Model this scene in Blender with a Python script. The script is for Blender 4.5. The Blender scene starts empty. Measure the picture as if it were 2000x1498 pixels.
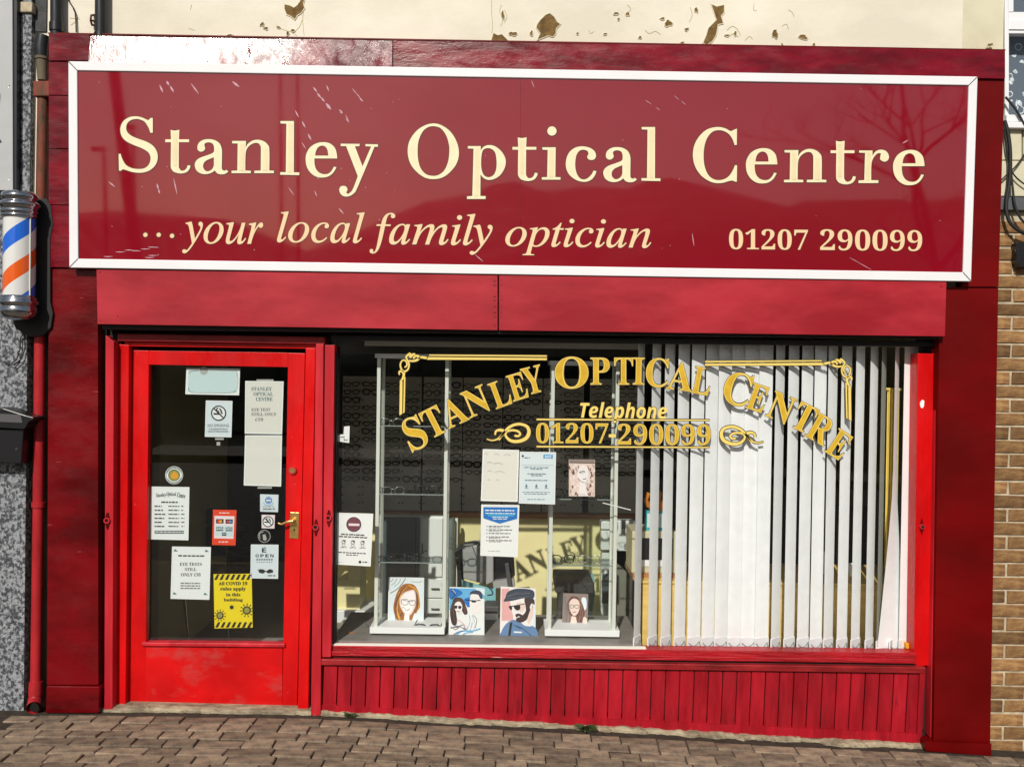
import bpy, math, random
from mathutils import Vector, Matrix
from mathutils.geometry import tessellate_polygon
random.seed(7)
scene = bpy.context.scene
COL = scene.collection

# ---------------------------------------------------------------- camera
CAM_D, CAM_H, FPX = 4.6, 1.81, 1700.0          # metres from the wall, eye height, focal length in photo pixels
PITCH, ROLL = 0.013, 0.0145
XW = Vector((1, 0, 0))
FWD = Vector((0, math.cos(PITCH), -math.sin(PITCH)))
UP0 = Vector((0, math.sin(PITCH), math.cos(PITCH)))
RIGHT = XW * math.cos(ROLL) + UP0 * math.sin(ROLL)
UPV = UP0 * math.cos(ROLL) - XW * math.sin(ROLL)
CPOS = Vector((0, -CAM_D, CAM_H))
cam = bpy.data.cameras.new('camera')
cam.sensor_width = 36.0
cam.lens = 36.0 * FPX / 2000.0
cam.clip_start = 0.05
cam.clip_end = 3000
camo = bpy.data.objects.new('camera', cam)
M = Matrix.Identity(4)
for i in range(3):
    M[i][0] = RIGHT[i]; M[i][1] = UPV[i]; M[i][2] = -FWD[i]; M[i][3] = CPOS[i]
camo.matrix_world = M
COL.objects.link(camo)
scene.camera = camo

# ---------------------------------------------------------------- light
SUN_DIR = Vector((0.24, 1.0, -0.74)).normalized()
el = math.asin(-SUN_DIR.z)
az = math.atan2(-SUN_DIR.x, -SUN_DIR.y)
world = bpy.data.worlds.new('World')
scene.world = world
world.use_nodes = True
wn, wl = world.node_tree.nodes, world.node_tree.links
bgn = wn['Background']
sky = wn.new('ShaderNodeTexSky')
sky.sky_type = 'NISHITA'
sky.sun_disc = False
sky.sun_elevation = el
sky.sun_rotation = az
sky.air_density = 1.2
sky.dust_density = 2.0
# thin broken cloud over the whole dome, brightest low down
wtc = wn.new('ShaderNodeTexCoord'); wmp = wn.new('ShaderNodeMapping'); wmp.inputs['Scale'].default_value = (2.2, 2.2, 7.0)
wnz = wn.new('ShaderNodeTexNoise'); wnz.inputs['Scale'].default_value = 1.6; wnz.inputs['Detail'].default_value = 7
wmr = wn.new('ShaderNodeMapRange'); wmr.inputs[1].default_value = 0.42; wmr.inputs[2].default_value = 0.72; wmr.inputs[4].default_value = 0.75
wmx = wn.new('ShaderNodeMix'); wmx.data_type = 'RGBA'; wmx.inputs[7].default_value = (9.0, 9.0, 9.2, 1)
wl.new(wtc.outputs['Generated'], wmp.inputs['Vector']); wl.new(wmp.outputs[0], wnz.inputs['Vector']); wl.new(wnz.outputs[0], wmr.inputs[0])
wl.new(wmr.outputs[0], wmx.inputs[0]); wl.new(sky.outputs[0], wmx.inputs[6]); wl.new(wmx.outputs[2], bgn.inputs[0])
bgn.inputs[1].default_value = 0.06
sl = bpy.data.lights.new('sun', 'SUN')
sl.energy = 3.9
sl.angle = math.radians(0.5)
sl.color = (1.0, 0.95, 0.86)
slo = bpy.data.objects.new('sun', sl)
slo.rotation_euler = SUN_DIR.to_track_quat('-Z', 'Y').to_euler()
slo.location = (-6, -20, 15)
COL.objects.link(slo)
scene.view_settings.view_transform = 'Standard'
scene.view_settings.look = 'None'
scene.view_settings.exposure = 0.0
scene.view_settings.gamma = 1.0
scene.view_settings.use_curve_mapping = False
scene.cycles.max_bounces = 8
scene.cycles.transparent_max_bounces = 16

# ---------------------------------------------------------------- photo pixel -> place on a real plane
def ray(px, py):
    return FWD + RIGHT * ((px - 1000.0) / FPX) - UPV * ((py - 749.0) / FPX)
def U(px, py, Y=0.0):
    d = ray(px, py)
    return CPOS + d * ((Y + CAM_D) / d.y)
class Plane:                                   # a plane leaning towards / away from the street
    def __init__(s, p, n): s.p = Vector(p); s.n = Vector(n).normalized()
    def at(s, px, py, off=0.0):                # off > 0: in front of the plane (towards the street)
        d = ray(px, py); q = s.p + s.n * off
        return CPOS + d * ((q - CPOS).dot(s.n) / d.dot(s.n))
def flat(Y): return Plane((0, Y, 0), (0, -1, 0))

# ---------------------------------------------------------------- materials
def rgb(r, g, b):                              # sRGB 0..255 -> linear
    f = lambda v: (v / 255 / 12.92) if v / 255 <= 0.04045 else ((v / 255 + 0.055) / 1.055) ** 2.4
    return (f(r), f(g), f(b))
MATS = {}
def newmat(name):
    m = bpy.data.materials.new(name); m.use_nodes = True
    MATS[name] = m
    nt = m.node_tree
    return m, nt.nodes, nt.links, nt.nodes['Principled BSDF']
def c4(c): return (c[0], c[1], c[2], 1)
def plain(name, c, rough=0.5, metal=0.0, spec=0.5, coat=0.0, var=0.0, vscale=6.0, bump=0.0, bscale=60.0, emit=None):
    m, N, L, P = newmat(name)
    P.inputs['Base Color'].default_value = c4(c)
    P.inputs['Roughness'].default_value = rough
    P.inputs['Metallic'].default_value = metal
    P.inputs['Specular IOR Level'].default_value = spec
    P.inputs['Coat Weight'].default_value = coat
    P.inputs['Coat Roughness'].default_value = 0.05
    if var > 0 or bump > 0:
        tc = N.new('ShaderNodeTexCoord')
        nz = N.new('ShaderNodeTexNoise'); nz.inputs['Scale'].default_value = vscale; nz.inputs['Detail'].default_value = 5
        L.new(tc.outputs['Object'], nz.inputs['Vector'])
        if var > 0:
            hs = N.new('ShaderNodeHueSaturation')
            mr = N.new('ShaderNodeMapRange')
            mr.inputs[1].default_value = 0.3; mr.inputs[2].default_value = 0.7
            mr.inputs[3].default_value = 1 - var; mr.inputs[4].default_value = 1 + var
            L.new(nz.outputs[0], mr.inputs[0]); L.new(mr.outputs[0], hs.inputs['Value'])
            hs.inputs['Color'].default_value = c4(c)
            L.new(hs.outputs[0], P.inputs['Base Color'])
        if bump > 0:
            n2 = N.new('ShaderNodeTexNoise'); n2.inputs['Scale'].default_value = bscale; n2.inputs['Detail'].default_value = 6
            L.new(tc.outputs['Object'], n2.inputs['Vector'])
            bp = N.new('ShaderNodeBump'); bp.inputs['Strength'].default_value = bump; bp.inputs['Distance'].default_value = 0.01
            L.new(n2.outputs[0], bp.inputs['Height']); L.new(bp.outputs[0], P.inputs['Normal'])
    return m
def paint(name, c1, c2, scale=(2, 2, 2), rough=0.3, rvar=0.15, bump=0.15, bscale=(8, 8, 8), bdet=8, chips=0.0,
          chipcol=(0.55, 0.4, 0.38), cscale=(25, 25, 25), dark=0.0, darkcol=(0.06, 0.01, 0.01), dscale=(4, 4, 9), spec=0.3,
          objrand=0.0, coat=0.0, lo=0.38, hi=0.62, bdist=0.004):
    m, N, L, P = newmat(name)
    tc = N.new('ShaderNodeTexCoord')
    def noise(sc, det=6, rough_=0.6):
        mp = N.new('ShaderNodeMapping'); mp.inputs['Scale'].default_value = sc
        L.new(tc.outputs['Object'], mp.inputs['Vector'])
        nz = N.new('ShaderNodeTexNoise'); nz.inputs['Scale'].default_value = 1.0; nz.inputs['Detail'].default_value = det
        nz.inputs['Roughness'].default_value = rough_
        L.new(mp.outputs[0], nz.inputs['Vector'])
        return nz.outputs[0]
    def step(sock, a, b):
        mr = N.new('ShaderNodeMapRange'); mr.inputs[1].default_value = a; mr.inputs[2].default_value = b
        L.new(sock, mr.inputs[0]); return mr.outputs[0]
    def mix(fac, a, b):
        mx = N.new('ShaderNodeMix'); mx.data_type = 'RGBA'
        L.new(fac, mx.inputs[0])
        for s, i in ((a, 6), (b, 7)):
            if isinstance(s, tuple): mx.inputs[i].default_value = c4(s)
            else: L.new(s, mx.inputs[i])
        return mx.outputs[2]
    n1 = noise(scale)
    col = mix(step(n1, lo, hi), c1, c2)
    if dark > 0:
        col = mix(step(noise(dscale, 8, 0.7), 0.72 - dark * 0.3, 0.8), col, darkcol)
    if chips > 0:
        cf = step(noise(cscale, 4, 0.5), 0.78 - chips * 0.2, 0.80 - chips * 0.2)
        col = mix(cf, col, chipcol)
    if objrand > 0:
        oi = N.new('ShaderNodeObjectInfo'); hs = N.new('ShaderNodeHueSaturation')
        mr = N.new('ShaderNodeMapRange'); mr.inputs[3].default_value = 1 - objrand; mr.inputs[4].default_value = 1 + objrand
        L.new(oi.outputs['Random'], mr.inputs[0]); L.new(mr.outputs[0], hs.inputs['Value']); L.new(col, hs.inputs['Color'])
        col = hs.outputs[0]
    L.new(col, P.inputs['Base Color'])
    mr = N.new('ShaderNodeMapRange'); mr.inputs[1].default_value = 0.3; mr.inputs[2].default_value = 0.7
    mr.inputs[3].default_value = max(0.02, rough - rvar); mr.inputs[4].default_value = rough + rvar
    L.new(noise((scale[0] * 3, scale[1] * 3, scale[2] * 3)), mr.inputs[0]); L.new(mr.outputs[0], P.inputs['Roughness'])
    P.inputs['Specular IOR Level'].default_value = spec
    P.inputs['Coat Weight'].default_value = coat
    P.inputs['Coat Roughness'].default_value = 0.04
    if bump > 0:
        bp = N.new('ShaderNodeBump'); bp.inputs['Strength'].default_value = bump; bp.inputs['Distance'].default_value = bdist
        L.new(noise(bscale, bdet, 0.65), bp.inputs['Height']); L.new(bp.outputs[0], P.inputs['Normal'])
    return m
def glass(name, tint=(0.93, 0.96, 0.95), ior=1.5, rough=0.0):
    m, N, L, P = newmat(name)
    N.remove(P)
    out = N['Material Output']
    tr = N.new('ShaderNodeBsdfTransparent'); tr.inputs[0].default_value = c4(tint)
    gl = N.new('ShaderNodeBsdfGlossy'); gl.inputs['Roughness'].default_value = rough
    lw = N.new('ShaderNodeLayerWeight'); f0 = ((ior - 1) / (ior + 1)) ** 2
    pw = N.new('ShaderNodeMath'); pw.operation = 'POWER'; pw.inputs[1].default_value = 5.0
    L.new(lw.outputs['Facing'], pw.inputs[0])
    fr = N.new('ShaderNodeMath'); fr.operation = 'MULTIPLY_ADD'; fr.inputs[1].default_value = 1 - f0; fr.inputs[2].default_value = f0
    L.new(pw.outputs[0], fr.inputs[0])
    mx = N.new('ShaderNodeMixShader')
    lw.inputs['Blend'].default_value = 0.5
    L.new(fr.outputs[0], mx.inputs[0]); L.new(tr.outputs[0], mx.inputs[1]); L.new(gl.outputs[0], mx.inputs[2])
    L.new(mx.outputs[0], out.inputs['Surface'])
    return m

# ---------------------------------------------------------------- mesh building
class MB:
    def __init__(s): s.v = []; s.f = []; s.m = []; s.sm = []; s.mats = []; s.cur = 0
    def use(s, mat):
        if mat not in s.mats: s.mats.append(mat)
        s.cur = s.mats.index(mat); return s
    def add(s, vs, fs, smooth=False):
        b = len(s.v); s.v += [Vector(v) for v in vs]
        for f in fs:
            s.f.append([b + i for i in f]); s.m.append(s.cur); s.sm.append(smooth)
    def box(s, x0, x1, y0, y1, z0, z1):
        if x0 > x1: x0, x1 = x1, x0
        if y0 > y1: y0, y1 = y1, y0
        if z0 > z1: z0, z1 = z1, z0
        s.add([(x0, y0, z0), (x1, y0, z0), (x1, y1, z0), (x0, y1, z0), (x0, y0, z1), (x1, y0, z1), (x1, y1, z1), (x0, y1, z1)],
              [(0, 3, 2, 1), (4, 5, 6, 7), (0, 1, 5, 4), (1, 2, 6, 5), (2, 3, 7, 6), (3, 0, 4, 7)])
        return s
    def obox(s, c, ax, ay, az):               # oriented box: centre and three half-axis vectors
        c, ax, ay, az = Vector(c), Vector(ax), Vector(ay), Vector(az)
        s.add([c - ax - ay - az, c + ax - ay - az, c + ax + ay - az, c - ax + ay - az, c - ax - ay + az, c + ax - ay + az, c + ax + ay + az, c - ax + ay + az],
              [(0, 3, 2, 1), (4, 5, 6, 7), (0, 1, 5, 4), (1, 2, 6, 5), (2, 3, 7, 6), (3, 0, 4, 7)])
        return s
    def loops(s, front, back, holes_n=None):
        pass
    def prism(s, pts, off, holes=()):          # polygon(s) of 3-D points extruded by the vector off (front face first)
        off = Vector(off)
        polys = [[Vector(p) for p in pts]] + [[Vector(p) for p in h] for h in holes]
        tris = tessellate_polygon(polys)
        flatp = [p for pl in polys for p in pl]
        n = len(flatp)
        # orient so that the front faces away from off
        nrm = Vector((0, 0, 0))
        P0 = polys[0]
        for i in range(len(P0)): nrm += (P0[i] - P0[0]).cross(P0[(i + 1) % len(P0)] - P0[0])
        flip = nrm.dot(off) > 0
        if off.length < 1e-9:
            tri = []
            for t in tris:
                a, b, c = flatp[t[0]], flatp[t[1]], flatp[t[2]]
                if (b - a).cross(c - a).length < 1e-14: continue
                tri.append(t if (b - a).cross(c - a).y < 0 else (t[0], t[2], t[1]))
            s.add(flatp, tri); return s
        fs = []
        for t in tris:
            a, b, c = flatp[t[0]], flatp[t[1]], flatp[t[2]]
            k = (b - a).cross(c - a)
            t = t if k.dot(off) < 0 else (t[0], t[2], t[1])
            fs.append(t); fs.append((t[0] + n, t[2] + n, t[1] + n))
        b0 = 0
        for pl in polys:
            for i in range(len(pl)):
                j = (i + 1) % len(pl)
                q = (b0 + i, b0 + j, b0 + j + n, b0 + i + n)
                fs.append(q if flip else q[::-1])
            b0 += len(pl)
        s.add(flatp + [p + off for p in flatp], fs)
        return s
    def slab(s, pxpts, pl, t, holes=()):        # outline given in photo pixels on a plane (front), thickness t away from the street
        if not isinstance(pl, Plane): pl = flat(pl)
        return s.prism([pl.at(*p) for p in pxpts], pl.n * -t, [[pl.at(*p) for p in h] for h in holes])
    def rect(s, x0, y0, x1, y1, Y, t):          # world-aligned box whose front face shows at this pixel rectangle
        xm, ym = (x0 + x1) / 2, (y0 + y1) / 2
        return s.box(U(x0, ym, Y).x, U(x1, ym, Y).x, Y, Y + t, U(xm, y1, Y).z, U(xm, y0, Y).z)
    def tube(s, path, r, n=8, cap=True, smooth=True):
        path = [Vector(p) for p in path]
        rs = r if isinstance(r, (list, tuple)) else [r] * len(path)
        rings = []
        prev = None
        for i, p in enumerate(path):
            d = (path[min(i + 1, len(path) - 1)] - path[max(i - 1, 0)])
            d = d.normalized() if d.length > 1e-9 else Vector((0, 0, 1))
            if prev is None:
                a = d.cross(Vector((0, 0, 1)) if abs(d.z) < 0.9 else Vector((1, 0, 0))).normalized()
            else:
                a = (prev - d * prev.dot(d)).normalized()
            prev = a; b = d.cross(a)
            rings.append([p + (a * math.cos(2 * math.pi * k / n) + b * math.sin(2 * math.pi * k / n)) * rs[i] for k in range(n)])
        vs = [v for rg in rings for v in rg]
        fs = []
        for i in range(len(rings) - 1):
            for k in range(n):
                fs.append((i * n + k, i * n + (k + 1) % n, (i + 1) * n + (k + 1) % n, (i + 1) * n + k))
        s.add(vs, fs, smooth)
        if cap:
            s.add(rings[0], [tuple(range(n))[::-1]]); s.add(rings[-1], [tuple(range(n))])
        return s
    def lathe(s, c, prof, n=24, smooth=True):   # prof: (radius, z) from bottom to top around the vertical axis at c
        c = Vector(c); vs = []; fs = []
        for r, z in prof:
            for k in range(n):
                a = 2 * math.pi * k / n
                vs.append(c + Vector((r * math.cos(a), r * math.sin(a), z)))
        for i in range(len(prof) - 1):
            for k in range(n):
                fs.append((i * n + k, i * n + (k + 1) % n, (i + 1) * n + (k + 1) % n, (i + 1) * n + k))
        s.add(vs, fs, smooth)
        s.add(vs[:n], [tuple(range(n))[::-1]]); s.add(vs[-n:], [tuple(range(n))])
        return s
    def disc(s, pl, cx, cy, r, off=0.0, n=24, ry=None):
        ry = ry or r
        return s.poly([(cx + r * math.cos(2 * math.pi * k / n), cy + ry * math.sin(2 * math.pi * k / n)) for k in range(n)], pl, off)
    def ring(s, pl, cx, cy, r, w, off=0.0, n=28):
        o = [(cx + r * math.cos(2 * math.pi * k / n), cy + r * math.sin(2 * math.pi * k / n)) for k in range(n)]
        i = [(cx + (r - w) * math.cos(2 * math.pi * k / n), cy + (r - w) * math.sin(2 * math.pi * k / n)) for k in range(n)]
        return s.poly(o, pl, off, [i])
    def poly(s, pxpts, pl, off=0.0, holes=()):  # flat print on a plane
        return s.prism([pl.at(p[0], p[1], off) for p in pxpts], (0, 0, 0), [[pl.at(p[0], p[1], off) for p in h] for h in holes])
    def q(s, x0, y0, x1, y1, pl, off=0.0):
        return s.poly([(x0, y0), (x1, y0), (x1, y1), (x0, y1)], pl, off)
    def ribbon(s, pts, w, pl, off=0.0, smooth=True):   # flat painted stroke, width w (px) tapering if a list
        if smooth: pts = crom(pts)
        n = len(pts)
        if isinstance(w, (list, tuple)):
            ws = [w[min(len(w) - 1, int(i / (n - 1) * (len(w) - 1)))] * (1 - (i / (n - 1) * (len(w) - 1)) % 1) +
                  w[min(len(w) - 1, int(i / (n - 1) * (len(w) - 1)) + 1)] * ((i / (n - 1) * (len(w) - 1)) % 1) for i in range(n)]
        else: ws = [w] * n
        vs = []
        for i, p in enumerate(pts):
            a, b = pts[max(i - 1, 0)], pts[min(i + 1, n - 1)]
            dx, dy = b[0] - a[0], b[1] - a[1]; l = math.hypot(dx, dy) or 1
            nx, ny = -dy / l * ws[i] / 2, dx / l * ws[i] / 2
            vs += [pl.at(p[0] + nx, p[1] + ny, off), pl.at(p[0] - nx, p[1] - ny, off)]
        s.add(vs, [(2 * i, 2 * i + 1, 2 * i + 3, 2 * i + 2) for i in range(n - 1)])
        return s
    def build(s, name, mat=None, parent=None, origin=None, bevel=0.0, smooth=False, **props):
        org = Vector((0, 0, 0))
        if parent is not None:
            org = parent_origin(parent)
        elif origin is not None: org = Vector(origin)
        me = bpy.data.meshes.new(name)
        me.from_pydata([v - org for v in s.v], [], s.f)
        mats = s.mats if s.mats else [mat]
        for m in mats: me.materials.append(MATS[m])
        if s.mats: me.polygons.foreach_set('material_index', s.m)
        if any(s.sm) or smooth: me.polygons.foreach_set('use_smooth', [True] * len(s.sm) if smooth else s.sm)
        me.update()
        o = bpy.data.objects.new(name, me)
        COL.objects.link(o)
        if parent is not None: o.parent = parent
        else: o.location = org
        if bevel > 0:
            bm = o.modifiers.new('edge', 'BEVEL'); bm.width = bevel; bm.segments = 2; bm.limit_method = 'ANGLE'; bm.angle_limit = math.radians(50)
        for k, v in props.items(): o[k] = v
        return o
def parent_origin(o):
    p = Vector(o.location)
    while o.parent: o = o.parent; p += Vector(o.location)
    return p
def thing(name, label, cat, loc, group=None):
    o = bpy.data.objects.new(name, None); COL.objects.link(o)
    o.empty_display_size = 0.1
    o.location = loc; o['label'] = label; o['category'] = cat
    if group: o['group'] = group
    return o
def tag(o, label, cat, group=None):
    o['label'] = label; o['category'] = cat
    if group: o['group'] = group
    return o
def struct(o): o['kind'] = 'structure'; return o
def copy_of(src, parent=None, loc=None, rot=None):
    c = src.copy(); COL.objects.link(c); c.parent = parent
    if loc is not None: c.location = loc
    if rot is not None: c.rotation_euler = rot
    return c
def crom(pts, closed=False, k=6):
    n = len(pts); out = []
    rng = range(n if closed else n - 1)
    for i in rng:
        p0 = pts[(i - 1) % n] if closed or i > 0 else pts[0]
        p1 = pts[i]; p2 = pts[(i + 1) % n]
        p3 = pts[(i + 2) % n] if closed or i + 2 < n else pts[-1]
        for j in range(k):
            t = j / k
            out.append(tuple(0.5 * (2 * p1[a] + (p2[a] - p0[a]) * t + (2 * p0[a] - 5 * p1[a] + 4 * p2[a] - p3[a]) * t * t + (3 * p1[a] - p0[a] - 3 * p2[a] + p3[a]) * t ** 3) for a in (0, 1)))
    if not closed: out.append(tuple(pts[-1][:2]))
    return out
def outline(pts, k=5):                        # points (x, y) smooth or (x, y, 1) corner -> closed polyline
    n = len(pts)
    ci = [i for i, p in enumerate(pts) if len(p) > 2]
    if not ci: return crom([p[:2] for p in pts], True, k)
    out = []
    for a in range(len(ci)):
        i0, i1 = ci[a], ci[(a + 1) % len(ci)]
        seg = [pts[i0][:2]]; i = i0
        while True:
            i = (i + 1) % n; seg.append(pts[i][:2])
            if i == i1: break
        if len(seg) == 2: out.append(seg[0])
        else: out += crom(seg, False, k)[:-1]
    return out
def inflate(poly, d):                         # offset a closed polyline outwards (d > 0) in pixels, clockwise in y-down = outer
    n = len(poly); out = []
    A = sum(poly[i][0] * poly[(i + 1) % n][1] - poly[(i + 1) % n][0] * poly[i][1] for i in range(n))
    sg = 1 if A > 0 else -1
    for i in range(n):
        a, p, b = poly[i - 1], poly[i], poly[(i + 1) % n]
        n1 = (p[1] - a[1], a[0] - p[0]); n2 = (b[1] - p[1], p[0] - b[0])
        l1 = math.hypot(*n1) or 1; l2 = math.hypot(*n2) or 1
        nx, ny = n1[0] / l1 + n2[0] / l2, n1[1] / l1 + n2[1] / l2
        l = math.hypot(nx, ny) or 1
        f = min(1.6, 2 / l) if l > 0 else 1
        out.append((p[0] + sg * nx / l * d * f, p[1] + sg * ny / l * d * f))
    return out

# ---------------------------------------------------------------- lettering from the built-in font
def serif(sx, up=0x1d400, lo=0x1d41a, dig=0x1d7ce):
    r = ''
    for ch in sx:
        if 'A' <= ch <= 'Z': r += chr(up + ord(ch) - 65)
        elif 'a' <= ch <= 'z': r += '\u210e' if (lo == 0x1d44e and ch == 'h') else chr(lo + ord(ch) - 97)
        elif ch.isdigit() and dig: r += chr(dig + ord(ch) - 48)
        else: r += ch
    return r
STY = {'sans': lambda t: t, 'bold': lambda t: serif(t), 'ital': lambda t: serif(t, 0x1d434, 0x1d44e, None),
       'bital': lambda t: serif(t, 0x1d468, 0x1d482, 0x1d7ce), 'sansb': lambda t: serif(t, 0x1d5d4, 0x1d5ee, 0x1d7ec),
       'sansbi': lambda t: serif(t, 0x1d63c, 0x1d656, 0x1d7ec)}
TCACHE = {}
def glyphs(text, style='sans', offset=0.0, space=1.0, res=4):
    key = (text, style, offset, space, res)
    if key in TCACHE: return TCACHE[key]
    c = bpy.data.curves.new('lettering', 'FONT'); c.body = STY[style](text); c.size = 1; c.offset = offset; c.resolution_u = res
    c.space_character = space
    o = bpy.data.objects.new('lettering', c); COL.objects.link(o)
    dg = bpy.context.evaluated_depsgraph_get()
    me = bpy.data.meshes.new_from_object(o.evaluated_get(dg))
    vs = [(v.co.x, v.co.y) for v in me.vertices]; fs = [tuple(p.vertices) for p in me.polygons]
    bpy.data.objects.remove(o); bpy.data.curves.remove(c); bpy.data.meshes.remove(me)
    xs = [v[0] for v in vs]; ys = [v[1] for v in vs]
    r = (vs, fs, (min(xs), min(ys), max(xs), max(ys)))
    TCACHE[key] = r
    return r
def letter(mb, text, pl, x0, y0, x1, y1, off=0.0, style='sans', offset=0.0, rot=0.0, slope=0.0, shear=0.0, space=1.0, ref=None, res=4):
    """fit the text's own bounding box into the pixel box (x0,y0)-(x1,y1); slope tilts the line, rot turns it about its centre"""
    vs, fs, bb = glyphs(text, style, offset, space, res)
    if ref is not None: bb = glyphs(text, style, ref, space, res)[2]
    w, h = bb[2] - bb[0] or 1, bb[3] - bb[1] or 1
    cx, cy = (x0 + x1) / 2, (y0 + y1) / 2
    ca, sa = math.cos(rot), math.sin(rot)
    out = []
    for x, y in vs:
        u = (x - bb[0]) / w - 0.5; v = 0.5 - (y - bb[1]) / h
        X = u * (x1 - x0) - v * (y1 - y0) * shear; Yy = v * (y1 - y0) + X * slope
        out.append(pl.at(cx + X * ca - Yy * sa, cy + X * sa + Yy * ca, off))
    tri = []
    for f in fs:
        a, b, c = out[f[0]], out[f[1]], out[f[2]]
        tri.append(f if (b - a).cross(c - a).y < 0 else tuple(reversed(f)))
    mb.add(out, tri)
    return mb
def word_letters(text, style, offset, space=1.0, res=5):
    """the letters of a word one by one: list of (verts, faces) in the word's own coordinates, left to right"""
    vs, fs, bb = glyphs(text, style, offset, space, res)
    par = list(range(len(vs)))
    def fnd(a):
        while par[a] != a: par[a] = par[par[a]]; a = par[a]
        return a
    for f in fs:
        for i in f[1:]: par[fnd(i)] = fnd(f[0])
    isl = {}
    for f in fs: isl.setdefault(fnd(f[0]), []).append(f)
    items = []
    for fl in isl.values():
        ids = sorted({i for f in fl for i in f})
        xs = [vs[i][0] for i in ids]; ys = [vs[i][1] for i in ids]
        items.append([fl, min(xs), max(xs), min(ys), max(ys)])
    main = [it for it in items if not (it[4] - it[3] < .22 and it[3] > .45)]
    for it in items:
        if it not in main:
            b = min(main, key=lambda m_: abs((m_[1] + m_[2]) / 2 + .05 - (it[1] + it[2]) / 2) + (9 if m_[4] > .55 else 0)); b[0] = b[0] + it[0]
    main.sort(key=lambda it: it[1] + it[2])
    return [(vs, it[0]) for it in main], bb
def word_parts(parent, text, pl, x0, y0, x1, y1, layers, style, slope=0.0, shear=0.0, space=1.0, name='letter', refo=None):
    """layers: (material, font offset, distance off the plane); one object per letter"""
    sets = []
    for mat, o_, off in layers:
        lets, bb = word_letters(text, style, o_, space)
        if refo is not None: bb = glyphs(text, style, refo, space, 5)[2]
        sets.append((mat, off, lets, bb))
    n = min(len(st[2]) for st in sets)
    for k in range(n):
        mb = MB()
        for mat, off, lets, bb in sets:
            mb.use(mat)
            vs, fl = lets[k]
            w, h = bb[2] - bb[0], bb[3] - bb[1]
            ids = sorted({i for f in fl for i in f}); ix = {a: b for b, a in enumerate(ids)}
            out = []
            for i in ids:
                u = (vs[i][0] - bb[0]) / w - .5; v = .5 - (vs[i][1] - bb[1]) / h
                X = u * (x1 - x0) - v * (y1 - y0) * shear
                out.append(pl.at((x0 + x1) / 2 + X, (y0 + y1) / 2 + v * (y1 - y0) + X * slope, off))
            tri = []
            for f in fl:
                a, b, c = out[ix[f[0]]], out[ix[f[1]]], out[ix[f[2]]]
                t = tuple(ix[i] for i in f)
                tri.append(t if (b - a).cross(c - a).y < 0 else t[::-1])
            mb.add(out, tri)
        mb.build(name, None, parent)
def scribble(mb, pl, x0, x1, y, h, off, rng, slope=0.012):   # a line of print too small to read: word-length dashes
    x = x0
    while x < x1 - 1:
        w = min(rng.uniform(3, 9), x1 - x)
        yy = y + (x - x0) * slope
        mb.q(x, yy - h / 2, x + w, yy + h / 2, pl, off)
        x += w + rng.uniform(1.0, 1.8)

# ---------------------------------------------------------------- palette
paint('burgundy_board', (0.21, 0.003, 0.014), (0.10, 0.0015, 0.007), (3, 3, 9), rough=0.26, rvar=0.15, bump=0.5, bscale=(9, 9, 26), chips=0.22, chipcol=(0.45, 0.16, 0.19), cscale=(14, 14, 80), dark=0.42, darkcol=(0.03, 0.001, 0.004), dscale=(4, 4, 14))
paint('burgundy_gloss', (0.22, 0.004, 0.022), (0.10, 0.002, 0.009), (5, 5, 3), rough=0.24, rvar=0.20, bump=0.6, bscale=(22, 22, 9), bdet=8, chips=0.10, chipcol=(0.5, 0.3, 0.33), cscale=(60, 30, 14), spec=0.75, bdist=0.006)
paint('oxblood', (0.150, 0.0010, 0.0014), (0.095, 0.0006, 0.0009), (1.2, 1.2, 2), spec=0.16, rough=0.42, rvar=0.06, bump=0.12, bscale=(14, 14, 14), chips=0.05, chipcol=(0.35, 0.05, 0.06), cscale=(40, 40, 60), dark=0.1, darkcol=(0.07, 0.0005, 0.0007))
paint('oxblood_worn', (0.165, 0.0014, 0.0045), (0.075, 0.0006, 0.0016), (2, 2, 4), spec=0.3, rough=0.3, rvar=0.15, bump=0.4, bscale=(8, 8, 24), chips=0.19, chipcol=(0.42, 0.10, 0.13), cscale=(7, 7, 100), dark=0.36, darkcol=(0.035, 0.0006, 0.001), dscale=(4, 4, 9))
paint('faded_red', (0.43, 0.020, 0.034), (0.28, 0.006, 0.014), (1.5, 1.5, 4.2), rough=0.5, rvar=0.1, bump=0.1, bscale=(10, 10, 10), chips=0.08, chipcol=(0.20, 0.012, 0.02), cscale=(24, 24, 24), dark=0.22, darkcol=(0.24, 0.006, 0.012), dscale=(4, 4, 2))
paint('pillar_red', (0.66, 0.0045, 0.0055), (0.47, 0.002, 0.003), (4, 4, 1.5), rough=0.33, rvar=0.12, bump=0.45, bscale=(34, 34, 5), chips=0.12, chipcol=(0.62, 0.2, 0.17), cscale=(55, 55, 34), dark=0.24, darkcol=(0.22, 0.004, 0.005), dscale=(9, 9, 3))
paint('door_panel', (0.64, 0.005, 0.006), (0.47, 0.003, 0.004), (2.5, 2.5, 3), rough=0.33, rvar=0.1, bump=0.2, bscale=(20, 20, 8), chips=0.08, chipcol=(0.55, 0.16, 0.14), cscale=(30, 30, 40), dark=0.62, darkcol=(0.40, 0.075, 0.07), dscale=(3.2, 3.2, 6.5))
paint('rail_pink', (0.60, 0.026, 0.038), (0.40, 0.012, 0.020), (9, 9, 1.2), rough=0.4, rvar=0.12, bump=0.2, bscale=(30, 30, 10), chips=0.12, chipcol=(0.62, 0.28, 0.28), cscale=(46, 46, 25), dark=0.2, darkcol=(0.22, 0.006, 0.01), dscale=(14, 14, 3))
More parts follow.
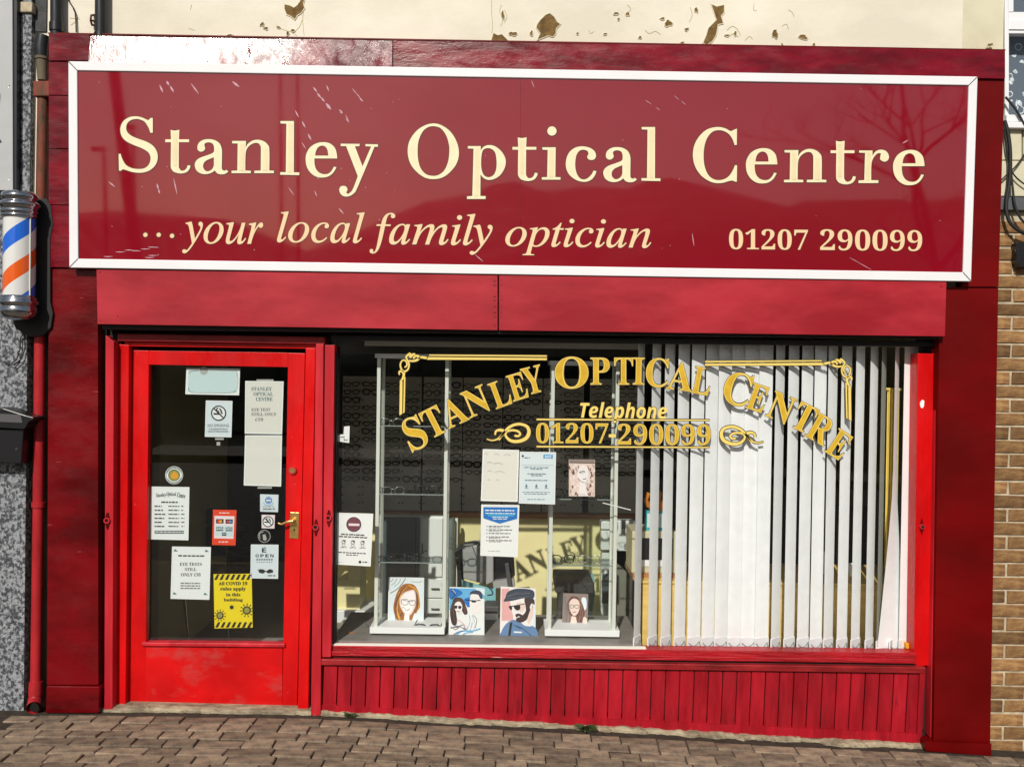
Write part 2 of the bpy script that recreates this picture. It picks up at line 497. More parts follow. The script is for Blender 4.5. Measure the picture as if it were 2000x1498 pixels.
paint('board_red', (0.38, 0.008, 0.018), (0.24, 0.004, 0.010), (12, 12, 2.5), rough=0.42, rvar=0.12, bump=0.6, bscale=(60, 60, 9), chips=0.16, chipcol=(0.46, 0.10, 0.11), cscale=(70, 70, 26), dark=0.5, darkcol=(0.11, 0.003, 0.007), dscale=(26, 26, 4.5), objrand=0.2)
paint('sill_red', (0.44, 0.008, 0.016), (0.26, 0.004, 0.008), (3, 3, 40), rough=0.35, rvar=0.12, bump=1.0, bscale=(7, 7, 80), chips=0.27, chipcol=(0.66, 0.36, 0.34), cscale=(8, 8, 120), dark=0.5, darkcol=(0.09, 0.003, 0.005), dscale=(3.5, 3.5, 60), bdist=0.008)
paint('kick_rail', (0.32, 0.016, 0.020), (0.19, 0.008, 0.010), (5, 5, 20), rough=0.45, bump=0.6, bscale=(8, 8, 50), chips=0.24, chipcol=(0.5, 0.05, 0.06), cscale=(12, 12, 70), dark=0.5, darkcol=(0.07, 0.006, 0.007), dscale=(9, 9, 20))
paint('sign_acrylic', (0.25, 0.0045, 0.015), (0.225, 0.0035, 0.012), (1, 1, 1), rough=0.035, rvar=0.015, bump=0.008, bscale=(1.5, 1.5, 1.5), bdet=1, spec=1.0, chips=0.02, chipcol=(0.7, 0.45, 0.5), cscale=(50, 50, 30))
paint('cream_render', (0.80, 0.745, 0.635), (0.67, 0.63, 0.52), (1.3, 1.3, 2.4), rough=0.75, bump=0.3, bscale=(26, 26, 26), dark=0.17, darkcol=(0.40, 0.37, 0.27), dscale=(5, 5, 9), chips=0.03, chipcol=(0.2, 0.13, 0.05), cscale=(30, 30, 30))
paint('aged_render', (0.66, 0.62, 0.46), (0.56, 0.52, 0.38), (3, 3, 3), rough=0.8, bump=0.3, bscale=(30, 30, 30), dark=0.22, darkcol=(0.25, 0.2, 0.1), dscale=(6, 6, 6))
paint('bare_patch', (0.22, 0.135, 0.045), (0.12, 0.07, 0.025), (25, 25, 25), rough=0.9, bump=0.8, bscale=(70, 70, 70))
paint('brick', (0.31, 0.175, 0.072), (0.17, 0.085, 0.036), (16, 16, 34), rough=0.9, bump=0.9, bscale=(70, 70, 110), dark=0.42, darkcol=(0.055, 0.032, 0.02), dscale=(26, 26, 70), objrand=0.42, chips=0.10, chipcol=(0.44, 0.34, 0.2), cscale=(60, 60, 120))
paint('mortar', (0.55, 0.47, 0.34), (0.36, 0.30, 0.21), (20, 20, 20), rough=0.95, bump=0.7, bscale=(90, 90, 90), dark=0.3, darkcol=(0.16, 0.13, 0.09), dscale=(16, 16, 16))
paint('paver', (0.285, 0.210, 0.142), (0.155, 0.117, 0.085), (13, 13, 13), rough=0.78, rvar=0.15, bump=1.0, bscale=(75, 75, 75), dark=0.45, darkcol=(0.055, 0.042, 0.032), dscale=(15, 15, 15), objrand=0.30, spec=0.35, chips=0.14, chipcol=(0.46, 0.39, 0.29), cscale=(60, 60, 60), bdist=0.006)
paint('joint_dirt', (0.055, 0.042, 0.030), (0.03, 0.024, 0.018), (30, 30, 30), rough=0.95, bump=0.7, bscale=(90, 90, 90))
paint('step_stone', (0.44, 0.37, 0.25), (0.20, 0.16, 0.11), (9, 20, 20), rough=0.9, bump=1.0, bscale=(40, 55, 55), dark=0.5, darkcol=(0.07, 0.055, 0.035), dscale=(14, 28, 28), chips=0.22, chipcol=(0.66, 0.60, 0.46), cscale=(16, 40, 60), bdist=0.01)
paint('tarmac', (0.075, 0.072, 0.068), (0.05, 0.048, 0.046), (3, 3, 3), rough=0.85, bump=0.6, bscale=(80, 80, 80))
paint('setts', (0.22, 0.19, 0.16), (0.12, 0.11, 0.09), (5, 5, 5), rough=0.8, bump=0.6, bscale=(12, 12, 12), objrand=0.2)
paint('hill_turf', (0.045, 0.050, 0.022), (0.03, 0.032, 0.016), (0.2, 0.2, 0.2), rough=0.95, bump=0.5, bscale=(2, 2, 2))
paint('granite_dash', (0.33, 0.345, 0.37), (0.06, 0.066, 0.078), (70, 70, 58), rough=0.5, rvar=0.3, bump=1.0, bscale=(60, 60, 50), chips=0.40, chipcol=(0.85, 0.86, 0.88), cscale=(58, 58, 40), dark=0.45, darkcol=(0.025, 0.028, 0.033), dscale=(40, 40, 30), bdist=0.014, lo=.44, hi=.56)
plain('grey_panel', (0.42, 0.43, 0.44), 0.35, var=0.06)
plain('black_trim', (0.008, 0.010, 0.016), 0.4)
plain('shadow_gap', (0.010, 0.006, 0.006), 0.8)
paint('party_wall', (0.15, 0.125, 0.085), (0.09, 0.075, 0.05), (6, 6, 2), rough=0.9, bump=0.5, bscale=(40, 40, 20))
plain('dark_slate', (0.045, 0.045, 0.048), 0.75, var=0.3, vscale=20, bump=0.4)
paint('pipe_black', (0.022, 0.026, 0.030), (0.014, 0.016, 0.018), (6, 6, 2), rough=0.4, bump=0.1, bscale=(20, 20, 5))
paint('pipe_rust', (0.22, 0.045, 0.025), (0.09, 0.05, 0.03), (26, 26, 8), rough=0.7, bump=0.6, bscale=(50, 50, 18), chips=0.25, chipcol=(0.20, 0.17, 0.09), cscale=(30, 30, 7), dark=0.35, darkcol=(0.02, 0.014, 0.012), dscale=(30, 30, 8))
paint('pipe_red', (0.42, 0.020, 0.026), (0.30, 0.014, 0.018), (16, 16, 4), rough=0.35, bump=0.25, bscale=(40, 40, 14), chips=0.12, chipcol=(0.08, 0.012, 0.012), cscale=(50, 50, 12), dark=0.15, darkcol=(0.06, 0.02, 0.015), dscale=(22, 22, 6))
plain('white_upvc', (0.80, 0.81, 0.84), 0.28, var=0.04, vscale=3)
plain('sign_frame_white', (0.82, 0.82, 0.85), 0.25, var=0.03, vscale=3)
plain('scuff', (0.52, 0.30, 0.36), 0.5)  # pale colour of the sun's glints on the sign panel's scratches
plain('mitre_dark', (0.09, 0.08, 0.08), 0.7)
plain('letter_cream', (0.86, 0.75, 0.50), 0.4, var=0.05, vscale=20)
plain('letter_core', (0.79, 0.68, 0.42), 0.4, var=0.05, vscale=20)
plain('letter_rim', (0.10, 0.020, 0.008), 0.5)
plain('letter_peach', (0.86, 0.60, 0.36), 0.4)
plain('gold', (0.72, 0.45, 0.035), 0.32, var=0.12, vscale=25)
plain('gold_pale', (0.95, 0.72, 0.20), 0.32)
plain('gold_rim', (0.055, 0.028, 0.004), 0.5)
plain('gold_worn', (0.80, 0.66, 0.30), 0.45)
glass('window_glass', (0.988, 0.993, 0.99), 1.48)
glass('door_glass', (0.95, 0.965, 0.965), 1.5)
glass('cabinet_glass', (0.965, 0.985, 0.975), 1.4)
glass('lens_clear', (0.90, 0.93, 0.93), 1.4)
plain('brass', (0.72, 0.47, 0.16), 0.28, metal=0.85, var=0.15, vscale=30, bump=0.15)
plain('chrome', (0.40, 0.41, 0.44), 0.14, metal=1.0, var=0.1, vscale=30)
plain('alu', (0.72, 0.76, 0.69), 0.34, metal=0.15)
plain('pole_white', (0.68, 0.68, 0.67), 0.14, coat=0.6)
plain('pole_blue', (0.005, 0.115, 0.62), 0.14, coat=0.6)
plain('pole_orange', (0.72, 0.10, 0.008), 0.14, coat=0.6)
plain('black_plastic', (0.010, 0.010, 0.012), 0.33)
plain('black_matt', (0.012, 0.011, 0.011), 0.7)
plain('lock_hole', (0.004, 0.003, 0.003), 0.8)
plain('lead_grey', (0.085, 0.09, 0.10), 0.6, var=0.15)
plain('paper_white', (0.80, 0.82, 0.82), 0.6)
plain('paper_cool', (0.66, 0.74, 0.78), 0.6)
plain('paper_pale', (0.56, 0.70, 0.71), 0.6)
plain('paper_edge', (0.84, 0.86, 0.84), 0.6)
plain('paper_cream', (0.72, 0.71, 0.65), 0.65)
plain('ink', (0.012, 0.013, 0.015), 0.6)
plain('ink_soft', (0.16, 0.165, 0.17), 0.6)
plain('ink_teal', (0.08, 0.17, 0.20), 0.6)
plain('ink_faint', (0.42, 0.42, 0.40), 0.6)
plain('ink_blue', (0.010, 0.16, 0.52), 0.5)
plain('ink_lightblue', (0.05, 0.33, 0.62), 0.5)
plain('ink_maroon', (0.17, 0.045, 0.065), 0.6)
plain('ink_pinkwhite', (0.82, 0.70, 0.73), 0.6)
plain('notice_yellow', (0.84, 0.66, 0.008), 0.45)
plain('notice_orange', (0.78, 0.055, 0.012), 0.45)
plain('ink_amber', (0.75, 0.35, 0.02), 0.5)
plain('ink_navy', (0.02, 0.035, 0.13), 0.5)
plain('ink_olive', (0.32, 0.30, 0.06), 0.5)
plain('ink_leaf', (0.06, 0.12, 0.03), 0.5)
plain('skin_light', (0.78, 0.62, 0.56), 0.6)
plain('skin_white', (0.84, 0.80, 0.80), 0.6)
plain('hair_ginger', (0.33, 0.115, 0.018), 0.6)
plain('hair_dark', (0.05, 0.028, 0.030), 0.6)
plain('hair_brown', (0.14, 0.06, 0.045), 0.6)
plain('hair_curl', (0.30, 0.14, 0.10), 0.6)
plain('print_sand', (0.66, 0.52, 0.44), 0.6)
plain('print_taupe', (0.26, 0.20, 0.185), 0.6)
plain('print_pink', (0.75, 0.40, 0.40), 0.6)
plain('print_sky', (0.12, 0.42, 0.72), 0.6)
plain('print_pale', (0.70, 0.80, 0.88), 0.6)
plain('cloth_blue', (0.12, 0.23, 0.42), 0.6)
plain('cap_navy', (0.035, 0.05, 0.085), 0.6)
plain('teal_print', (0.20, 0.48, 0.52), 0.6)
plain('tape', (0.45, 0.45, 0.42), 0.3)
plain('slat_fabric', (0.90, 0.92, 0.94), 0.75, var=0.04, vscale=14, bump=0.08, bscale=220)
plain('slat_weight', (0.80, 0.83, 0.86), 0.4)
plain('slat_grey', (0.36, 0.37, 0.33), 0.7)
plain('curtain_yellow', (0.72, 0.55, 0.12), 0.6, var=0.1, vscale=8)
plain('groove_red', (0.045, 0.002, 0.004), 0.7)
plain('display_grey', (0.78, 0.74, 0.68), 0.55, var=0.12, vscale=5)
plain('frame_black', (0.008, 0.008, 0.009), 0.25)
plain('frame_brown', (0.06, 0.03, 0.018), 0.3)
plain('frame_silver', (0.30, 0.32, 0.33), 0.25, metal=0.7)
paint('ledge_wood', (0.52, 0.25, 0.10), (0.30, 0.12, 0.04), (4, 30, 30), rough=0.4, bump=0.1)
paint('desk_wood', (0.82, 0.58, 0.18), (0.68, 0.46, 0.13), (3, 3, 30), rough=0.45, bump=0.1)
plain('cream_panel', (0.86, 0.77, 0.40), 0.55, var=0.06, vscale=4)
plain('cream_box', (0.86, 0.77, 0.40), 0.55)
plain('white_unit', (0.82, 0.84, 0.82), 0.4)
plain('slate_door_and_post_shadow', (0.085, 0.105, 0.115), 0.35)
plain('slate_metal', (0.22, 0.26, 0.25), 0.4)
plain('dark_grey', (0.075, 0.075, 0.078), 0.5)
plain('mid_grey', (0.36, 0.36, 0.36), 0.5)
plain('olive_grey', (0.20, 0.20, 0.165), 0.6)
plain('room_black', (0.015, 0.012, 0.010), 0.9)
plain('ceiling_white', (0.7, 0.68, 0.62), 0.9)
plain('room_dark', (0.035, 0.025, 0.018), 0.8)
plain('room_olive', (0.20, 0.17, 0.085), 0.8)
plain('carpet', (0.20, 0.19, 0.18), 0.9)
plain('bench_top', (0.22, 0.205, 0.19), 0.5, var=0.15, vscale=12)
plain('orange_plastic', (0.62, 0.20, 0.02), 0.35)
plain('teal_plastic', (0.04, 0.36, 0.42), 0.35)
plain('beige_plastic', (0.60, 0.56, 0.38), 0.4)
plain('weed_green', (0.045, 0.060, 0.018), 0.7, var=0.3, vscale=30)
plain('moss', (0.10, 0.095, 0.025), 0.9, var=0.3, vscale=60)
plain('bark', (0.045, 0.038, 0.03), 0.9)
plain('steel_post', (0.10, 0.10, 0.10), 0.5)
plain('lace', (0.62, 0.68, 0.74), 0.8, var=0.5, vscale=55)
plain('room_blue', (0.10, 0.13, 0.17), 0.8)

# ---------------------------------------------------------------- ground
def gz(x):                                     # the street falls gently to the right of the door
    t = x + 1.0
    return 0.0 if t <= -0.3 else (-0.041 * (t + 0.3) ** 2 / 1.2 if t < 0.3 else -0.041 * t)
def strip(name, xs, y0, y1, dz, mat, ny=1, **kw):
    mb = MB(); vs = []; fs = []
    for x in xs:
        for j in range(ny + 1): vs.append((x, y0 + (y1 - y0) * j / ny, gz(x) + dz))
    for i in range(len(xs) - 1):
        for j in range(ny):
            a = i * (ny + 1) + j
            fs.append((a, a + 1, a + ny + 2, a + ny + 1) if y1 < y0 else (a, a + ny + 1, a + ny + 2, a + 1))
    mb.add(vs, fs)
    return mb.build(name, mat, **kw)
XS = [-60, -20, -8, -4] + [-3.5 + 0.25 * i for i in range(29)] + [6, 10, 22, 60]
pavement = struct(strip('pavement', XS, 0.3, -3.2, -0.010, 'joint_dirt'))
# pavers near the shop, one by one; the rest of the footway as plain paving sheet
PW, PD, PJ = 0.200, 0.090, 0.0055
pv_meshes = []
for k in range(10):
    rr = random.Random(40 + k)
    w, d, h, c = PW / 2 - PJ / 2 - rr.uniform(0, .001), PD / 2 - .0052 - rr.uniform(0, .0015), 0.05, 0.004
    t = [rr.uniform(-.004, .004) for _ in range(4)]
    cr = [(-w, -d), (w, -d), (w, d), (-w, d)]
    jt = lambda: rr.uniform(-.002, .002)
    lowv = [(x + jt(), y + jt(), -h) for x, y in cr]
    rim = [(a[0], a[1], -c + t[i] * .5) for i, a in enumerate(lowv)]
    top = [(a[0] - math.copysign(c, a[0]), a[1] - math.copysign(c, a[1]), t[i]) for i, a in enumerate(lowv)]
    mb = MB()
    mb.add(lowv + rim + top, [(i, (i + 1) % 4, 4 + (i + 1) % 4, 4 + i) for i in range(4)] +
           [(4 + i, 4 + (i + 1) % 4, 8 + (i + 1) % 4, 8 + i) for i in range(4)] + [(8, 9, 10, 11)])
    o = mb.build('paver', 'paver')
    pv_meshes.append(o.data); bpy.data.objects.remove(o)
npv = 0
for r in range(10):
    y = -0.155 - r * PD
    x = -2.62 + random.uniform(0, .15)
    while x < 3.0:
        wd_ = random.choice([.150, .150, .150, .225, .150, .190])
        if npv < 298:
            o = bpy.data.objects.new('paver', random.choice(pv_meshes)); COL.objects.link(o); o.parent = pavement
            xc_ = x + wd_ / 2
            sl_ = (gz(xc_ + .1) - gz(xc_ - .1)) / .2
            o.location = (xc_, y + random.uniform(-.0025, .0025) - 0.010 * math.sin(xc_ * 1.3), gz(xc_) + random.uniform(-.003, .003))
            o.scale = ((wd_ - PJ) / (PW - PJ), 1, 1)
            o.rotation_euler = (random.uniform(-.014, .014), math.atan(-sl_) * -1 * -1 + random.uniform(-.008, .008), random.uniform(-.012, .012))
            npv += 1
        x += wd_
paint('paver_sheet', (0.20, 0.14, 0.095), (0.12, 0.09, 0.065), (9, 18, 9), rough=0.8, bump=0.6, bscale=(20, 40, 40))
o = strip('paving_sheet', XS, -0.155 - 8.5 * PD, -3.2, -0.002, 'paver_sheet', parent=pavement); o['kind'] = 'stuff'
# pale broken mortar fillet along the foot of the shop front: a crumbly lip of uneven width and height
mb = MB(); rr = random.Random(3)
def sm(seed, n):
    r_ = random.Random(seed); v = [r_.random() for _ in range(n)]
    return lambda t: v[int(t) % n] * (1 - t % 1) + v[(int(t) + 1) % n] * (t % 1)
f1, f2, f3 = sm(1, 400), sm(2, 400), sm(5, 400)
xs = [-2.2 + .016 * i for i in range(280)]
vs = []; fs = []
for x in xs:
    g = gz(x); big = min(1, max(0.35, (x + 1.2) / .8))
    wd = (.006 + .042 * f1(x * 6 + 30) * f2(x * 21 + 90) + .012 * f3(x * 60 + 200)) * big
    ht = .003 + .012 * f2(x * 9 + 50) * f1(x * 33 + 150) + .005 * rr.random()
    if f3(x * 3.1 + 77) < .2: wd *= .3; ht *= .3
    vs += [(x, -.005, g + ht + .004), (x, -.026 - wd * .5, g + ht * (.7 + .5 * rr.random())), (x, -.028 - wd + rr.uniform(-.006, .006), g + .002), (x, -.03 - wd, g - .03)]
for i in range(len(xs) - 1):
    for j in range(3):
        a_ = i * 4 + j
        fs.append((a_, a_ + 1, a_ + 5, a_ + 4))
mb.add(vs, fs)
mb.build('mortar_fillet', 'step_stone', pavement)
kb = MB()
for i in range(len(XS) - 1):
    a, b = XS[i], XS[i + 1]
    kb.add([(a, -3.2, gz(a)), (b, -3.2, gz(b)), (b, -3.33, gz(b)), (a, -3.33, gz(a)), (a, -3.33, gz(a) - .12), (b, -3.33, gz(b) - .12)], [(0, 3, 2, 1), (3, 4, 5, 2)])
struct(kb.build('kerb', 'step_stone'))
struct(strip('road', XS, -3.33, -13.0, -0.12, 'tarmac'))
struct(strip('verge', XS, -13.0, -15.2, 0.02, 'setts'))
# the bank and hills across the street, seen only as a reflection in the sign and the panes
rr = random.Random(11)
def hillz(x, y):
    d = max(0.0, -y - 16)
    base = 2.3 * (1 - math.exp(-d / 3.0)) + min(d, 75) * 0.11
    side = 1.25 + 0.24 * math.sin(x * .045 + .6) + 0.12 * math.sin(x * .13 + 1.0) + .07 * math.sin(x * .37 + y * .05) + .04 * math.sin(x * .9 + 2) - (0.45 if -34 < x < -6 else 0.0) * min(1, d / 20)
    return base * side - 0.3
mb = MB(); vs = []; fs = []
gx = [-260 + 10 * i for i in range(18)] + [-80 + 2 * i for i in range(80)] + [80 + 10 * i for i in range(19)]; gy = [-15.2, -16.5, -18, -20, -24, -30, -40, -55, -75, -100, -140]
for xx in gx:
    for yy in gy: vs.append((xx, yy, hillz(xx, yy) if yy < -15.3 else gz(max(-60, min(60, xx)))))
for i in range(len(gx) - 1):
    for j in range(len(gy) - 1):
        a = i * len(gy) + j
        fs.append((a, a + 1, a + len(gy) + 1, a + len(gy)))
mb.add(vs, fs, True)
struct(mb.build('hills', 'hill_turf'))
mb = MB(); mb.add([(-1500, -1500, -6), (1500, -1500, -6), (1500, 1500, -6), (-1500, 1500, -6)], [(0, 1, 2, 3)])
struct(mb.build('ground', 'hill_turf'))

# ================================================================ the optician's shop front
shop = thing('optician_shop', 'red timber shop front with glazed door, gold lettered window and cream rendered wall above', 'shop', (0, 0, 0))
XL, XR = U(95, 700, -.06).x, U(1950, 800, -.06).x
# --- upper wall and piers
mb = MB()
ztop = 6.0
zc = U(1000, 640, 0).z
xs_ = U(1880, 50).x
mb.box(U(66, 50).x, xs_, 0.0, 0.28, zc, ztop)
mb.build('rendered_wall', 'cream_render', shop)
MB().box(xs_ + .0, U(1964, 50).x, 0.02, 0.30, zc - .002, ztop - .01).build('wall_strip', 'aged_render', shop)
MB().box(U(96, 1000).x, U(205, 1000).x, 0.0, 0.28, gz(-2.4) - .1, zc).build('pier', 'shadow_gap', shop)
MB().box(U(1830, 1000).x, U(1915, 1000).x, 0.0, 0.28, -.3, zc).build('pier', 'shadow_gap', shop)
# peeled patches: shallow ragged pits of bare material standing a hair proud so that they read as flakes
def ragged(cx, cy, rx, ry, seed, n=22, rough=0.35):
    r_ = random.Random(seed); out = []
    k1, k2 = r_.uniform(0, 6), r_.uniform(0, 6)
    for i in range(n):
        a = 2 * math.pi * i / n
        m = 1 + rough * (0.6 * math.sin(2 * a + k1) + 0.5 * math.sin(3 * a + k2)) + r_.uniform(-rough, rough) * 0.55
        out.append((cx + rx * m * math.cos(a), cy + ry * m * math.sin(a)))
    return out
pn = 0
def patch(pts):
    m_ = MB().use('bare_patch'); m_.slab(pts, -0.0015, 0.0015)
    w_ = max(p_[0] for p_ in pts) - min(p_[0] for p_ in pts)
    out_ = inflate(pts, 1.0 if w_ < 20 else 1.7)
    r_ = random.Random(int(pts[0][0])); out_ = [(x + r_.uniform(-.5, .5), y + r_.uniform(-.5, .5)) for x, y in out_]
    m_.use('aged_render'); m_.slab(out_, -0.004, 0.004, [pts])        # the lifted lip of paint round the bare spot
    return m_.build('bare_patch', None, shop)
patch([(556, 10), (566, 12), (574, 16), (580, 12), (586, 4), (590, -8), (596, -6), (592, 8), (594, 16), (588, 26), (580, 30), (576, 38), (568, 32), (560, 28), (556, 18)])
patch([(1050, 48), (1056, 40), (1066, 30), (1074, 27), (1082, 34), (1088, 44), (1094, 48), (1086, 56), (1085, 66), (1080, 72), (1070, 70), (1060, 74), (1050, 78), (1056, 66), (1048, 54)])
patch([(1390, 10), (1400, 14), (1414, 11), (1414, 24), (1408, 32), (1412, 46), (1402, 48), (1400, 60), (1398, 70), (1390, 82), (1380, 88), (1374, 84), (1380, 70), (1384, 56), (1394, 46), (1400, 40), (1396, 28)])
patch([(960, 80), (964, 66), (972, 70), (980, 68), (986, 74), (992, 80), (976, 82)])
for cx, cy, rx, ry, sd in [(1514, 67, 5, 9, 1), (1569, 73, 9, 4, 2), (1002, 67, 7, 4, 3), (1306, 46, 6, 7, 4), (1294, 37, 4, 2, 5), (1038, 66, 3, 4, 6), (1203, 27, 4, 3, 7),
                           (1226, 28, 3, 4, 8), (1182, 67, 3, 2, 9), (1208, 38, 2, 2, 10), (1341, 58, 3, 3, 11), (1333, 84, 3, 2, 12), (519, 56, 3, 3, 13), (544, 54, 3, 2, 14), (1360, 20, 3, 4, 15),
                           (1934, 88, 5, 3, 16), (1128, 66, 2, 2, 17), (1420, 70, 4, 2, 18), (1436, 66, 3, 4, 19), (572, 60, 4, 2, 20), (1590, 88, 2, 4, 21), (1528, 90, 2, 4, 22), (982, 30, 3, 7, 23), (1250, 74, 3, 2, 24), (512, 48, 3, 4, 25), (562, 66, 3, 3, 26), (448, 70, 5, 2, 27)]:
    patch(ragged(cx, cy, rx, ry, sd, 12))
cr = MB().use('ink_olive')
for pts in ([(592, -30), (594, 10), (591, 40), (594, 70)], [(961, -20), (960, 20), (962, 50), (960, 66)], [(980, 10), (976, 24), (982, 38), (978, 52)], [(985, 20), (990, 34), (984, 46)], [(1420, 60), (1430, 52), (1440, 58), (1446, 70)], [(1424, 72), (1434, 66), (1442, 74)],
            [(1455, 80), (1464, 72), (1470, 78)], [(1540, 20), (1548, 26), (1551, 34)], [(1473, 8), (1472, 20), (1478, 22)], [(1150, 60), (1154, 66), (1160, 62)], [(1225, 10), (1232, 18), (1228, 24)], [(540, 50), (552, 58), (566, 62), (580, 70)], [(590, 40), (584, 54), (572, 66)], [(1348, 14), (1352, 30), (1346, 44)],
            [(1260, 60), (1268, 66), (1280, 62), (1290, 68)], [(374, 10), (372, 20)], [(368, 56), (380, 60)], [(1527, 52), (1536, 48), (1540, 58)], [(138, 50), (146, 44), (153, 34)], [(136, 36), (156, 38)]):
    cr.ribbon(pts, .9, flat(-.0012))
cr.build('hairline_cracks', None, shop, kind='stuff')
# --- fascia: header board leaning forward at the top, side boards
PLH = Plane(U(1000, 152, -0.086), (0, -1, 0.04))         # weathered header boards, leaning back at the top
mb = MB(); mb.slab([(768, 80), (1963, 99), (1963, 154), (768, 134)], PLH, 0.04); mb.build('header_board', 'burgundy_board', shop)
# the left length has warped: it leans back and twists towards the door, so its end catches the sun
mb = MB(); NX, NZ = 90, 8; xr_ = U(766, 105, -.086).x; xl_ = U(176, 95, -.125).x
rr = random.Random(31); vs = []; Yx = -.086; prev = xr_
for i in range(NX + 1):
    f = i / NX; x = xr_ + (xl_ - xr_) * f                       # f = 0 at the right end, 1 at the left
    nx = .002 + .058 * min(1, max(0, (f - .30) / .45)) + .006 * math.sin(f * 23)
    nz = .015 + .135 * min(1, max(0, (f - .12) / .5)) + .016 * math.sin(f * 17 + 1)
    Yx += nx * (x - prev); prev = x
    px_ = 766 + (176 - 766) * f
    zb2, zt2 = U(px_, 134 - 10 * f, Yx).z, U(px_, 80 - 11 * f, Yx).z
    for j in range(NZ + 1):
        z = zb2 + (zt2 - zb2) * j / NZ
        vs.append((x, Yx + nz * (z - (zb2 + zt2) / 2) + rr.uniform(-.0003, .0003), z))
fs = []
for i in range(NX):
    for j in range(NZ):
        k = i * (NZ + 1) + j; fs.append((k, k + 1, k + NZ + 2, k + NZ + 1))
mb.add(vs, fs, True)
for i in range(NX):                                             # top and bottom edges, then the ends
    for j, fl in ((0, 1), (NZ, 0)):
        p0, p1 = vs[i * (NZ + 1) + j], vs[(i + 1) * (NZ + 1) + j]
        mb.add([p0, p1, (p1[0], -.03, p1[2]), (p0[0], -.03, p0[2])], [(0, 1, 2, 3) if fl else (3, 2, 1, 0)])
for i in (0, NX):
    p0, p1 = vs[i * (NZ + 1)], vs[i * (NZ + 1) + NZ]
    mb.add([p0, p1, (p1[0], -.03, p1[2]), (p0[0], -.03, p0[2])], [(0, 1, 2, 3)])
mb.build('header_board', 'burgundy_gloss', shop)
mb = MB(); mb.slab([(95, 66), (175, 67.5), (175, 119), (95, 119)], -.078, 0.06); mb.build('header_board', 'burgundy_board', shop, bevel=.002)
mb = MB(); mb.slab([(94, 64), (1964, 97), (1964, 99.5), (94, 66.5)], -0.072, 0.072); mb.build('cap_strip', 'oxblood', shop)
zb = [(121, 186), (187.5, 290), (291.5, 400), (401.5, 522)]
for i, (a, b) in enumerate(zb):
    mb = MB(); mb.slab([(95, a), (150, a + .8), (150, b + .8), (95, b)], -0.070 - .003 * (i % 2), 0.07); mb.build('side_board', 'burgundy_board', shop, bevel=.0015)
mb = MB(); mb.slab([(1880, 152), (1962, 153), (1950, 560), (1880, 560)], -0.071, 0.071); mb.build('side_board', 'oxblood', shop)
mb = MB(); mb.slab([(140, 145), (1905, 175), (1893, 545), (140, 522)], -0.064, 0.06); mb.build('backing_board', 'burgundy_board', shop)
# --- pilasters
mb = MB(); mb.slab([(95, 524), (191, 525), (192, 1337), (91.5, 1337)], -0.06, 0.06)
p = mb.build('pilaster', 'oxblood_worn', shop, bevel=.002)
mb = MB(); mb.slab([(90.5, 1340), (194, 1341), (192, 1392), (89, 1392)], -0.075, 0.075); mb.build('plinth', 'oxblood_worn', p, bevel=.003)
mb = MB(); mb.slab([(1836, 561), (1950, 561), (1934, 1450), (1823, 1450)], -0.06, 0.06)
p = mb.build('pilaster', 'oxblood', shop, bevel=.002)
mb = MB(); mb.slab([(1808, 1448), (1937, 1452), (1937, 1476), (1808, 1466)], -0.085, 0.085); mb.build('plinth', 'oxblood', p, bevel=.003)
# --- roller shutter box in two lengths, with its slot below
box = None
YB = -0.105
mb = MB(); mb.slab([(188, 527), (972, 538), (972, 645), (190, 633)], YB, 0.10)
box = mb.build('shutter_box', 'faded_red', shop, bevel=.0025)
mb = MB(); mb.slab([(974.5, 538), (1849, 551), (1846, 657), (974.5, 645)], YB - .002, 0.10); mb.build('cover_panel', 'faded_red', box, bevel=.0025)
mb = MB()
for yy in (548, 556, 578, 586, 598, 610, 618, 634):
    for xx in (965.5, 979):
        c = U(xx, yy, YB - .002)
        mb.tube([c + Vector((0, -.002, 0)), c + Vector((0, .004, 0))], .0055 if xx < 970 else .0045, 6, True, False)
mb.build('rivets', 'kick_rail', box, kind='stuff')
mb = MB()
for xx, yy in ((195, 532), (196, 626), (230, 618), (605, 540), (1838, 560), (1838, 648), (1500, 640)):
    c = U(xx, yy, YB); mb.tube([c + Vector((0, -.002, 0)), c + Vector((0, .004, 0))], .004, 6, True, False)
mb.build('screws', 'kick_rail', box, kind='stuff')
mb = MB(); mb.slab([(200, 630), (1838, 650), (1838, 662), (200, 643)], -0.07, 0.09); mb.build('slot_lip', 'black_matt', box)
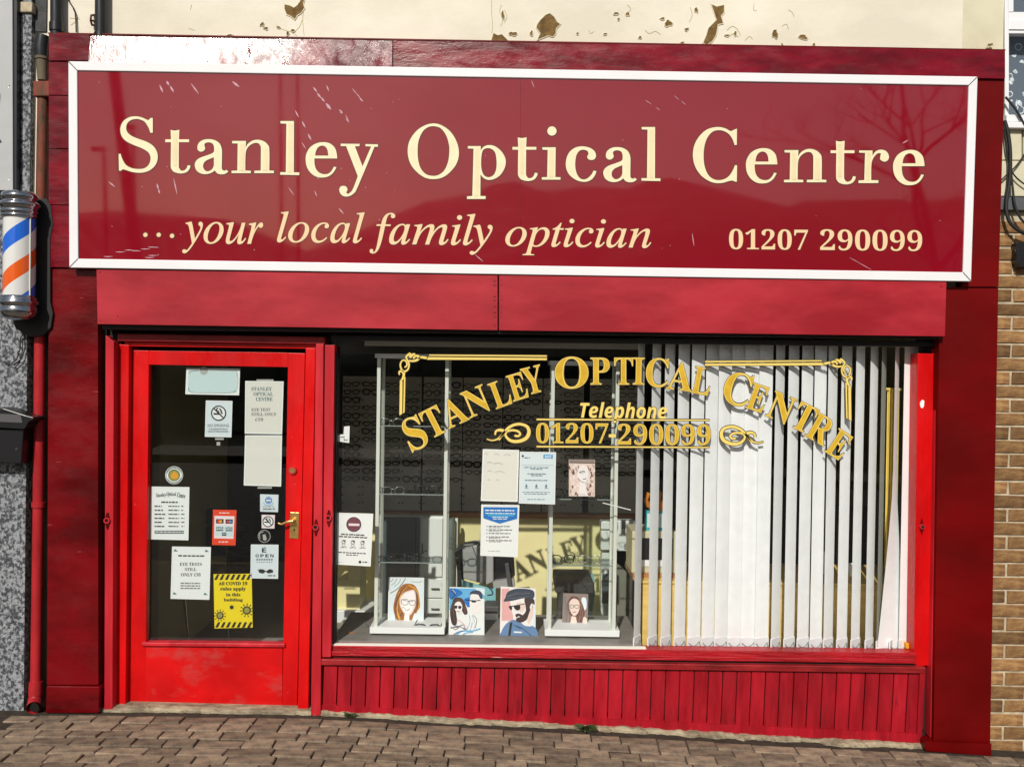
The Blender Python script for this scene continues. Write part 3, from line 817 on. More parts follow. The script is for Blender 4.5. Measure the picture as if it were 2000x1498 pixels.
# --- guide rails with bolt locks
def rail(pts, Y, t, lock=None, mat='rail_pink'):
    m_ = MB(); m_.slab(pts, Y, t); r_ = m_.build('guide_rail', mat, shop, bevel=.002)
    if lock:
        lx, ly = lock; c = U(lx, ly, Y)
        m2 = MB().use('rail_pink')
        for a, b in ((.011, .015),):
            vs = [];
        n = 8
        ro, ri = .0165, .0105
        vs = []
        for k in range(n):
            a_ = 2 * math.pi * (k + .5) / n
            vs += [c + Vector((ro * math.cos(a_), -.012, ro * math.sin(a_))), c + Vector((ri * math.cos(a_), -.012, ri * math.sin(a_))), c + Vector((ro * math.cos(a_), 0, ro * math.sin(a_))), c + Vector((ri * math.cos(a_), 0, ri * math.sin(a_)))]
        fs = []
        for k in range(n):
            i, j = 4 * k, 4 * ((k + 1) % n)
            fs += [(i, i + 1, j + 1, j)[::-1], (i, j, j + 2, i + 2)[::-1], (i + 1, i + 3, j + 3, j + 1)[::-1]]
        m2.add(vs, fs)
        m2.use('lock_hole')
        m2.tube([c + Vector((0, -.003, 0)), c + Vector((0, .001, 0))], .0105, 10, True, False)
        m2.use('oxblood_worn')
        m2.prism([c + Vector((-.010, -.005, .014)), c + Vector((-.003, -.005, .040)), c + Vector((.006, -.005, .040)), c + Vector((.011, -.005, .014))], (0, .006, 0))
        m2.prism([c + Vector((-.011, -.005, -.015)), c + Vector((.012, -.005, -.015)), c + Vector((.004, -.005, -.046)), c + Vector((-.002, -.005, -.046))], (0, .006, 0))
        m2.build('lock', None, r_)
    return r_
rail([(206, 655), (222.5, 668), (219.5, 1392), (203.5, 1394)], -0.035, 0.06, (210, 1016))
rail([(617, 672), (632, 672), (626, 1397), (607, 1397)], -0.035, 0.07, (617, 1029))
rail([(634.5, 674), (653.5, 674), (646, 1283), (629, 1283)], -0.032, 0.07, (642, 1011))
rail([(1830, 680), (1838, 680), (1825, 1440), (1817, 1440)], -0.035, 0.06, None)
MB().box(U(196, 1000).x, U(229, 1000).x, 0.03, 0.05, gz(-2.2) - .05, zc).build('backing_strip', 'shadow_gap', shop)
MB().box(U(1812, 1000).x, U(1842, 1000).x, 0.03, 0.05, -.2, zc).build('backing_strip', 'shadow_gap', shop)
# --- door frame
dfm = MB()
dfm.slab([(229, 672), (252, 674), (245, 1385), (222, 1387)], 0.02, 0.12)
frame = dfm.build('door_frame', 'pillar_red', shop, bevel=.003)
mb = MB(); mb.slab([(597, 680), (616.5, 680), (602, 1388), (581, 1388)], 0.02, 0.12); mb.build('jamb', 'pillar_red', frame, bevel=.003)
mb = MB(); mb.slab([(229, 652), (634, 658), (634, 672), (229, 666)], 0.0, 0.14); mb.build('head', 'kick_rail', frame, bevel=.003)
mb = MB(); mb.slab([(243, 667), (618, 672), (618, 681.5), (243, 676)], 0.03, 0.10); mb.build('head', 'pillar_red', frame, bevel=.003)
mb = MB(); mb.slab([(218, 1381), (604, 1391), (604, 1399), (214, 1391)], -0.03, 0.2); mb.build('threshold', 'step_stone', frame, bevel=.004)
mb = MB(); mb.slab([(246, 1378), (582, 1386), (582, 1390), (246, 1382)], 0.03, 0.08); mb.build('weather_bar', 'alu', frame)
# --- door leaf: stiles and rails round the pane
YD = 0.06
DT = [(259, 684), (596, 690), (580, 1386), (249, 1378)]
DG = [(290, 712), (562, 718), (552, 1255), (284, 1252)]
dr = MB(); dr.slab([DT[0], (291, 684.7), (284, 1378.6), DT[3]], YD, .045)
door = dr.build('door', 'pillar_red', shop, bevel=.003, label='bright red half glazed door with brass handle')
mb = MB(); mb.slab([(562.5, 689), DT[1], DT[2], (551, 1385)], YD, .045); mb.build('stile', 'pillar_red', door, bevel=.003)
mb = MB(); mb.slab([(291, 684.8), (562.5, 688.8), (562.5, 717), (290.5, 712)], YD + .001, .043); mb.build('top_rail', 'pillar_red', door, bevel=.002)
mb = MB(); mb.slab([(284, 1262), (552, 1264), (551, 1385), (283, 1378)], YD + .001, .043); mb.build('bottom_panel', 'door_panel', door, bevel=.002)
mb = MB(); mb.slab([(276, 1254.5), (556, 1257), (556, 1264), (276, 1261.5)], YD - .016, .05); mb.build('glazing_bead', 'rail_pink', door, bevel=.003)
mb = MB(); mb.slab([(285, 708), (567, 712), (556, 1262), (279, 1260)], YD + .030, .004)
dpane = mb.build('pane', 'door_glass', door)
# brass handle, keyhole plate, cylinder lock
mb = MB().use('brass')
mb.slab([(567, 1000), (584, 1001), (582.5, 1052), (565.5, 1051)], YD - .005, .005)
c0 = U(574, 1016, YD - .004)
mb.tube([c0, c0 + Vector((0, -.035, 0))], .0095, 12)
e0 = c0 + Vector((0, -.035, 0))
mb.tube([e0 + Vector((.004, 0, .001)), e0 + Vector((-.012, -.002, .001)), e0 + Vector((-.035, -.002, -.006)), e0 + Vector((-.055, 0, -.016)), e0 + Vector((-.068, .003, -.014)), e0 + Vector((-.074, .004, -.010))],
        [.009, .0085, .0065, .006, .0058, .005], 10)
mb.use('lock_hole')
k0 = U(574.5, 1034, YD - .0055)
mb.tube([k0, k0 + Vector((0, .003, 0))], .0045, 10, True, False)
mb.box(k0.x - .0025, k0.x + .0025, k0.y, k0.y + .003, k0.z - .012, k0.z)
mb.build('handle', None, door, bevel=.001)
mb = MB().use('rail_pink'); c1 = U(572, 918, YD)
mb.tube([c1 + Vector((0, -.012, 0)), c1 + Vector((0, .002, 0))], .0215, 20)
mb.use('brass'); mb.tube([c1 + Vector((0, -.016, 0)), c1 + Vector((0, -.010, 0))], .014, 16)
mb.build('cylinder_lock', None, door)
# --- shop window frame, sill mouldings
YW = 0.04
WT = [(655, 664), (1793, 677), (1787, 1272), (648, 1256)]
wf = MB(); wf.slab([(1793, 690), (1826, 691), (1818, 1300), (1785, 1300)], 0.0, 0.09)
wframe = wf.build('window_frame', 'pillar_red', shop, bevel=.003)
mb = MB(); mb.slab([(646, 655), (1830, 668), (1830, 677), (646, 664)], 0.0, 0.10); mb.build('head', 'black_matt', wframe)
mb = MB(); mb.slab([(652, 690), (659, 690), (652, 1260), (646, 1260)], 0.005, 0.08); mb.build('inner_bead', 'black_matt', wframe)
mb = MB(); mb.slab([(648, 1258), (1262, 1265), (1262, 1268), (648, 1261.5)], 0.004, 0.03); mb.build('white_bead', 'paper_cream', wframe, bevel=.001)
mb = MB(); mb.slab([(645, 1261), (1790, 1275), (1790, 1288), (645, 1272)], -0.004, 0.08); mb.build('sill_moulding', 'sill_red', wframe, bevel=.003)
mb = MB(); mb.slab([(645, 1271), (1788, 1287), (1788, 1296), (645, 1281)], -0.018, 0.09); mb.build('sill_moulding', 'sill_red', wframe, bevel=.004)
mb = MB(); mb.slab([(645, 1280), (1788, 1295.5), (1788, 1300), (645, 1284.5)], 0.0, 0.06); mb.build('sill_groove', 'shadow_gap', wframe)
bl = U(1800, 1028, 0.0)
mb = MB().use('rail_pink')
mb.tube([bl + Vector((0, -.014, 0)), bl], .015, 8, True, False); mb.use('lock_hole'); mb.tube([bl + Vector((0, -.0155, 0)), bl + Vector((0, -.013, 0))], .009, 10, True, False)
mb.use('oxblood_worn'); mb.prism([bl + Vector((-.010, -.004, .013)), bl + Vector((0, -.004, .045)), bl + Vector((.010, -.004, .013))], (0, .006, 0)); mb.prism([bl + Vector((-.010, -.004, -.013)), bl + Vector((.010, -.004, -.013)), bl + Vector((0, -.004, -.045))], (0, .006, 0))
mb.build('lock', None, wframe)
mb = MB(); mb.slab(ragged(1801, 789, 4.5, 7, 5, 9, .25), -0.003, .004); mb.build('paint_chip', 'paper_edge', wframe)
mb = MB(); mb.slab([(648, 655), (1800, 668), (1795, 1280), (640, 1266)], YW, .004)
wpane = mb.build('window_pane', 'window_glass', shop)
# --- stall riser of upright matchboards
rs = MB(); rs.slab([(630, 1292), (1806, 1308), (1806, 1425), (628, 1360)], 0.006, 0.05)
riser = rs.build('stall_riser', 'groove_red', shop)
def base_y(x): return 1393 + (x - 625) * (1449 - 1393) / (1806 - 625)       # foot of the riser follows the falling street
NB = 42
for i in range(NB):
    a = 632 + (1802 - 632) * i / NB; b = 632 + (1802 - 632) * (i + 1) / NB
    a2, b2 = a - 3 - (a > 1200) * 4 * (a - 1200) / 600, b - 3 - (b > 1200) * 4 * (b - 1200) / 600
    t = 1300 + (a - 630) * 15 / 1176
    dy = random.uniform(-.0015, .0015)
    mb = MB(); mb.slab([(a + 1.0, t), (b - 1.0, t), (b2 - 1.0, base_y(b2) - 14), (a2 + 1.0, base_y(a2) - 14)], -0.010 + dy, .02)
    mb.build('board', 'board_red', riser, bevel=.0022)
mb = MB(); mb.slab([(626, 1287), (1809, 1303), (1808, 1315), (626, 1299)], -0.030, 0.06); mb.build('top_rail', 'kick_rail', riser, bevel=.004)
mb = MB()
pts = [(628 + 60 * k, base_y(628 + 60 * k) - 16) for k in range(20)] + [(1800, base_y(1800) - 16)]
pts2 = [(x, base_y(x) + 2) for x, y in reversed(pts)]
mb.slab(pts + pts2, -0.020, 0.05); mb.build('kick_board', 'board_red', riser, bevel=.003)
mb = MB(); mb.slab([(1797, 1312), (1808, 1312), (1801, 1446), (1791, 1446)], -0.024, 0.04); mb.build('end_stile', 'board_red', riser, bevel=.003)
mb = MB(); mb.slab([(1760, 1438), (1806, 1440), (1812, 1462), (1770, 1452)], -0.012, .06); mb.build('splash_foot', 'step_stone', riser)

# ================================================================ main sign
PS = Plane(U(1000, 536, -0.115), (0, -1, -0.037))
sign = thing('shop_sign', 'long burgundy fascia sign with cream serif lettering in a white frame', 'sign', PS.at(1000, 540))
O = [(133, 120), (1910, 150), (1897, 550), (135, 523)]
I = [(150.5, 138), (1892.5, 167), (1881, 532), (152.5, 505.5)]
mb = MB(); mb.prism([PS.at(x, y, -0.008) for x, y in [(148, 136), (1894, 165), (1883, 534), (150, 507)]], PS.n * -.01)
panel = mb.build('panel', 'sign_acrylic', sign)
for i in range(4):
    j = (i + 1) % 4
    mb = MB(); mb.slab([O[i], O[j], I[j], I[i]], PS, 0.03); mb.build('frame_piece', 'sign_frame_white', sign, bevel=.0035)
mb = MB()
for i in range(4): mb.ribbon([O[i], I[i]], 1.6, PS, 0.0006, False)
mb.build('mitre_joints', 'mitre_dark', sign)
S_ = 6.4516
GL = {
 'S': ((210, 210), [[(570,135,1),(570,322,1),(540,322,1),(515,255),(470,185),(410,155),(355,148),(290,165),(245,210),(235,265),(250,315),(300,360),(380,395),(480,430),(560,475),(610,535),(632,605),(625,680),(590,745),(530,795),(460,820),(390,825),(310,815),(230,790),(190,782),(175,798,1),(145,800,1),(140,588,1),(165,588,1),(185,650),(230,725),(300,765),(380,778),(460,770),(515,730),(540,670),(538,610),(505,560),(430,515),(330,475),(240,430),(185,375),(162,305),(170,230),(210,165),(280,125),(350,115),(420,125),(480,150),(515,162),(540,137,1)]]),
 't': ((210, 210), [[(795,285,1),(845,294),(905,285,1),(900,405,1),(1028,405,1),(1028,440,1),(899,440,1),(898,730),(905,770),(930,798),(965,795),(995,770),(1010,730,1),(1045,735,1),(1035,775),(1000,815),(950,832),(895,832),(835,812),(805,775),(797,720),(800,440,1),(728,440,1),(728,405,1),(800,405,1)]]),
 'a': ((210, 210), [[(1235,450,1),(1220,475),(1230,520),(1210,550),(1175,560),(1140,540),(1132,500),(1150,450),(1200,415),(1270,402),(1350,415),(1410,455),(1438,520),(1442,600),(1440,760),(1450,790),(1475,800),(1498,788,1),(1522,812,1),(1482,838),(1430,845),(1380,830),(1352,795,1),(1310,825),(1250,842),(1180,835),(1125,800),(1100,740),(1110,685),(1160,640),(1250,607),(1320,580),(1343,555,1),(1342,500),(1325,460),(1280,442)],
                    [(1340,630,1),(1290,650),(1235,678),(1207,720),(1210,770),(1245,805),(1290,800),(1325,770),(1340,730,1)]]),
 'n': ((1320, 210), [[(1370,540,1),(1545,540,1),(1540,625,1),(1570,575),(1630,535),(1700,525),(1770,545),(1820,590),(1838,650),(1838,911,1),(1896,915,1),(1896,945,1),(1650,945,1),(1650,915,1),(1730,912,1),(1732,650),(1725,600),(1700,570),(1655,565),(1600,590),(1555,640),(1538,720),(1535,912,1),(1605,915,1),(1605,945,1),(1362,945,1),(1362,915,1),(1435,912,1),(1440,572,1),(1370,570,1)]]),
 'l': ((480, 210), [[(437,175,1),(607,175,1),(605,820,1),(675,822,1),(673,855,1),(435,850,1),(435,818,1),(505,818,1),(512,207,1),(440,205,1)]]),
 'e': ((1320, 210), [[(1280,720,1),(1272,650),(1250,585),(1190,532),(1110,515),(1020,530),(940,580),(893,660),(883,740),(900,830),(950,905),(1020,950),(1095,960),(1170,945),(1230,900),(1272,830,1),(1238,824,1),(1212,872),(1170,910),(1110,918),(1050,895),(1010,845),(995,780),(993,720,1)],
                     [(1003,685,1),(1012,630),(1040,580),(1090,558),(1135,575),(1160,620),(1168,685,1)]]),
 'y': ((480, 210), [[(1197,460,1),(1435,462,1),(1432,492,1),(1375,492,1),(1472,745,1),(1580,495,1),(1508,492,1),(1508,465,1),(1665,468,1),(1665,498,1),(1622,498,1),(1412,1000),(1360,1085),(1300,1120),(1240,1122),(1195,1090),(1178,1040),(1195,1000),(1235,990),(1270,1005),(1282,1040),(1268,1075),(1290,1090),(1330,1060),(1360,1005),(1412,868,1),(1265,490,1),(1197,490,1)]]),
 'O': ((780, 210), [[(425,205),(525,225),(635,300),(715,420),(750,560),(725,700),(640,815),(540,885),(430,905),(320,885),(215,810),(135,700),(105,560),(130,420),(215,300),(320,230)],
                    [(425,238),(520,265),(590,355),(625,470),(630,560),(615,680),(570,790),(500,850),(425,865),(340,845),(275,780),(240,680),(230,560),(240,430),(285,320),(345,260)]]),
 'p': ((780, 210), [[(863,490,1),(1025,490,1),(1025,545,1),(1060,500),(1120,478),(1200,490),(1280,550),(1330,630),(1340,700),(1320,780),(1265,860),(1190,905),(1120,915),(1060,890),(1022,845,1),(1020,1118,1),(1088,1120,1),(1085,1155,1),(853,1155,1),(853,1122,1),(920,1118,1),(935,522,1),(863,520,1)],
                    [(1110,515),(1170,530),(1210,580),(1225,680),(1220,780),(1190,850),(1130,882),(1070,860),(1037,790),(1030,690),(1037,590),(1060,535)]]),
 'i': ((1040, 210), [[(125,505,1),(292,505,1),(288,880,1),(355,882,1),(352,912,1),(118,912,1),(118,882,1),(185,880,1),(192,538,1),(125,535,1)]]),
 'c': ((1040, 210), [[(800,610),(785,650),(745,665),(705,655),(690,625),(705,585),(690,550),(640,535),(590,550),(555,600),(540,680),(540,760),(560,840),(600,895),(650,910),(700,890),(745,845),(770,798,1),(805,805,1),(790,850),(750,905),(690,935),(620,937),(540,910),(465,850),(425,770),(422,680),(450,590),(510,525),(590,495),(670,497),(740,520),(785,560)]]),
 'C': ((1320, 210), [[(770,270,1),(768,475,1),(740,478,1),(715,405),(670,340),(610,302),(545,290),(470,305),(405,370),(365,470),(350,590),(358,720),(395,830),(455,895),(530,918),(610,905),(670,865),(715,800),(745,730,1),(772,730,1),(768,940,1),(742,936,1),(725,927),(695,925),(650,935),(590,952),(510,955),(420,930),(320,860),(245,750),(215,620),(230,490),(285,380),(370,295),(460,258),(550,250),(630,270),(690,300),(735,283,1)]]),
 'r': ((1540, 210), [[(890,545,1),(1060,545,1),(1058,610,1),(1100,555),(1160,535),(1225,550),(1262,600),(1262,650),(1230,682),(1190,682),(1155,655),(1158,615),(1165,580,1),(1120,583),(1070,640),(1045,720),(1042,918,1),(1135,920,1),(1130,955,1),(882,955,1),(882,922,1),(955,918,1),(965,575,1),(890,572,1)]]),
}
PLACE = [('S', 0, 0), ('t', 0, 0), ('a', 0, 0), ('n', -1078.9, -17.8), ('l', 0, 0), ('e', -859.9, -11.6), ('y', 0, 0), ('O', 0, 0), ('p', 0, 0), ('t', 678.1, 14.7),
         ('i', 0, 0), ('c', 0, 0), ('a', 797.9, 15.5), ('l', 705.4, 11.6), ('C', 0, 0), ('e', 0, 0), ('n', 0, 0), ('t', 1299.4, 21.4), ('r', 0, 0), ('e', 287.4, 3.4)]
CORES = {'t': [((822, 878), 320, (822, 872), 740)], 'n': [((1462, 1522), 575, (1458, 1518), 912), ((1756, 1818), 640, (1754, 1816), 912)], 'l': [((534, 588), 205, (528, 584), 818)],
         'i': [((212, 270), 536, (208, 268), 880)], 'p': [((955, 1006), 522, (942, 1000), 1118)], 'r': [((985, 1040), 575, (976, 1028), 918)]}
for ch, dx, dy in PLACE:
    mb = MB()
    (ox, oy), loops = GL[ch]
    pol = [[(ox + dx + x / S_, oy + dy + y / S_) for x, y in outline(lp)] for lp in loops]
    if ch == 'i': extra = [(ox + dx + 245 / S_ + 9.0 * math.cos(a), oy + dy + 300 / S_ + 9.0 * math.sin(a)) for a in [2 * math.pi * k / 20 for k in range(20)]]
    for mat, d, off in (('letter_rim', 1.5, -.0066), ('letter_cream', 0.0, -.0054)):
        mb.use(mat)
        mb.poly(inflate(pol[0], d), PS, off, [inflate(h, -d) for h in pol[1:]])
        if ch == 'i': mb.poly(inflate(extra, d), PS, off)
    mb.use('letter_core')
    for x0, y0, x1, y1 in CORES.get(ch, []):
        mb.poly([(ox + dx + a / S_, oy + dy + b / S_) for a, b in ((x0[0], y0), (x0[1], y0), (x1[1], y1), (x1[0], y1))], PS, -.0042)
    mb.build('letter', None, sign)
LY = (('letter_rim', .016, -.0066), ('letter_peach', 0.004, -.0054))
for w_, a, b, c_, d in [('your', 356, 434, 514, 496), ('local', 541, 414, 712, 475), ('family', 722, 417, 962, 497), ('optician', 987, 428, 1272, 500)]:
    word_parts(sign, w_, PS, a, b, c_, d, LY, 'ital', slope=.012, refo=.004)
for cx, cy in ((284, 459), (310, 459), (336, 461)):
    mb = MB().use('letter_rim'); mb.disc(PS, cx, cy, 6, -.0066, 14); mb.use('letter_peach'); mb.disc(PS, cx, cy, 4.2, -.0054, 14); mb.build('dot', None, sign)
LY = (('letter_rim', .014, -.0066), ('letter_peach', -.004, -.0054))
word_parts(sign, '01207', PS, 1424, 448, 1578, 488, LY, 'bold', slope=.01, refo=-.004, name='numeral')
word_parts(sign, '290099', PS, 1602, 449, 1801, 490, LY, 'bold', slope=.01, refo=-.004, name='numeral')
sc = MB().use('scuff')  # pale strokes painting the sun's glints on scratches in the panel
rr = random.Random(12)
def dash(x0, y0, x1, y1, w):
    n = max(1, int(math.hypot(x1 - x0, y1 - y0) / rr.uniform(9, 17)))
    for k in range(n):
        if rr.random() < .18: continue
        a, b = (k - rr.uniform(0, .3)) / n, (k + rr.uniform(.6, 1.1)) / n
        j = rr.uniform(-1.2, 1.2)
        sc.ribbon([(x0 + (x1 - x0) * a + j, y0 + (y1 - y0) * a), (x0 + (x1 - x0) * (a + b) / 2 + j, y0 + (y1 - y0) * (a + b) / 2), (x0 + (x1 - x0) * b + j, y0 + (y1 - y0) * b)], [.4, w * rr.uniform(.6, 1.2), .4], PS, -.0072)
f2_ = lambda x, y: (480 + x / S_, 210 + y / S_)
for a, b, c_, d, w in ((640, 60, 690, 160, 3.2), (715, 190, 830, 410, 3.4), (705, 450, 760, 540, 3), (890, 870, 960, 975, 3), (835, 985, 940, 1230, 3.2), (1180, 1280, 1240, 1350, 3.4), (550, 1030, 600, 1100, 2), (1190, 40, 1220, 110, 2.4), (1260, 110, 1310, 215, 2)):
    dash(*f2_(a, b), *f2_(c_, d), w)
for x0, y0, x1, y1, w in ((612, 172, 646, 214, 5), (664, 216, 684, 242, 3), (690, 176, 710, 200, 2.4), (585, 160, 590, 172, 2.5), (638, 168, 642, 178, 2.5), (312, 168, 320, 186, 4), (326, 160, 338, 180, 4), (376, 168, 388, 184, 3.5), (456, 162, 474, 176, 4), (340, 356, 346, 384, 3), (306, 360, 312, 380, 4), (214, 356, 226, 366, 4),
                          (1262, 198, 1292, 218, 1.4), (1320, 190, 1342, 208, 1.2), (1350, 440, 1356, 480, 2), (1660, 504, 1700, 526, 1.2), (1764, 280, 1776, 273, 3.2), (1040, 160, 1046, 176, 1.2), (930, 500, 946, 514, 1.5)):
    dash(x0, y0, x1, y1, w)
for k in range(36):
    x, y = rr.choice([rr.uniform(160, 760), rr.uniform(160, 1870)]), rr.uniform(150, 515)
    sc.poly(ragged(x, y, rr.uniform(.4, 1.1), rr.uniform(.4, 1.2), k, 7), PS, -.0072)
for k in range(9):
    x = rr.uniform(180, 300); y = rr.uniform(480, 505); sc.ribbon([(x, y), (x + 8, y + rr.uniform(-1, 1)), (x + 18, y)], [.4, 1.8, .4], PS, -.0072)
sc.build('scratch_glints', None, sign, kind='stuff')
mb = MB(); mb.use('burgundy_board'); mb.q(1016.4, 152, 1017.2, 519, PS, -.0074); mb.build('panel_joint', None, sign)

# ================================================================ gold lettering on the window pane
PG = flat(YW + .0055)
def gl(mb, text, cx, cy, h, w, rot, style='bold'):
    r = math.radians(rot)
    for mat, o_, off in (('gold_rim', .020, .000), ('gold_pale', .004, .0005), ('gold', -.016, .001)):
        mb.use(mat)
        e = (o_ - .006) * h
        letter(mb, text, PG, cx - w / 2 - e, cy - h / 2 - e, cx + w / 2 + e, cy + h / 2 + e, off, style, o_, rot=r, ref=o_, res=4)
for t, cx, cy, h, w, rot in [('S', 810, 846, 66, 40, -24), ('T', 847, 824, 56, 40, -27), ('A', 886, 804, 54, 46, -25), ('N', 930, 784, 54, 48, -23), ('L', 977, 769, 52, 36, -20), ('E', 1011, 755, 52, 34, -17), ('Y', 1041, 742, 53, 40, -14),
                             ('O', 1116.5, 728, 63, 66, 0), ('P', 1172, 725, 53, 38, 0), ('T', 1218, 725, 53, 37, 0), ('I', 1247.5, 725, 53, 23, 1), ('C', 1284, 728, 58, 45, 3), ('A', 1329, 735, 55, 50, 7), ('L', 1371, 744, 53, 36, 11),
                             ('C', 1441, 760, 66, 54, 14), ('E', 1480, 777, 52, 36, 19), ('N', 1526, 797, 55, 48, 23), ('T', 1571, 816, 54, 40, 27), ('R', 1603, 838, 54, 44, 30), ('E', 1639, 868, 54, 36, 33)]:
    mb = MB(); gl(mb, t, cx, cy, h, w, rot); mb.build('letter', None, wpane)
word_parts(wpane, 'Telephone', PG, 1133, 786, 1303, 826, (('gold_rim', .03, .0), ('gold_pale', .004, .0008)), 'sansbi', slope=.012, refo=.004)
LY = (('gold_rim', .018, .0), ('gold_pale', 0.0, .0005), ('gold', -.02, .001))
word_parts(wpane, '01207', PG, 1047, 826, 1188, 866, LY, 'bold', slope=.006, refo=0.0, name='numeral')
word_parts(wpane, '290099', PG, 1206, 828, 1388, 869, LY, 'bold', slope=.006, refo=0.0, name='numeral')
mb = MB()
mb.use('gold_pale'); mb.q(1189, 848, 1203, 854, PG, .0008)
for y in (819, 872):
    mb.use('gold_rim'); mb.poly([(1046, y - 3), (1386, y - 1), (1386, y + 4), (1046, y + 3)], PG, 0)
    mb.use('gold_pale'); mb.poly([(1048, y - 1.4), (1385, y + .6), (1385, y + 3), (1048, y + 1.6)], PG, .0008)
mb.build('gold_rules', None, wpane)
def scroll(mb, f):
    k = 4.348
    main = [(45,335),(90,348),(140,335),(185,290),(240,235),(310,210),(380,225),(405,270),(385,325),(320,355),(250,350),(208,310),(215,275),(260,262),(310,270),(330,295),(310,312),(282,306)]
    leaf = [(118,302),(125,270),(160,260),(192,275),(165,320),(150,348)]
    for mat, e, off in (('gold_rim', 3, 0), ('gold_pale', 0, .0008)):
        mb.use(mat)
        mb.ribbon([f(940 + x / k, 780 + y / k) for x, y in main], [1.5 + e, 3 + e, 5 + e, 5 + e, 7 + e, 6 + e, 4 + e, 4 + e, 4 + e, 4 + e], PG, off)
        mb.ribbon([f(940 + x / k, 780 + y / k) for x, y in leaf], [3 + e, 4 + e, 6 + e, 4 + e, 2 + e], PG, off)
mb = MB(); scroll(mb, lambda x, y: (x, y)); mb.build('scroll_ornament', None, wpane)
mb = MB(); scroll(mb, lambda x, y: (2440 - x + 2, y + 5)); mb.build('scroll_ornament', None, wpane)
def corner(mb, f, xend):
    k = 10.7; P_ = lambda x, y: f(770 + x / k, 680 + y / k)
    sp = [(212,398),(242,388),(266,350),(262,300),(228,258),(180,255),(138,300),(130,380),(165,460),(220,485),(280,450),(308,370),(300,290),(262,225),(250,180),(300,130),(345,110)]
    cu = [(108,560),(105,500),(150,480),(198,525),(190,600),(160,660),(120,690)]
    lf = [(310,258),(380,270),(470,250),(520,200),(480,162),(430,172),(400,222)]
    l2 = [(320,190),(380,140),(440,120)]
    l3 = [(500,230),(560,190),(640,200),(705,208)]
    for mat, e, off in (('gold_rim', 2.2, 0), ('gold_pale', 0, .0008)):
        mb.use(mat)
        for pts, w in ((sp, [2, 3, 3, 2.5, 3, 3.5, 3, 3, 3.5, 4]), (cu, [2, 4, 5, 4, 2]), (lf, [3, 4, 5, 4, 3]), (l2, [6, 5, 2]), (l3, [2, 4, 5, 2])):
            mb.ribbon([P_(*p_) for p_ in pts], [x + e for x in w], PG, off)
        h = e / 2
        y0, y1 = 694, 699
        mb.poly([f(838 - h, 692.5 - h), f(xend + h, 694 - h), f(xend + h, 697 + h), f(838 - h, 695 + h)], PG, off)
        mb.poly([f(834 - h, 697.5 - h), f(xend + h, 699.5 - h), f(xend + h, 703.5 + h), f(834 - h, 702.5 + h)], PG, off)
        mb.poly([P_(118 - h * k, 695), P_(172 + h * k, 690), P_(166 + h * k, 1370 + h * k), P_(108 - h * k, 1405 + h * k)], PG, off)
        mb.poly([P_(203 - h * k, 600), P_(234 + h * k, 600), P_(216 + h * k, 1345 + h * k), P_(186 - h * k, 1360 + h * k)], PG, off)
mb = MB(); corner(mb, lambda x, y: (x, y), 1068); mb.build('corner_ornament', None, wpane)
mb = MB(); corner(mb, lambda x, y: (2443 - x, y + 11), 1066); mb.build('corner_ornament', None, wpane)

# ================================================================ left neighbour, pipes, barber pole, letter box
ln = thing('neighbouring_shop', 'grey stone dashed shop wall with plain grey sign panel, at the far left edge', 'shop', (U(20, 1390, 0).x, 0, 0))
xa = U(62, 0, 0).x; xb = U(47, 1390, 0).x
mb = MB(); mb.slab([(-170, -220), (62, -220), (62, 30), (53, 700), (45.5, 1440), (-170, 1440)], -0.035, 0.30); mb.build('dashed_wall', 'granite_dash', ln)
mb = MB(); mb.slab([(-200, -60), (24, -60), (25, 372), (-200, 372)], -0.085, 0.045); mb.build('sign_panel', 'grey_panel', ln, bevel=.002)
mb = MB(); mb.slab([(25, -60), (33, -60), (32, 376), (24, 376)], -0.075, 0.04); mb.build('panel_edge', 'black_trim', ln)
mb = MB(); mb.slab([(-60, 380), (30, 380), (30, 388), (-60, 388)], -0.075, 0.04); mb.build('panel_edge', 'black_trim', ln)
mb = MB().use('paper_edge')
for py in (171, 352): c = U(17, py, -.086); mb.tube([c, c + Vector((0, .002, 0))], .004, 8)
mb.use('black_trim')
c = U(18, 168, -.087); mb.tube([c, c + Vector((0, .002, 0))], .003, 8)
mb.build('screws', None, ln)
mb = MB().use('black_trim')
pl_ = flat(-.0858)
mb.ribbon([(-10, 168), (-4, 172), (0, 190), (-4, 212), (-12, 222)], 1.4, pl_)
mb.ribbon([(-12, 250), (-6, 266), (2, 279)], 4.0, pl_)
mb.build('letter_edge', None, ln)
mb = MB(); mb.slab([(32, 4), (63, 4), (62, 24), (32, 24)], -0.05, .05); mb.build('cap_stone', 'mortar', ln, bevel=.004)
mb = MB(); mb.slab([(66, -220), (94, -220), (90, 62), (66, 62)], -0.01, 0.10); mb.build('upper_brickwork', 'dark_slate', ln)
mb = MB(); mb.slab([(57, 60), (98, 60), (91, 1392), (46, 1440), (40, 1390)], 0.02, 0.10); mb.build('party_strip', 'party_wall', ln)

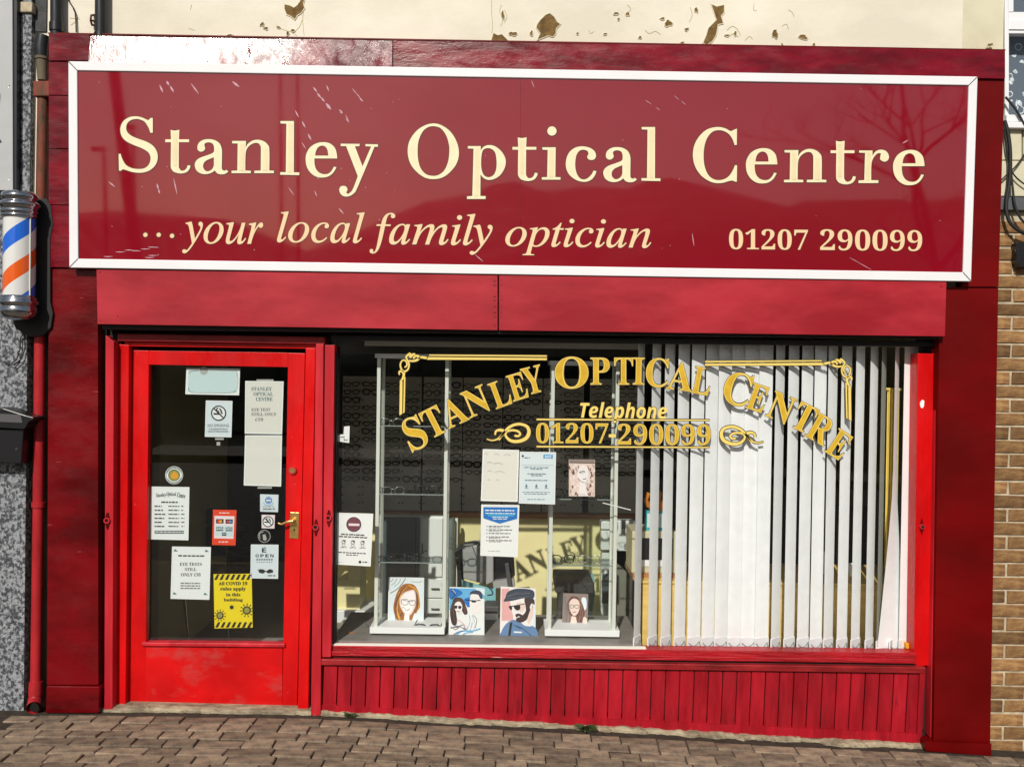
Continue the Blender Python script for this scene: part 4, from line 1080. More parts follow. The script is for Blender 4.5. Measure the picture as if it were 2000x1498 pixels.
# rusty-to-red downpipe in the gap
dp = thing('drainpipe', 'cast iron drainpipe, rusty above and painted red below, left of the shop front', 'drainpipe', U(72, 1390, -.03))
def P(px, py, Y=-.03): return U(px, py, Y)
mb = MB(); mb.tube([P(84, 190), P(82, 300), P(80, 420)], .027, 14); mb.build('rusty_pipe', 'pipe_rust', dp)
mb = MB(); mb.tube([P(80, 420), P(78, 660), P(75, 985), P(70, 1335)], .0275, 14); mb.build('red_pipe', 'pipe_red', dp)
mb = MB(); a = P(75.5, 980); b = P(75, 990); mb.tube([a, b], .034, 14); mb.build('collar', 'pipe_red', dp, bevel=.002)
mb = MB()
a = P(70.5, 1330); b = P(70, 1355); mb.tube([a, b], [.034, .036], 14)
mb.tube([b, P(69, 1364, -.035), P(68, 1374, -.055), P(66, 1382, -.085)], [.032, .034, .036, .037], 14, False)
mb.use('pipe_red'); mb.build('shoe', 'pipe_red', dp)
mb = MB(); a = P(66.5, 1380.5, -.080); b = P(66, 1381, -.082); mb.tube([a, b], .030, 14); mb.build('outlet', 'lock_hole', dp)
mb = MB(); mb.slab([(64, 158), (97, 158), (97, 188), (64, 188)], -.068, .06); mb.build('socket_bracket', 'pipe_rust', dp, bevel=.006)
mb = MB(); mb.tube([P(83, 158), P(82, 118)], [.024, .028], 12); mb.tube([P(82, 117), P(82, 112)], .033, 12); mb.build('neck', 'party_wall', dp)
mb = MB(); mb.tube([P(81, 112), P(81, 92), P(84, 70)], [.030, .034, .030], 12); mb.build('elbow', 'pipe_black', dp)
# black pipes above the fascia
for i, (px, lab) in enumerate([(110, 'black soil pipe rising behind the fascia, left of the other black pipe'), (197, 'black soil pipe rising behind the fascia, right of the other black pipe')]):
    t = thing('soil_pipe', lab, 'pipe', U(px, 60, -.04), 'black pipes above the fascia')
    mb = MB(); mb.tube([U(px, 72, -.045), U(px, -250, -.045)], .029, 16); mb.build('pipe', 'pipe_black', t)
    mb = MB(); mb.tube([U(px, 62 if i == 0 else 75, -.045), U(px, 46 if i == 0 else 66, -.045)], .034, 16); mb.build('socket', 'black_plastic', t)
    mb = MB(); mb.box(U(px, 20, 0).x - .045, U(px, 20, 0).x + .045, -.03, 0, U(px, -120, 0).z, U(px, -132, 0).z); mb.build('clip', 'black_plastic', t)
mb = MB(); mb.tube([U(122, -40, -.01), U(134, 2, -.012), U(142, 14, -.012), U(147, 26, -.012), U(148.5, 45, -.012), U(149, 64, -.012)], .0035, 6)
tag(mb.build('wire', 'black_matt', origin=U(148, 64, -.01)), 'thin black wire looping down the cream wall between the two black pipes', 'wire')
mb = MB()
mb.tube([U(184, 30, -.004), U(178, 31, -.03), U(177, 40, -.034), U(184, 42, -.004)], .006, 6); mb.tube([U(177, 41, -.034), U(180, 50, -.02), U(184, 50, -.004)], .006, 6)
tag(mb.build('pipe_hook', 'pipe_rust', origin=U(180, 40, 0)), 'small rusty iron hook on cream wall beside the right black pipe', 'hook')

# barber's pole
YBP = -.155
bx = U(38, 500, YBP); zt, zb_ = U(38, 376, YBP).z, U(36, 624, YBP).z
bp = thing('barber_pole', 'chrome capped barber pole with blue, white and orange stripes on the grey wall', 'barber pole', (bx.x, bx.y, zb_))
H = zt - zb_
zz = lambda f: H * f
base = Vector((bx.x, bx.y, zb_)); R0 = .0755
z_lo, z_hi = zz(.185), zz(.795)
mb = MB(); n = 64; rows = 30; turn = .37
for c_ in ('pole_white', 'pole_blue', 'pole_orange'): mb.use(c_)
for j in range(rows + 1):
    z_ = z_lo + (z_hi - z_lo) * j / rows
    for k in range(n):
        a_ = 2 * math.pi * (k / n + z_ / turn + .53)
        mb.v.append(base + Vector((R0 * math.cos(a_), R0 * math.sin(a_), z_)))
for j in range(rows):
    for k in range(n):
        mb.use('pole_blue' if k < 15 else 'pole_orange' if 32 <= k < 47 else 'pole_white')
        mb.f.append([j * n + k, j * n + (k + 1) % n, (j + 1) * n + (k + 1) % n, (j + 1) * n + k]); mb.m.append(mb.cur); mb.sm.append(True)
mb.build('striped_drum', None, bp)
mb = MB(); mb.lathe(base, [(.078, z_hi), (.086, z_hi + .004), (.086, z_hi + .012), (.080, z_hi + .016), (.086, z_hi + .022), (.089, z_hi + .032), (.082, z_hi + .040), (.092, zz(.875)), (.098, zz(.895)), (.092, zz(.915)), (.076, zz(.925)), (.084, zz(.935)), (.088, zz(.96)), (.083, zz(.985)), (.065, H), (.02, H + .004)], 36)
mb.build('top_cap', 'chrome', bp)
mb = MB(); mb.lathe(base, [(.02, -.004), (.06, 0), (.078, zz(.02)), (.086, zz(.05)), (.087, zz(.09)), (.078, zz(.105)), (.090, zz(.115)), (.094, zz(.135)), (.084, zz(.15)), (.086, zz(.165)), (.084, zz(.172)), (.078, z_lo)], 36)
mb.build('bottom_cap', 'chrome', bp)
mb = MB()
for f in (.10, .88):
    mb.box(base.x - .018, base.x + .018, base.y + .03, -.02, zb_ + zz(f) - .02, zb_ + zz(f) + .02)
mb.build('wall_bracket', 'black_plastic', bp)
mb = MB(); mb.slab([(40, 392), (90, 388), (99, 402), (103.5, 438), (98, 466), (98, 590), (103, 612), (99, 640), (84, 655), (58, 658), (30, 642), (22, 622), (40, 600)], -.078, .045); mb.build('shadow_plate', 'black_matt', bp, bevel=.004)  # black shape added for the cast shadow beside the pole
mb = MB(); mb.tube([base + Vector((.072, -.032, z_lo)), base + Vector((.072, -.032, z_hi))], .0035, 6); mb.build('drum_seam', 'alu', bp)
mb = MB(); mb.tube([base + Vector((.02, .08, .02)), U(48, 655, -.05), U(49, 680, -.05), U(42, 700, -.055), U(28, 713, -.06), U(14, 711, -.055), U(8, 706, -.04)], .0035, 6)
mb.tube([base + Vector((.03, .09, .02)), U(40, 660, -.05), U(39, 682, -.05), U(32, 703, -.055), U(22, 710, -.06)], .003, 6)
mb.build('cable', 'black_matt', bp)
# letter box
lb = thing('letter_box', 'black metal letter box with pitched lid on the grey dashed wall', 'letter box', U(30, 905, -.06))
mb = MB(); mb.slab([(-50, 838), (46, 838), (41, 905), (-48, 901)], -.135, .10); mb.build('body', 'black_plastic', lb, bevel=.004)
mb = MB(); mb.slab([(-60, 822), (-10, 796), (6, 797), (50, 811), (66, 815), (64, 822), (57, 823), (48, 838), (-60, 832)], -.155, .12); mb.build('lid', 'black_plastic', lb, bevel=.005)
mb = MB(); mb.slab([(-40, 806), (40, 810), (44, 826), (-44, 822)], -.159, .004); mb.build('flap', 'dark_grey', lb, bevel=.002)
mb = MB(); c = U(32, 877, -.137); mb.tube([c, c + Vector((0, .004, 0))], .007, 10); mb.build('lock', 'chrome', lb)

# ================================================================ right neighbour
rn = thing('brick_house', 'tan brick wall with white framed window above, at the right edge', 'house', U(1975, 1470, 0))
xr0, xr1 = U(1918, 900, 0).x, U(1918, 900, 0).x + 0.95
zb0 = U(1960, 1470, 0).z - .15; ztop_b = U(1980, 411, 0).z
MB().box(xr0, xr1, .006, .25, zb0 - .2, ztop_b).build('mortar_bed', 'mortar', rn)
bm_ = []
for k in range(5):
    r_ = random.Random(90 + k)
    L_, Hh = .213, .0625
    m_ = MB(); j = lambda: r_.uniform(-.0025, .0025)
    fr = [(0 + j(), -.006 + j() * .5, 0 + j()), (L_ + j(), -.006 + j() * .5, 0 + j()), (L_ + j(), -.006, Hh + j()), (0 + j(), -.006, Hh + j())]
    md = [((x + L_ / 2 * .0) + (.004 if x > .1 else -.004) * -0, -.001, z) for x, y, z in fr]
    inn = [(x + (.004 if x < .1 else -.004), y, z + (.004 if z < .03 else -.004)) for x, y, z in fr]
    rim = [(x, -.0015, z) for x, y, z in fr]; bk = [(x, .03, z) for x, y, z in fr]
    m_.add(inn + rim + bk, [(0, 1, 2, 3)] + [(4 + i, 4 + (i + 1) % 4, (i + 1) % 4, i) for i in range(4)] + [(8 + i, 8 + (i + 1) % 4, 4 + (i + 1) % 4, 4 + i) for i in range(4)])
    o = m_.build('brick', 'brick'); bm_.append(o.data); bpy.data.objects.remove(o)
z = zb0; row = 0; CH = .0725
jx = U(1961, 1350, 0).x
while z + .06 < ztop_b:
    x0 = jx - .225 * 2 + (0 if row % 2 else .1125)
    for k in range(6):
        x = x0 + k * .225
        if x > xr1 - .15 or x < xr0 - .12: continue
        o = bpy.data.objects.new('brick', random.choice(bm_)); COL.objects.link(o); o.parent = rn
        o.location = Vector((x + .006, random.uniform(-.001, .0015) + .0045, z + .005)) - parent_origin(rn)
    z += CH; row += 1
mb = MB(); mb.slab([(1920, 384), (2090, 388), (2090, 412), (1920, 409)], -.03, .2); mb.build('lead_flashing', 'lead_grey', rn, bevel=.003)
for i, (a, b) in enumerate([(250, 312), (314, 383)]):
    for (xa_, xb_) in ((1925, 1996 + 24 * i), (1999 + 24 * i, 2100)):
        mb = MB(); mb.slab([(xa_, a), (xb_, a + 1), (xb_, b + 1), (xa_, b)], -.002 - .004 * i, .12); mb.build('stone_block', 'aged_render', rn, bevel=.004)
mb = MB(); mb.slab([(1962, -200), (2120, -200), (2120, -160), (1962, -160)], 0.0, .2); mb.build('wall_above', 'aged_render', rn)
wr = MB(); wr.slab([(1963, -160), (1971, -160), (1971, 226), (1963, 226)], 0.01, .06)
wr = wr.build('window_frame', 'white_upvc', rn, bevel=.003)
for (a, b, c_, d) in [(1971, 40, 2120, 58), (1971, -160, 2120, -140), (1971, 24, 2120, 41), (1971, 60, 2120, 66)]:
    mb = MB(); mb.slab([(a, b), (c_, b + 1), (c_, d + 1), (a, d)], 0.015 - .006 * (b == 40), .05); mb.build('rail', 'white_upvc', wr, bevel=.003)
mb = MB(); mb.slab([(1971, -140), (1980, -140), (1980, 24), (1971, 24)], .012, .05); mb.build('rail', 'white_upvc', wr, bevel=.003)
mb = MB(); mb.slab([(1966, 224), (2120, 226), (2120, 240), (1966, 238)], -.02, .1); mb.build('sill', 'white_upvc', wr, bevel=.004)
mb = MB(); mb.slab([(1963, 238), (2120, 240), (2120, 252), (1963, 250)], -.035, .12); mb.build('sill', 'white_upvc', wr, bevel=.004)
mb = MB(); mb.slab([(1970, 64), (2120, 64), (2120, 226), (1970, 226)], .045, .004); mb.build('pane', 'window_glass', wr)
mb = MB(); mb.slab([(1970, -140), (2120, -140), (2120, 26), (1970, 26)], .045, .004); mb.build('pane', 'window_glass', wr)
lc = MB(); lc.slab([(1970, 64), (2120, 64), (2120, 228), (1970, 228)], .12, .004); lc = lc.build('lace_curtain', 'room_blue', rn)
mb = MB(); rr = random.Random(5); plc = flat(.1185)
mb.use('lace')
for k in range(46):
    cx, cy = rr.uniform(1972, 2090), 70 + 150 * rr.random() ** .7
    if rr.random() < .35: mb.ring(plc, cx, cy, rr.uniform(5, 9), 2, 0, 12)
    else: mb.poly(ragged(cx, cy, rr.uniform(2, 6), rr.uniform(2, 7), k + 400, 9), plc, rr.uniform(0, .0006))
mb.build('lace_motifs', None, lc)
MB().box(U(1964, 0).x, U(2150, 0).x, .3, 1.2, U(2000, 226).z - .1, 5.0).build('room', 'room_blue', rn)
# cables along the edge of the fascia
def cable(name, pts, r, lab):
    m_ = MB(); pp = [U(x, y, Yc) for x, y, Yc in pts]
    sm = []
    for i in range(len(pp) - 1):
        p0 = pp[max(i - 1, 0)]; p1 = pp[i]; p2 = pp[i + 1]; p3 = pp[min(i + 2, len(pp) - 1)]
        for j in range(5):
            t = j / 5
            sm.append(0.5 * (2 * p1 + (p2 - p0) * t + (2 * p0 - 5 * p1 + 4 * p2 - p3) * t * t + (3 * p1 - p0 - 3 * p2 + p3) * t ** 3))
    sm.append(pp[-1])
    m_.tube(sm, r, 7)
    return tag(m_.build(name, 'black_matt', origin=pp[-1]), lab, 'cable', 'cables right of the fascia')
cable('cable', [(1962, 236, -.03), (1969, 262, -.035), (1973, 300, -.04), (1972, 350, -.04), (1966, 390, -.045), (1966, 415, -.05), (1975, 438, -.055), (2000, 455, -.06), (2040, 460, -.06)], .0095, 'thick black cable curling down beside the fascia and away over the bricks')
cable('cable', [(1964, 190, -.02), (1976, 204, -.03), (1990, 224, -.035), (2010, 262, -.035)], .006, 'black cable crossing the foot of the white window frame')
cable('cable', [(1961, 240, -.03), (1966, 290, -.03), (1974, 330, -.03), (1990, 352, -.03), (2020, 372, -.03)], .004, 'thin black cable sagging across the pale stone band to the right')
cable('cable', [(2020, 270, -.03), (1990, 318, -.03), (1968, 340, -.03), (1956, 352, -.03)], .004, 'thin black cable rising to the right across the pale stone band')
cable('cable', [(1974, 330, -.03), (1978, 370, -.04), (1982, 400, -.045), (1994, 428, -.05), (2020, 450, -.05)], .006, 'black cable hanging over the grey lead flashing')
mb = MB(); mb.slab([(1986, 474), (2010, 474), (2012, 520), (1992, 522), (1986, 512)], -.05, .06)
mb.tube([U(1986, 486, -.04), U(1982, 490, -.045), U(1984, 500, -.045), U(1988, 500, -.04)], .004, 6)
tag(mb.build('cable_bracket', 'black_plastic', origin=U(1995, 520, 0), bevel=.003), 'black metal cable bracket fixed to the tan brick wall', 'bracket')

# weeds in the joint at the foot of the riser
def weed(px, py, n, s, lab, seed):
    r_ = random.Random(seed); c = U(px, py, -.05)
    c.z = gz(c.x)
    m_ = MB()
    for k in range(n):
        a = r_.uniform(0, 6.28); l = s * r_.uniform(.5, 1.1); w = s * r_.uniform(.06, .12); up = r_.uniform(.25, 1.0)
        d = Vector((math.cos(a), -abs(math.sin(a)) * .8, up)).normalized(); sd = d.cross(Vector((0, -1, .2))).normalized() * w
        p0 = c + Vector((r_.uniform(-.012, .012), r_.uniform(-.01, .01), 0))
        p1 = p0 + d * l * .55; p2 = p0 + d * l + Vector((0, 0, -l * .25))
        m_.add([p0 - sd * .4, p0 + sd * .4, p1 + sd, p1 - sd, p2], [(0, 1, 2, 3), (3, 2, 4)])
    return tag(m_.build('weed', 'weed_green', origin=c), lab, 'weed', 'weeds at the foot of the shop front')
weed(1146, 1421, 60, .075, 'spiky green weed growing at the foot of the red boards under the blind', 1)
weed(684, 1409, 46, .045, 'low dark weed tuft at the foot of the boards near the door', 2)
weed(150, 1396, 30, .02, 'tiny moss tuft at the foot of the left pilaster', 3)

# ================================================================ across the street (reflected in sign and glass)
def post(x, y, h, r, lab, arm=0, lean=0):
    z0 = hillz(x, y) if y < -15.2 else -.1
    t = thing('lamp_post', lab, 'lamp post', (x, y, z0), 'posts across the street')
    m_ = MB(); m_.tube([(x, y, z0), (x + lean * .5, y, z0 + h * .5), (x + lean, y, z0 + h)], [r, r * .85, r * .7], 10); m_.build('post', 'steel_post', t)
    m_ = MB(); m_.tube([(x + lean, y, z0 + h), (x + lean + arm * .5, y + .2, z0 + h + .15), (x + lean + arm, y + .4, z0 + h + .15)], .04, 6); m_.build('arm', 'steel_post', t)
    m_ = MB(); m_.box(x + lean + arm - .25, x + lean + arm + .25, y + .3, y + .5, z0 + h + .05, z0 + h + .2); m_.build('lantern', 'dark_grey', t)
post(-8.2, -15.4, 9.4, .16, 'tall thick leaning lamp post across the street', .4, -.9)
post(-15.5, -29, 5.0, .09, 'shorter thin post on the bank across the street, leftmost of its pair', 0)
post(-14.4, -29, 5.6, .09, 'shorter thin post on the bank across the street, rightmost of its pair', 0)
post(-8.3, -27, 6.6, .06, 'slim lamp post on the bank, left of the middle', .3)
post(-7.7, -27, 6.6, .06, 'slim lamp post on the bank, right beside another slim post', .3)
tr = thing('bare_tree', 'bare leafless tree across the street to the right', 'tree', (7.2, -9.6, -.35), None)
mb = MB(); rt = random.Random(21); br = MB()
def grow(p, d, l, r, depth, m_):
    pts = [p]; q = p; dd = d
    for k in range(4):
        dd = (dd + Vector((rt.uniform(-.18, .18), rt.uniform(-.18, .18), rt.uniform(-.06, .12)))).normalized()
        q = q + dd * l / 4; pts.append(q)
    m_.tube(pts, [r * (1 - .13 * k) for k in range(5)], 7 if depth < 2 else 4, False)
    if depth < 5:
        for k in range(3 if depth else 4):
            a = pts[rt.choice([2, 3, 4])]
            nd = (dd * .6 + Vector((rt.uniform(-1, 1), rt.uniform(-1, 1), rt.uniform(-.2, .7)))).normalized()
            grow(a, nd, l * rt.uniform(.58, .78), r * .5, depth + 1, br)
grow(Vector((7.2, -9.6, -.35)), Vector((-.05, 0, 1)), 3.2, .15, 0, mb)
mb.build('trunk', 'bark', tr); br.build('crown', 'bark', tr)

# ================================================================ the room behind the glass
zf = -.02
rx0, rx1 = U(215, 1000, .2).x, U(1812, 1000, .2).x
struct(MB().box(rx0 - .1, rx1 + .3, .05, 5.2, zf - .1, zf).build('interior_floor', 'carpet'))
struct(MB().box(rx0 - .1, rx1 + .3, .29, 5.2, 2.42, 2.5).build('interior_ceiling', 'ceiling_white'))
struct(MB().box(rx0 - .2, rx0 - .1, .29, 5.2, zf, 2.42).build('interior_side_wall', 'room_dark'))
struct(MB().box(rx1 + .3, rx1 + .4, .29, 5.2, zf, 2.42).build('interior_side_wall', 'room_olive'))
struct(MB().box(rx0 - .1, rx1 + .3, 5.1, 5.2, zf, 2.42).build('interior_back_wall', 'room_black'))
# partition between the entry and the window
o = MB().rect(600, 640, 650, 1290, .10, .04).build('interior_partition', 'room_dark'); struct(o)
o = MB(); o.rect(268, 700, 311, 1300, .42, 1.2); struct(o.build('interior_entry_wall', 'room_olive'))
# lower back wall of the display, catching the sun
o = MB(); o.rect(590, 1004, 1182, 1330, 1.68, .06); struct(o.build('interior_low_wall', 'cream_panel'))
o = MB(); o.rect(590, 730, 1262, 1004, 2.32, .06); struct(o.build('interior_panel_wall', 'room_dark'))
struct(MB().rect(1255, 660, 1860, 1330, 3.2, .06).build('interior_screen_wall', 'room_dark'))
# window bench
bz = U(1000, 1256, .06).z
struct(MB().box(U(648, 1250, .06).x, U(1252, 1250, .06).x, .06, .62, bz - .06, bz).build('window_bench', 'bench_top'))
struct(MB().box(U(648, 1250, .06).x, U(1252, 1250, .06).x, .60, .62, zf, bz - .06).build('window_bench_front', 'dark_grey'))
# head rail strip and ceiling valance
o = MB(); o.rect(712, 668, 1252, 679, .16, .03); tag(o.build('curtain_rail', 'paper_cream', origin=U(980, 679, .16)), 'long pale rail across the top of the shop window', 'rail')
o = MB(); o.rect(655, 664, 1262, 694, .24, .04); struct(o.build('interior_valance', 'room_dark'))

# ---- display boards with rows of spectacles
YB2 = 2.2
NW = ['top', 'second', 'third', 'fourth', 'fifth', 'sixth', 'seventh', 'eighth', 'ninth', 'tenth', 'eleventh', 'twelfth', 'thirteenth', 'fourteenth', 'fifteenth', 'sixteenth']
boards = [(668, 742), (744.5, 822), (826, 902), (904, 980), (982, 1058), (1060, 1139), (1151, 1250)]
bt = ['far left grey display board of spectacles, beside the left window edge', 'grey display board seen through the left glass cabinet', 'grey display board right of the left glass cabinet, under the arched N',
      'grey display board behind the faded cream notice', 'grey display board behind the pale blue notice', 'grey display board seen through the right glass cabinet', 'last grey display board, beside the vertical blind']
def spect(w=.136, h=.036, bridge=.018, r=.0022, pw=2.6, tilt=0.0, temples=.05, seg=14, droop=0.0):
    m_ = MB(); lw = (w - bridge) / 2 - .004
    for sgn in (-1, 1):
        cx = sgn * (bridge / 2 + lw / 2)
        pts = []
        for k in range(seg):
            a = 2 * math.pi * k / seg
            ca, sa = math.cos(a), math.sin(a)
            x = math.copysign(abs(ca) ** (2 / pw), ca) * lw / 2; z = math.copysign(abs(sa) ** (2 / pw), sa) * h / 2
            if sa > 0 and ca * sgn > .2: z *= 1.0 + tilt
            if sa < 0: x *= 1 - droop
            pts.append(Vector((cx + x, 0, z)))
        pts.append(pts[0]); pts.append(pts[1])
        m_.tube(pts, r, 5, False)
        hx = sgn * (bridge / 2 + lw + .001)
        m_.tube([(hx, 0, h * .32), (hx + sgn * .005, .003, h * .34), (hx + sgn * .006, temples, h * .34), (hx + sgn * .005, temples + .018, h * .1)], r * .9, 4, True)
    m_.tube([(-bridge / 2 - .002, 0, h * .12), (-bridge * .25, -.001, h * .22), (bridge * .25, -.001, h * .22), (bridge / 2 + .002, 0, h * .12)], r, 5, False)
    return m_
protos = {}
for nm, kw in (('rectangular', dict(w=.134, h=.030, r=.0034, pw=3.6)), ('oval', dict(w=.128, h=.031, r=.0026, pw=2.0)), ('wide', dict(w=.142, h=.040, r=.0042, pw=3.0, tilt=.12)),
               ('narrow', dict(w=.130, h=.024, r=.0030, pw=3.2)), ('round', dict(w=.130, h=.042, r=.0030, pw=2.1)), ('thin', dict(w=.136, h=.034, r=.0020, pw=2.6))):
    for col in ('frame_black', 'frame_brown'):
        o = spect(temples=.02, seg=12, **{**kw, 'r': kw['r'] * 1.35}).build('spectacles', col); protos[(nm, col)] = o.data; bpy.data.objects.remove(o)
rs_ = random.Random(4)
ROW0, DROW = 750.5, 15.35
ncount = 0
for bi, (a, b) in enumerate(boards):
    bo = MB(); bo.rect(a, 735 + bi * .9, b, 1000 + bi * 1.2, YB2, .03)
    cxm = (a + b) / 2
    bo = bo.build('display_board', 'display_grey', origin=U(cxm, 1000, YB2), bevel=.003)
    tag(bo, bt[bi], 'display board', 'grey boards of spectacles in the window')
    m_ = MB()
    for r in range(16):
        y = ROW0 + r * DROW + bi * 1.0
        for dx in (-3.4, 3.4, -36 if bi != 6 else -44, 36 if bi != 6 else 44):
            c = U(cxm + dx, y, YB2); m_.tube([c + Vector((0, -.012, 0)), c + Vector((0, .001, 0))], .006, 6, True, False)
    m_.build('pegs', 'black_plastic', bo, kind='stuff')
    for r in range(16):
        y = ROW0 + r * DROW + bi * 1.0
        for s_ in (0, 1):
            full = r < (13 if bi < 5 else 12)
            if not full: continue
            if rs_.random() < (.34 if bi == 1 and r < 3 else .12): continue
            if bi in (5,) and s_ == 0 and rs_.random() < .5: continue
            off = (18.6 if bi != 6 else 23.5) * (1 if s_ else -1)
            nm = rs_.choice(['rectangular', 'oval', 'wide', 'narrow', 'round', 'thin']); col = rs_.choice(['frame_black', 'frame_black', 'frame_black', 'frame_brown'])
            o = bpy.data.objects.new('spectacles', protos[(nm, col)]); COL.objects.link(o)
            o.location = U(cxm + off + rs_.uniform(-1, 1), y, YB2 - .035)
            o.scale = (.90 if bi != 6 else 1.0, 1, 1)
            o.rotation_euler = (rs_.uniform(-.1, .25), rs_.uniform(-.04, .04), rs_.uniform(-.12, .12))
            place = ['the far left display board', 'the board inside the left cabinet', 'the board under the arched N', 'the board behind the cream notice', 'the board behind the blue notice', 'the board inside the right cabinet', 'the board beside the blind'][bi]
            tag(o, f"{'dark brown' if col == 'frame_brown' else 'black'} {nm} spectacles on {place}, {NW[r]} row, {'right' if s_ else 'left'} pair", 'spectacles', 'spectacles on the display boards')
            ncount += 1
lw = MB(); lw.rect(734, 1003, 1250, 1012, 1.62, .10)
tag(lw.build('wooden_ledge', 'ledge_wood', origin=U(1000, 1012, 1.62), bevel=.004), 'long orange brown wooden ledge under the grey display boards', 'ledge')

# ---- furniture behind the bench
def R3(t, name, x0, y0, x1, y1, Y, d, mat, bevel=.003):
    m_ = MB(); m_.rect(x0, y0, x1, y1, Y, d); return m_.build(name, mat, t, bevel=bevel)
wu = thing('white_cabinet', 'white cabinet with post shadow painted as slate front behind the left glass cabinet', 'cabinet', U(805, 1240, 1.5))
R3(wu, 'carcass', 733, 1008, 868, 1290, 1.52, .14, 'white_unit')
R3(wu, 'door', 747, 1010, 818, 1300, 1.50, .02, 'slate_door_and_post_shadow'); R3(wu, 'front_edge', 811, 1012, 812, 1125, 1.497, .003, 'lock_hole', 0)  # dark front paints the door post's shadow across the white cabinet
R3(wu, 'panel', 822, 1012, 864, 1126, 1.50, .02, 'white_unit')
for k, (ya, yb) in enumerate([(1130, 1167), (1169.5, 1207), (1209.5, 1260)]):
    d_ = R3(wu, 'drawer', 822, ya, 866, yb, 1.50, .02, 'white_unit')
    R3(d_, 'handle', 842, ya + 19, 858, ya + 21, 1.485, .015, 'dark_grey', 0)
R3(wu, 'handle', 823.5, 1062, 825.5, 1081, 1.485, .015, 'dark_grey', 0)
for ya in (1166, 1207): R3(wu, 'seam', 734, ya, 747, ya + 1.6, 1.505, .015, 'dark_grey', 0)
cp = thing('grey_column', 'tall grey metal tube beside the white cabinet', 'column', U(880, 1240, 1.4))
m_ = MB(); c0 = U(878, 1012, 1.45); m_.tube([c0, Vector((c0.x, c0.y, U(878, 1300, 1.45).z))], .036, 20); m_.build('tube', 'slate_metal', cp)
R3(cp, 'side_strip', 887, 1013, 892, 1300, 1.5, .05, 'white_unit', .001)
bx_ = thing('cream_crate', 'cream yellow stepped box on white plinth at the left of the window', 'box', U(680, 1216, 1.2))
R3(bx_, 'body', 659, 1132, 703, 1194, 1.2, .25, 'cream_box'); R3(bx_, 'upright', 680, 1095, 704, 1132, 1.22, .23, 'cream_box'); R3(bx_, 'plinth', 655, 1193, 724, 1216, 1.15, .35, 'white_unit')
mo = thing('grey_screen_back', 'dark grey box shaped screen back standing behind the couple portrait', 'screen', U(945, 1150, 1.0))
m_ = MB(); m_.slab([(903, 1069), (925, 1065), (964, 1066), (964, 1136), (950, 1142), (905, 1130)], 1.0, .18); m_.build('shell', 'mid_grey', mo, bevel=.008)
m_ = MB(); m_.slab([(964, 1080), (1003, 1078), (1006, 1124), (964, 1136)], 1.05, .12); m_.build('side_panel', 'black_plastic', mo, bevel=.004)
m_ = MB(); m_.slab([(888, 1078), (903, 1067), (905, 1130), (898, 1142)], 1.06, .12); m_.build('side_panel', 'black_plastic', mo, bevel=.004)
m_ = MB(); m_.slab([(986, 1101), (993, 1100), (1000, 1146), (992, 1148)], .96, .03); m_.build('stand_arm', 'dark_grey', mo, bevel=.002)
m_ = MB(); m_.slab([(890, 1090), (896, 1088), (902, 1146), (896, 1147)], .96, .03); m_.build('stand_arm', 'black_plastic', mo, bevel=.002)
m_ = MB(); m_.slab([(962, 1136), (1004, 1130), (1006, 1146), (964, 1149)], 1.0, .1); m_.build('foot', 'mid_grey', mo, bevel=.003)
m_ = MB(); m_.slab([(902, 1132), (962, 1150), (968, 1144), (968, 1172), (905, 1180)], .70, .003)
lf = tag(m_.build('teal_leaflet', 'teal_print', origin=U(940, 1175, .70)), 'teal leaflet leaning behind the couple portrait', 'leaflet')
m_ = MB(); m_.use('ink_navy'); m_.ribbon([(952, 1145), (960, 1152), (962, 1160), (952, 1162)], 2.5, flat(.698)); m_.use('paper_pale'); m_.poly([(930, 1146), (948, 1150), (946, 1158), (930, 1154)], flat(.698)); m_.build('print', None, lf)
wd = thing('white_machine', 'small white machine with dark round button between the couple and capped man portraits', 'machine', U(958, 1232, .5))
R3(wd, 'body', 947, 1198, 972, 1230, .50, .12, 'white_unit', .006); R3(wd, 'top_tray', 947, 1184, 974, 1197, .5, .14, 'dark_grey', .004)
m_ = MB(); c = U(963.5, 1217, .498); m_.tube([c, c + Vector((0, .006, 0))], .009, 12); m_.build('button', 'lock_hole', wd)
bc = thing('black_chair', 'black chair with rounded back behind the long haired woman portrait', 'chair', U(1118, 1240, .9))
m_ = MB(); m_.slab(outline([(1088, 1240, 1), (1090, 1180), (1100, 1150), (1118, 1135), (1132, 1137), (1146, 1152), (1152, 1180), (1154, 1240, 1)]), .9, .06); m_.build('backrest', 'dark_slate', bc, bevel=.012)
m_ = MB(); m_.box(U(1084, 1200, .95).x, U(1160, 1200, .95).x, .95, 1.35, .40, .47); m_.build('seat', 'dark_slate', bc, bevel=.01)
m_ = MB(); c = U(1120, 1240, 1.15); m_.tube([(c.x, 1.15, .02), (c.x, 1.15, .4)], .025, 8); m_.build('pedestal', 'black_plastic', bc)
m_ = MB(); m_.slab([(1088, 1119), (1160, 1122), (1162, 1158), (1150, 1240), (1088, 1240)], 1.35, .02)
pb = tag(m_.build('teal_picture_board', 'teal_print', origin=U(1124, 1240, 1.35)), 'misty teal picture board behind the black chair', 'picture board')
m_ = MB(); pl = flat(1.348)
for k, mt in enumerate(('paper_pale', 'slate_metal', 'paper_pale', 'slate_metal')): m_.use(mt); m_.poly(ragged(1100 + 17 * k, 1130 + (k % 2) * 10, 8, 6, 60 + k, 12), pl, .0004 * k)
m_.build('print', None, pb)
wb2 = thing('white_wall_unit', 'white unit with grey lower door at the right end of the cream wall', 'cabinet', U(1185, 1250, 1.55))
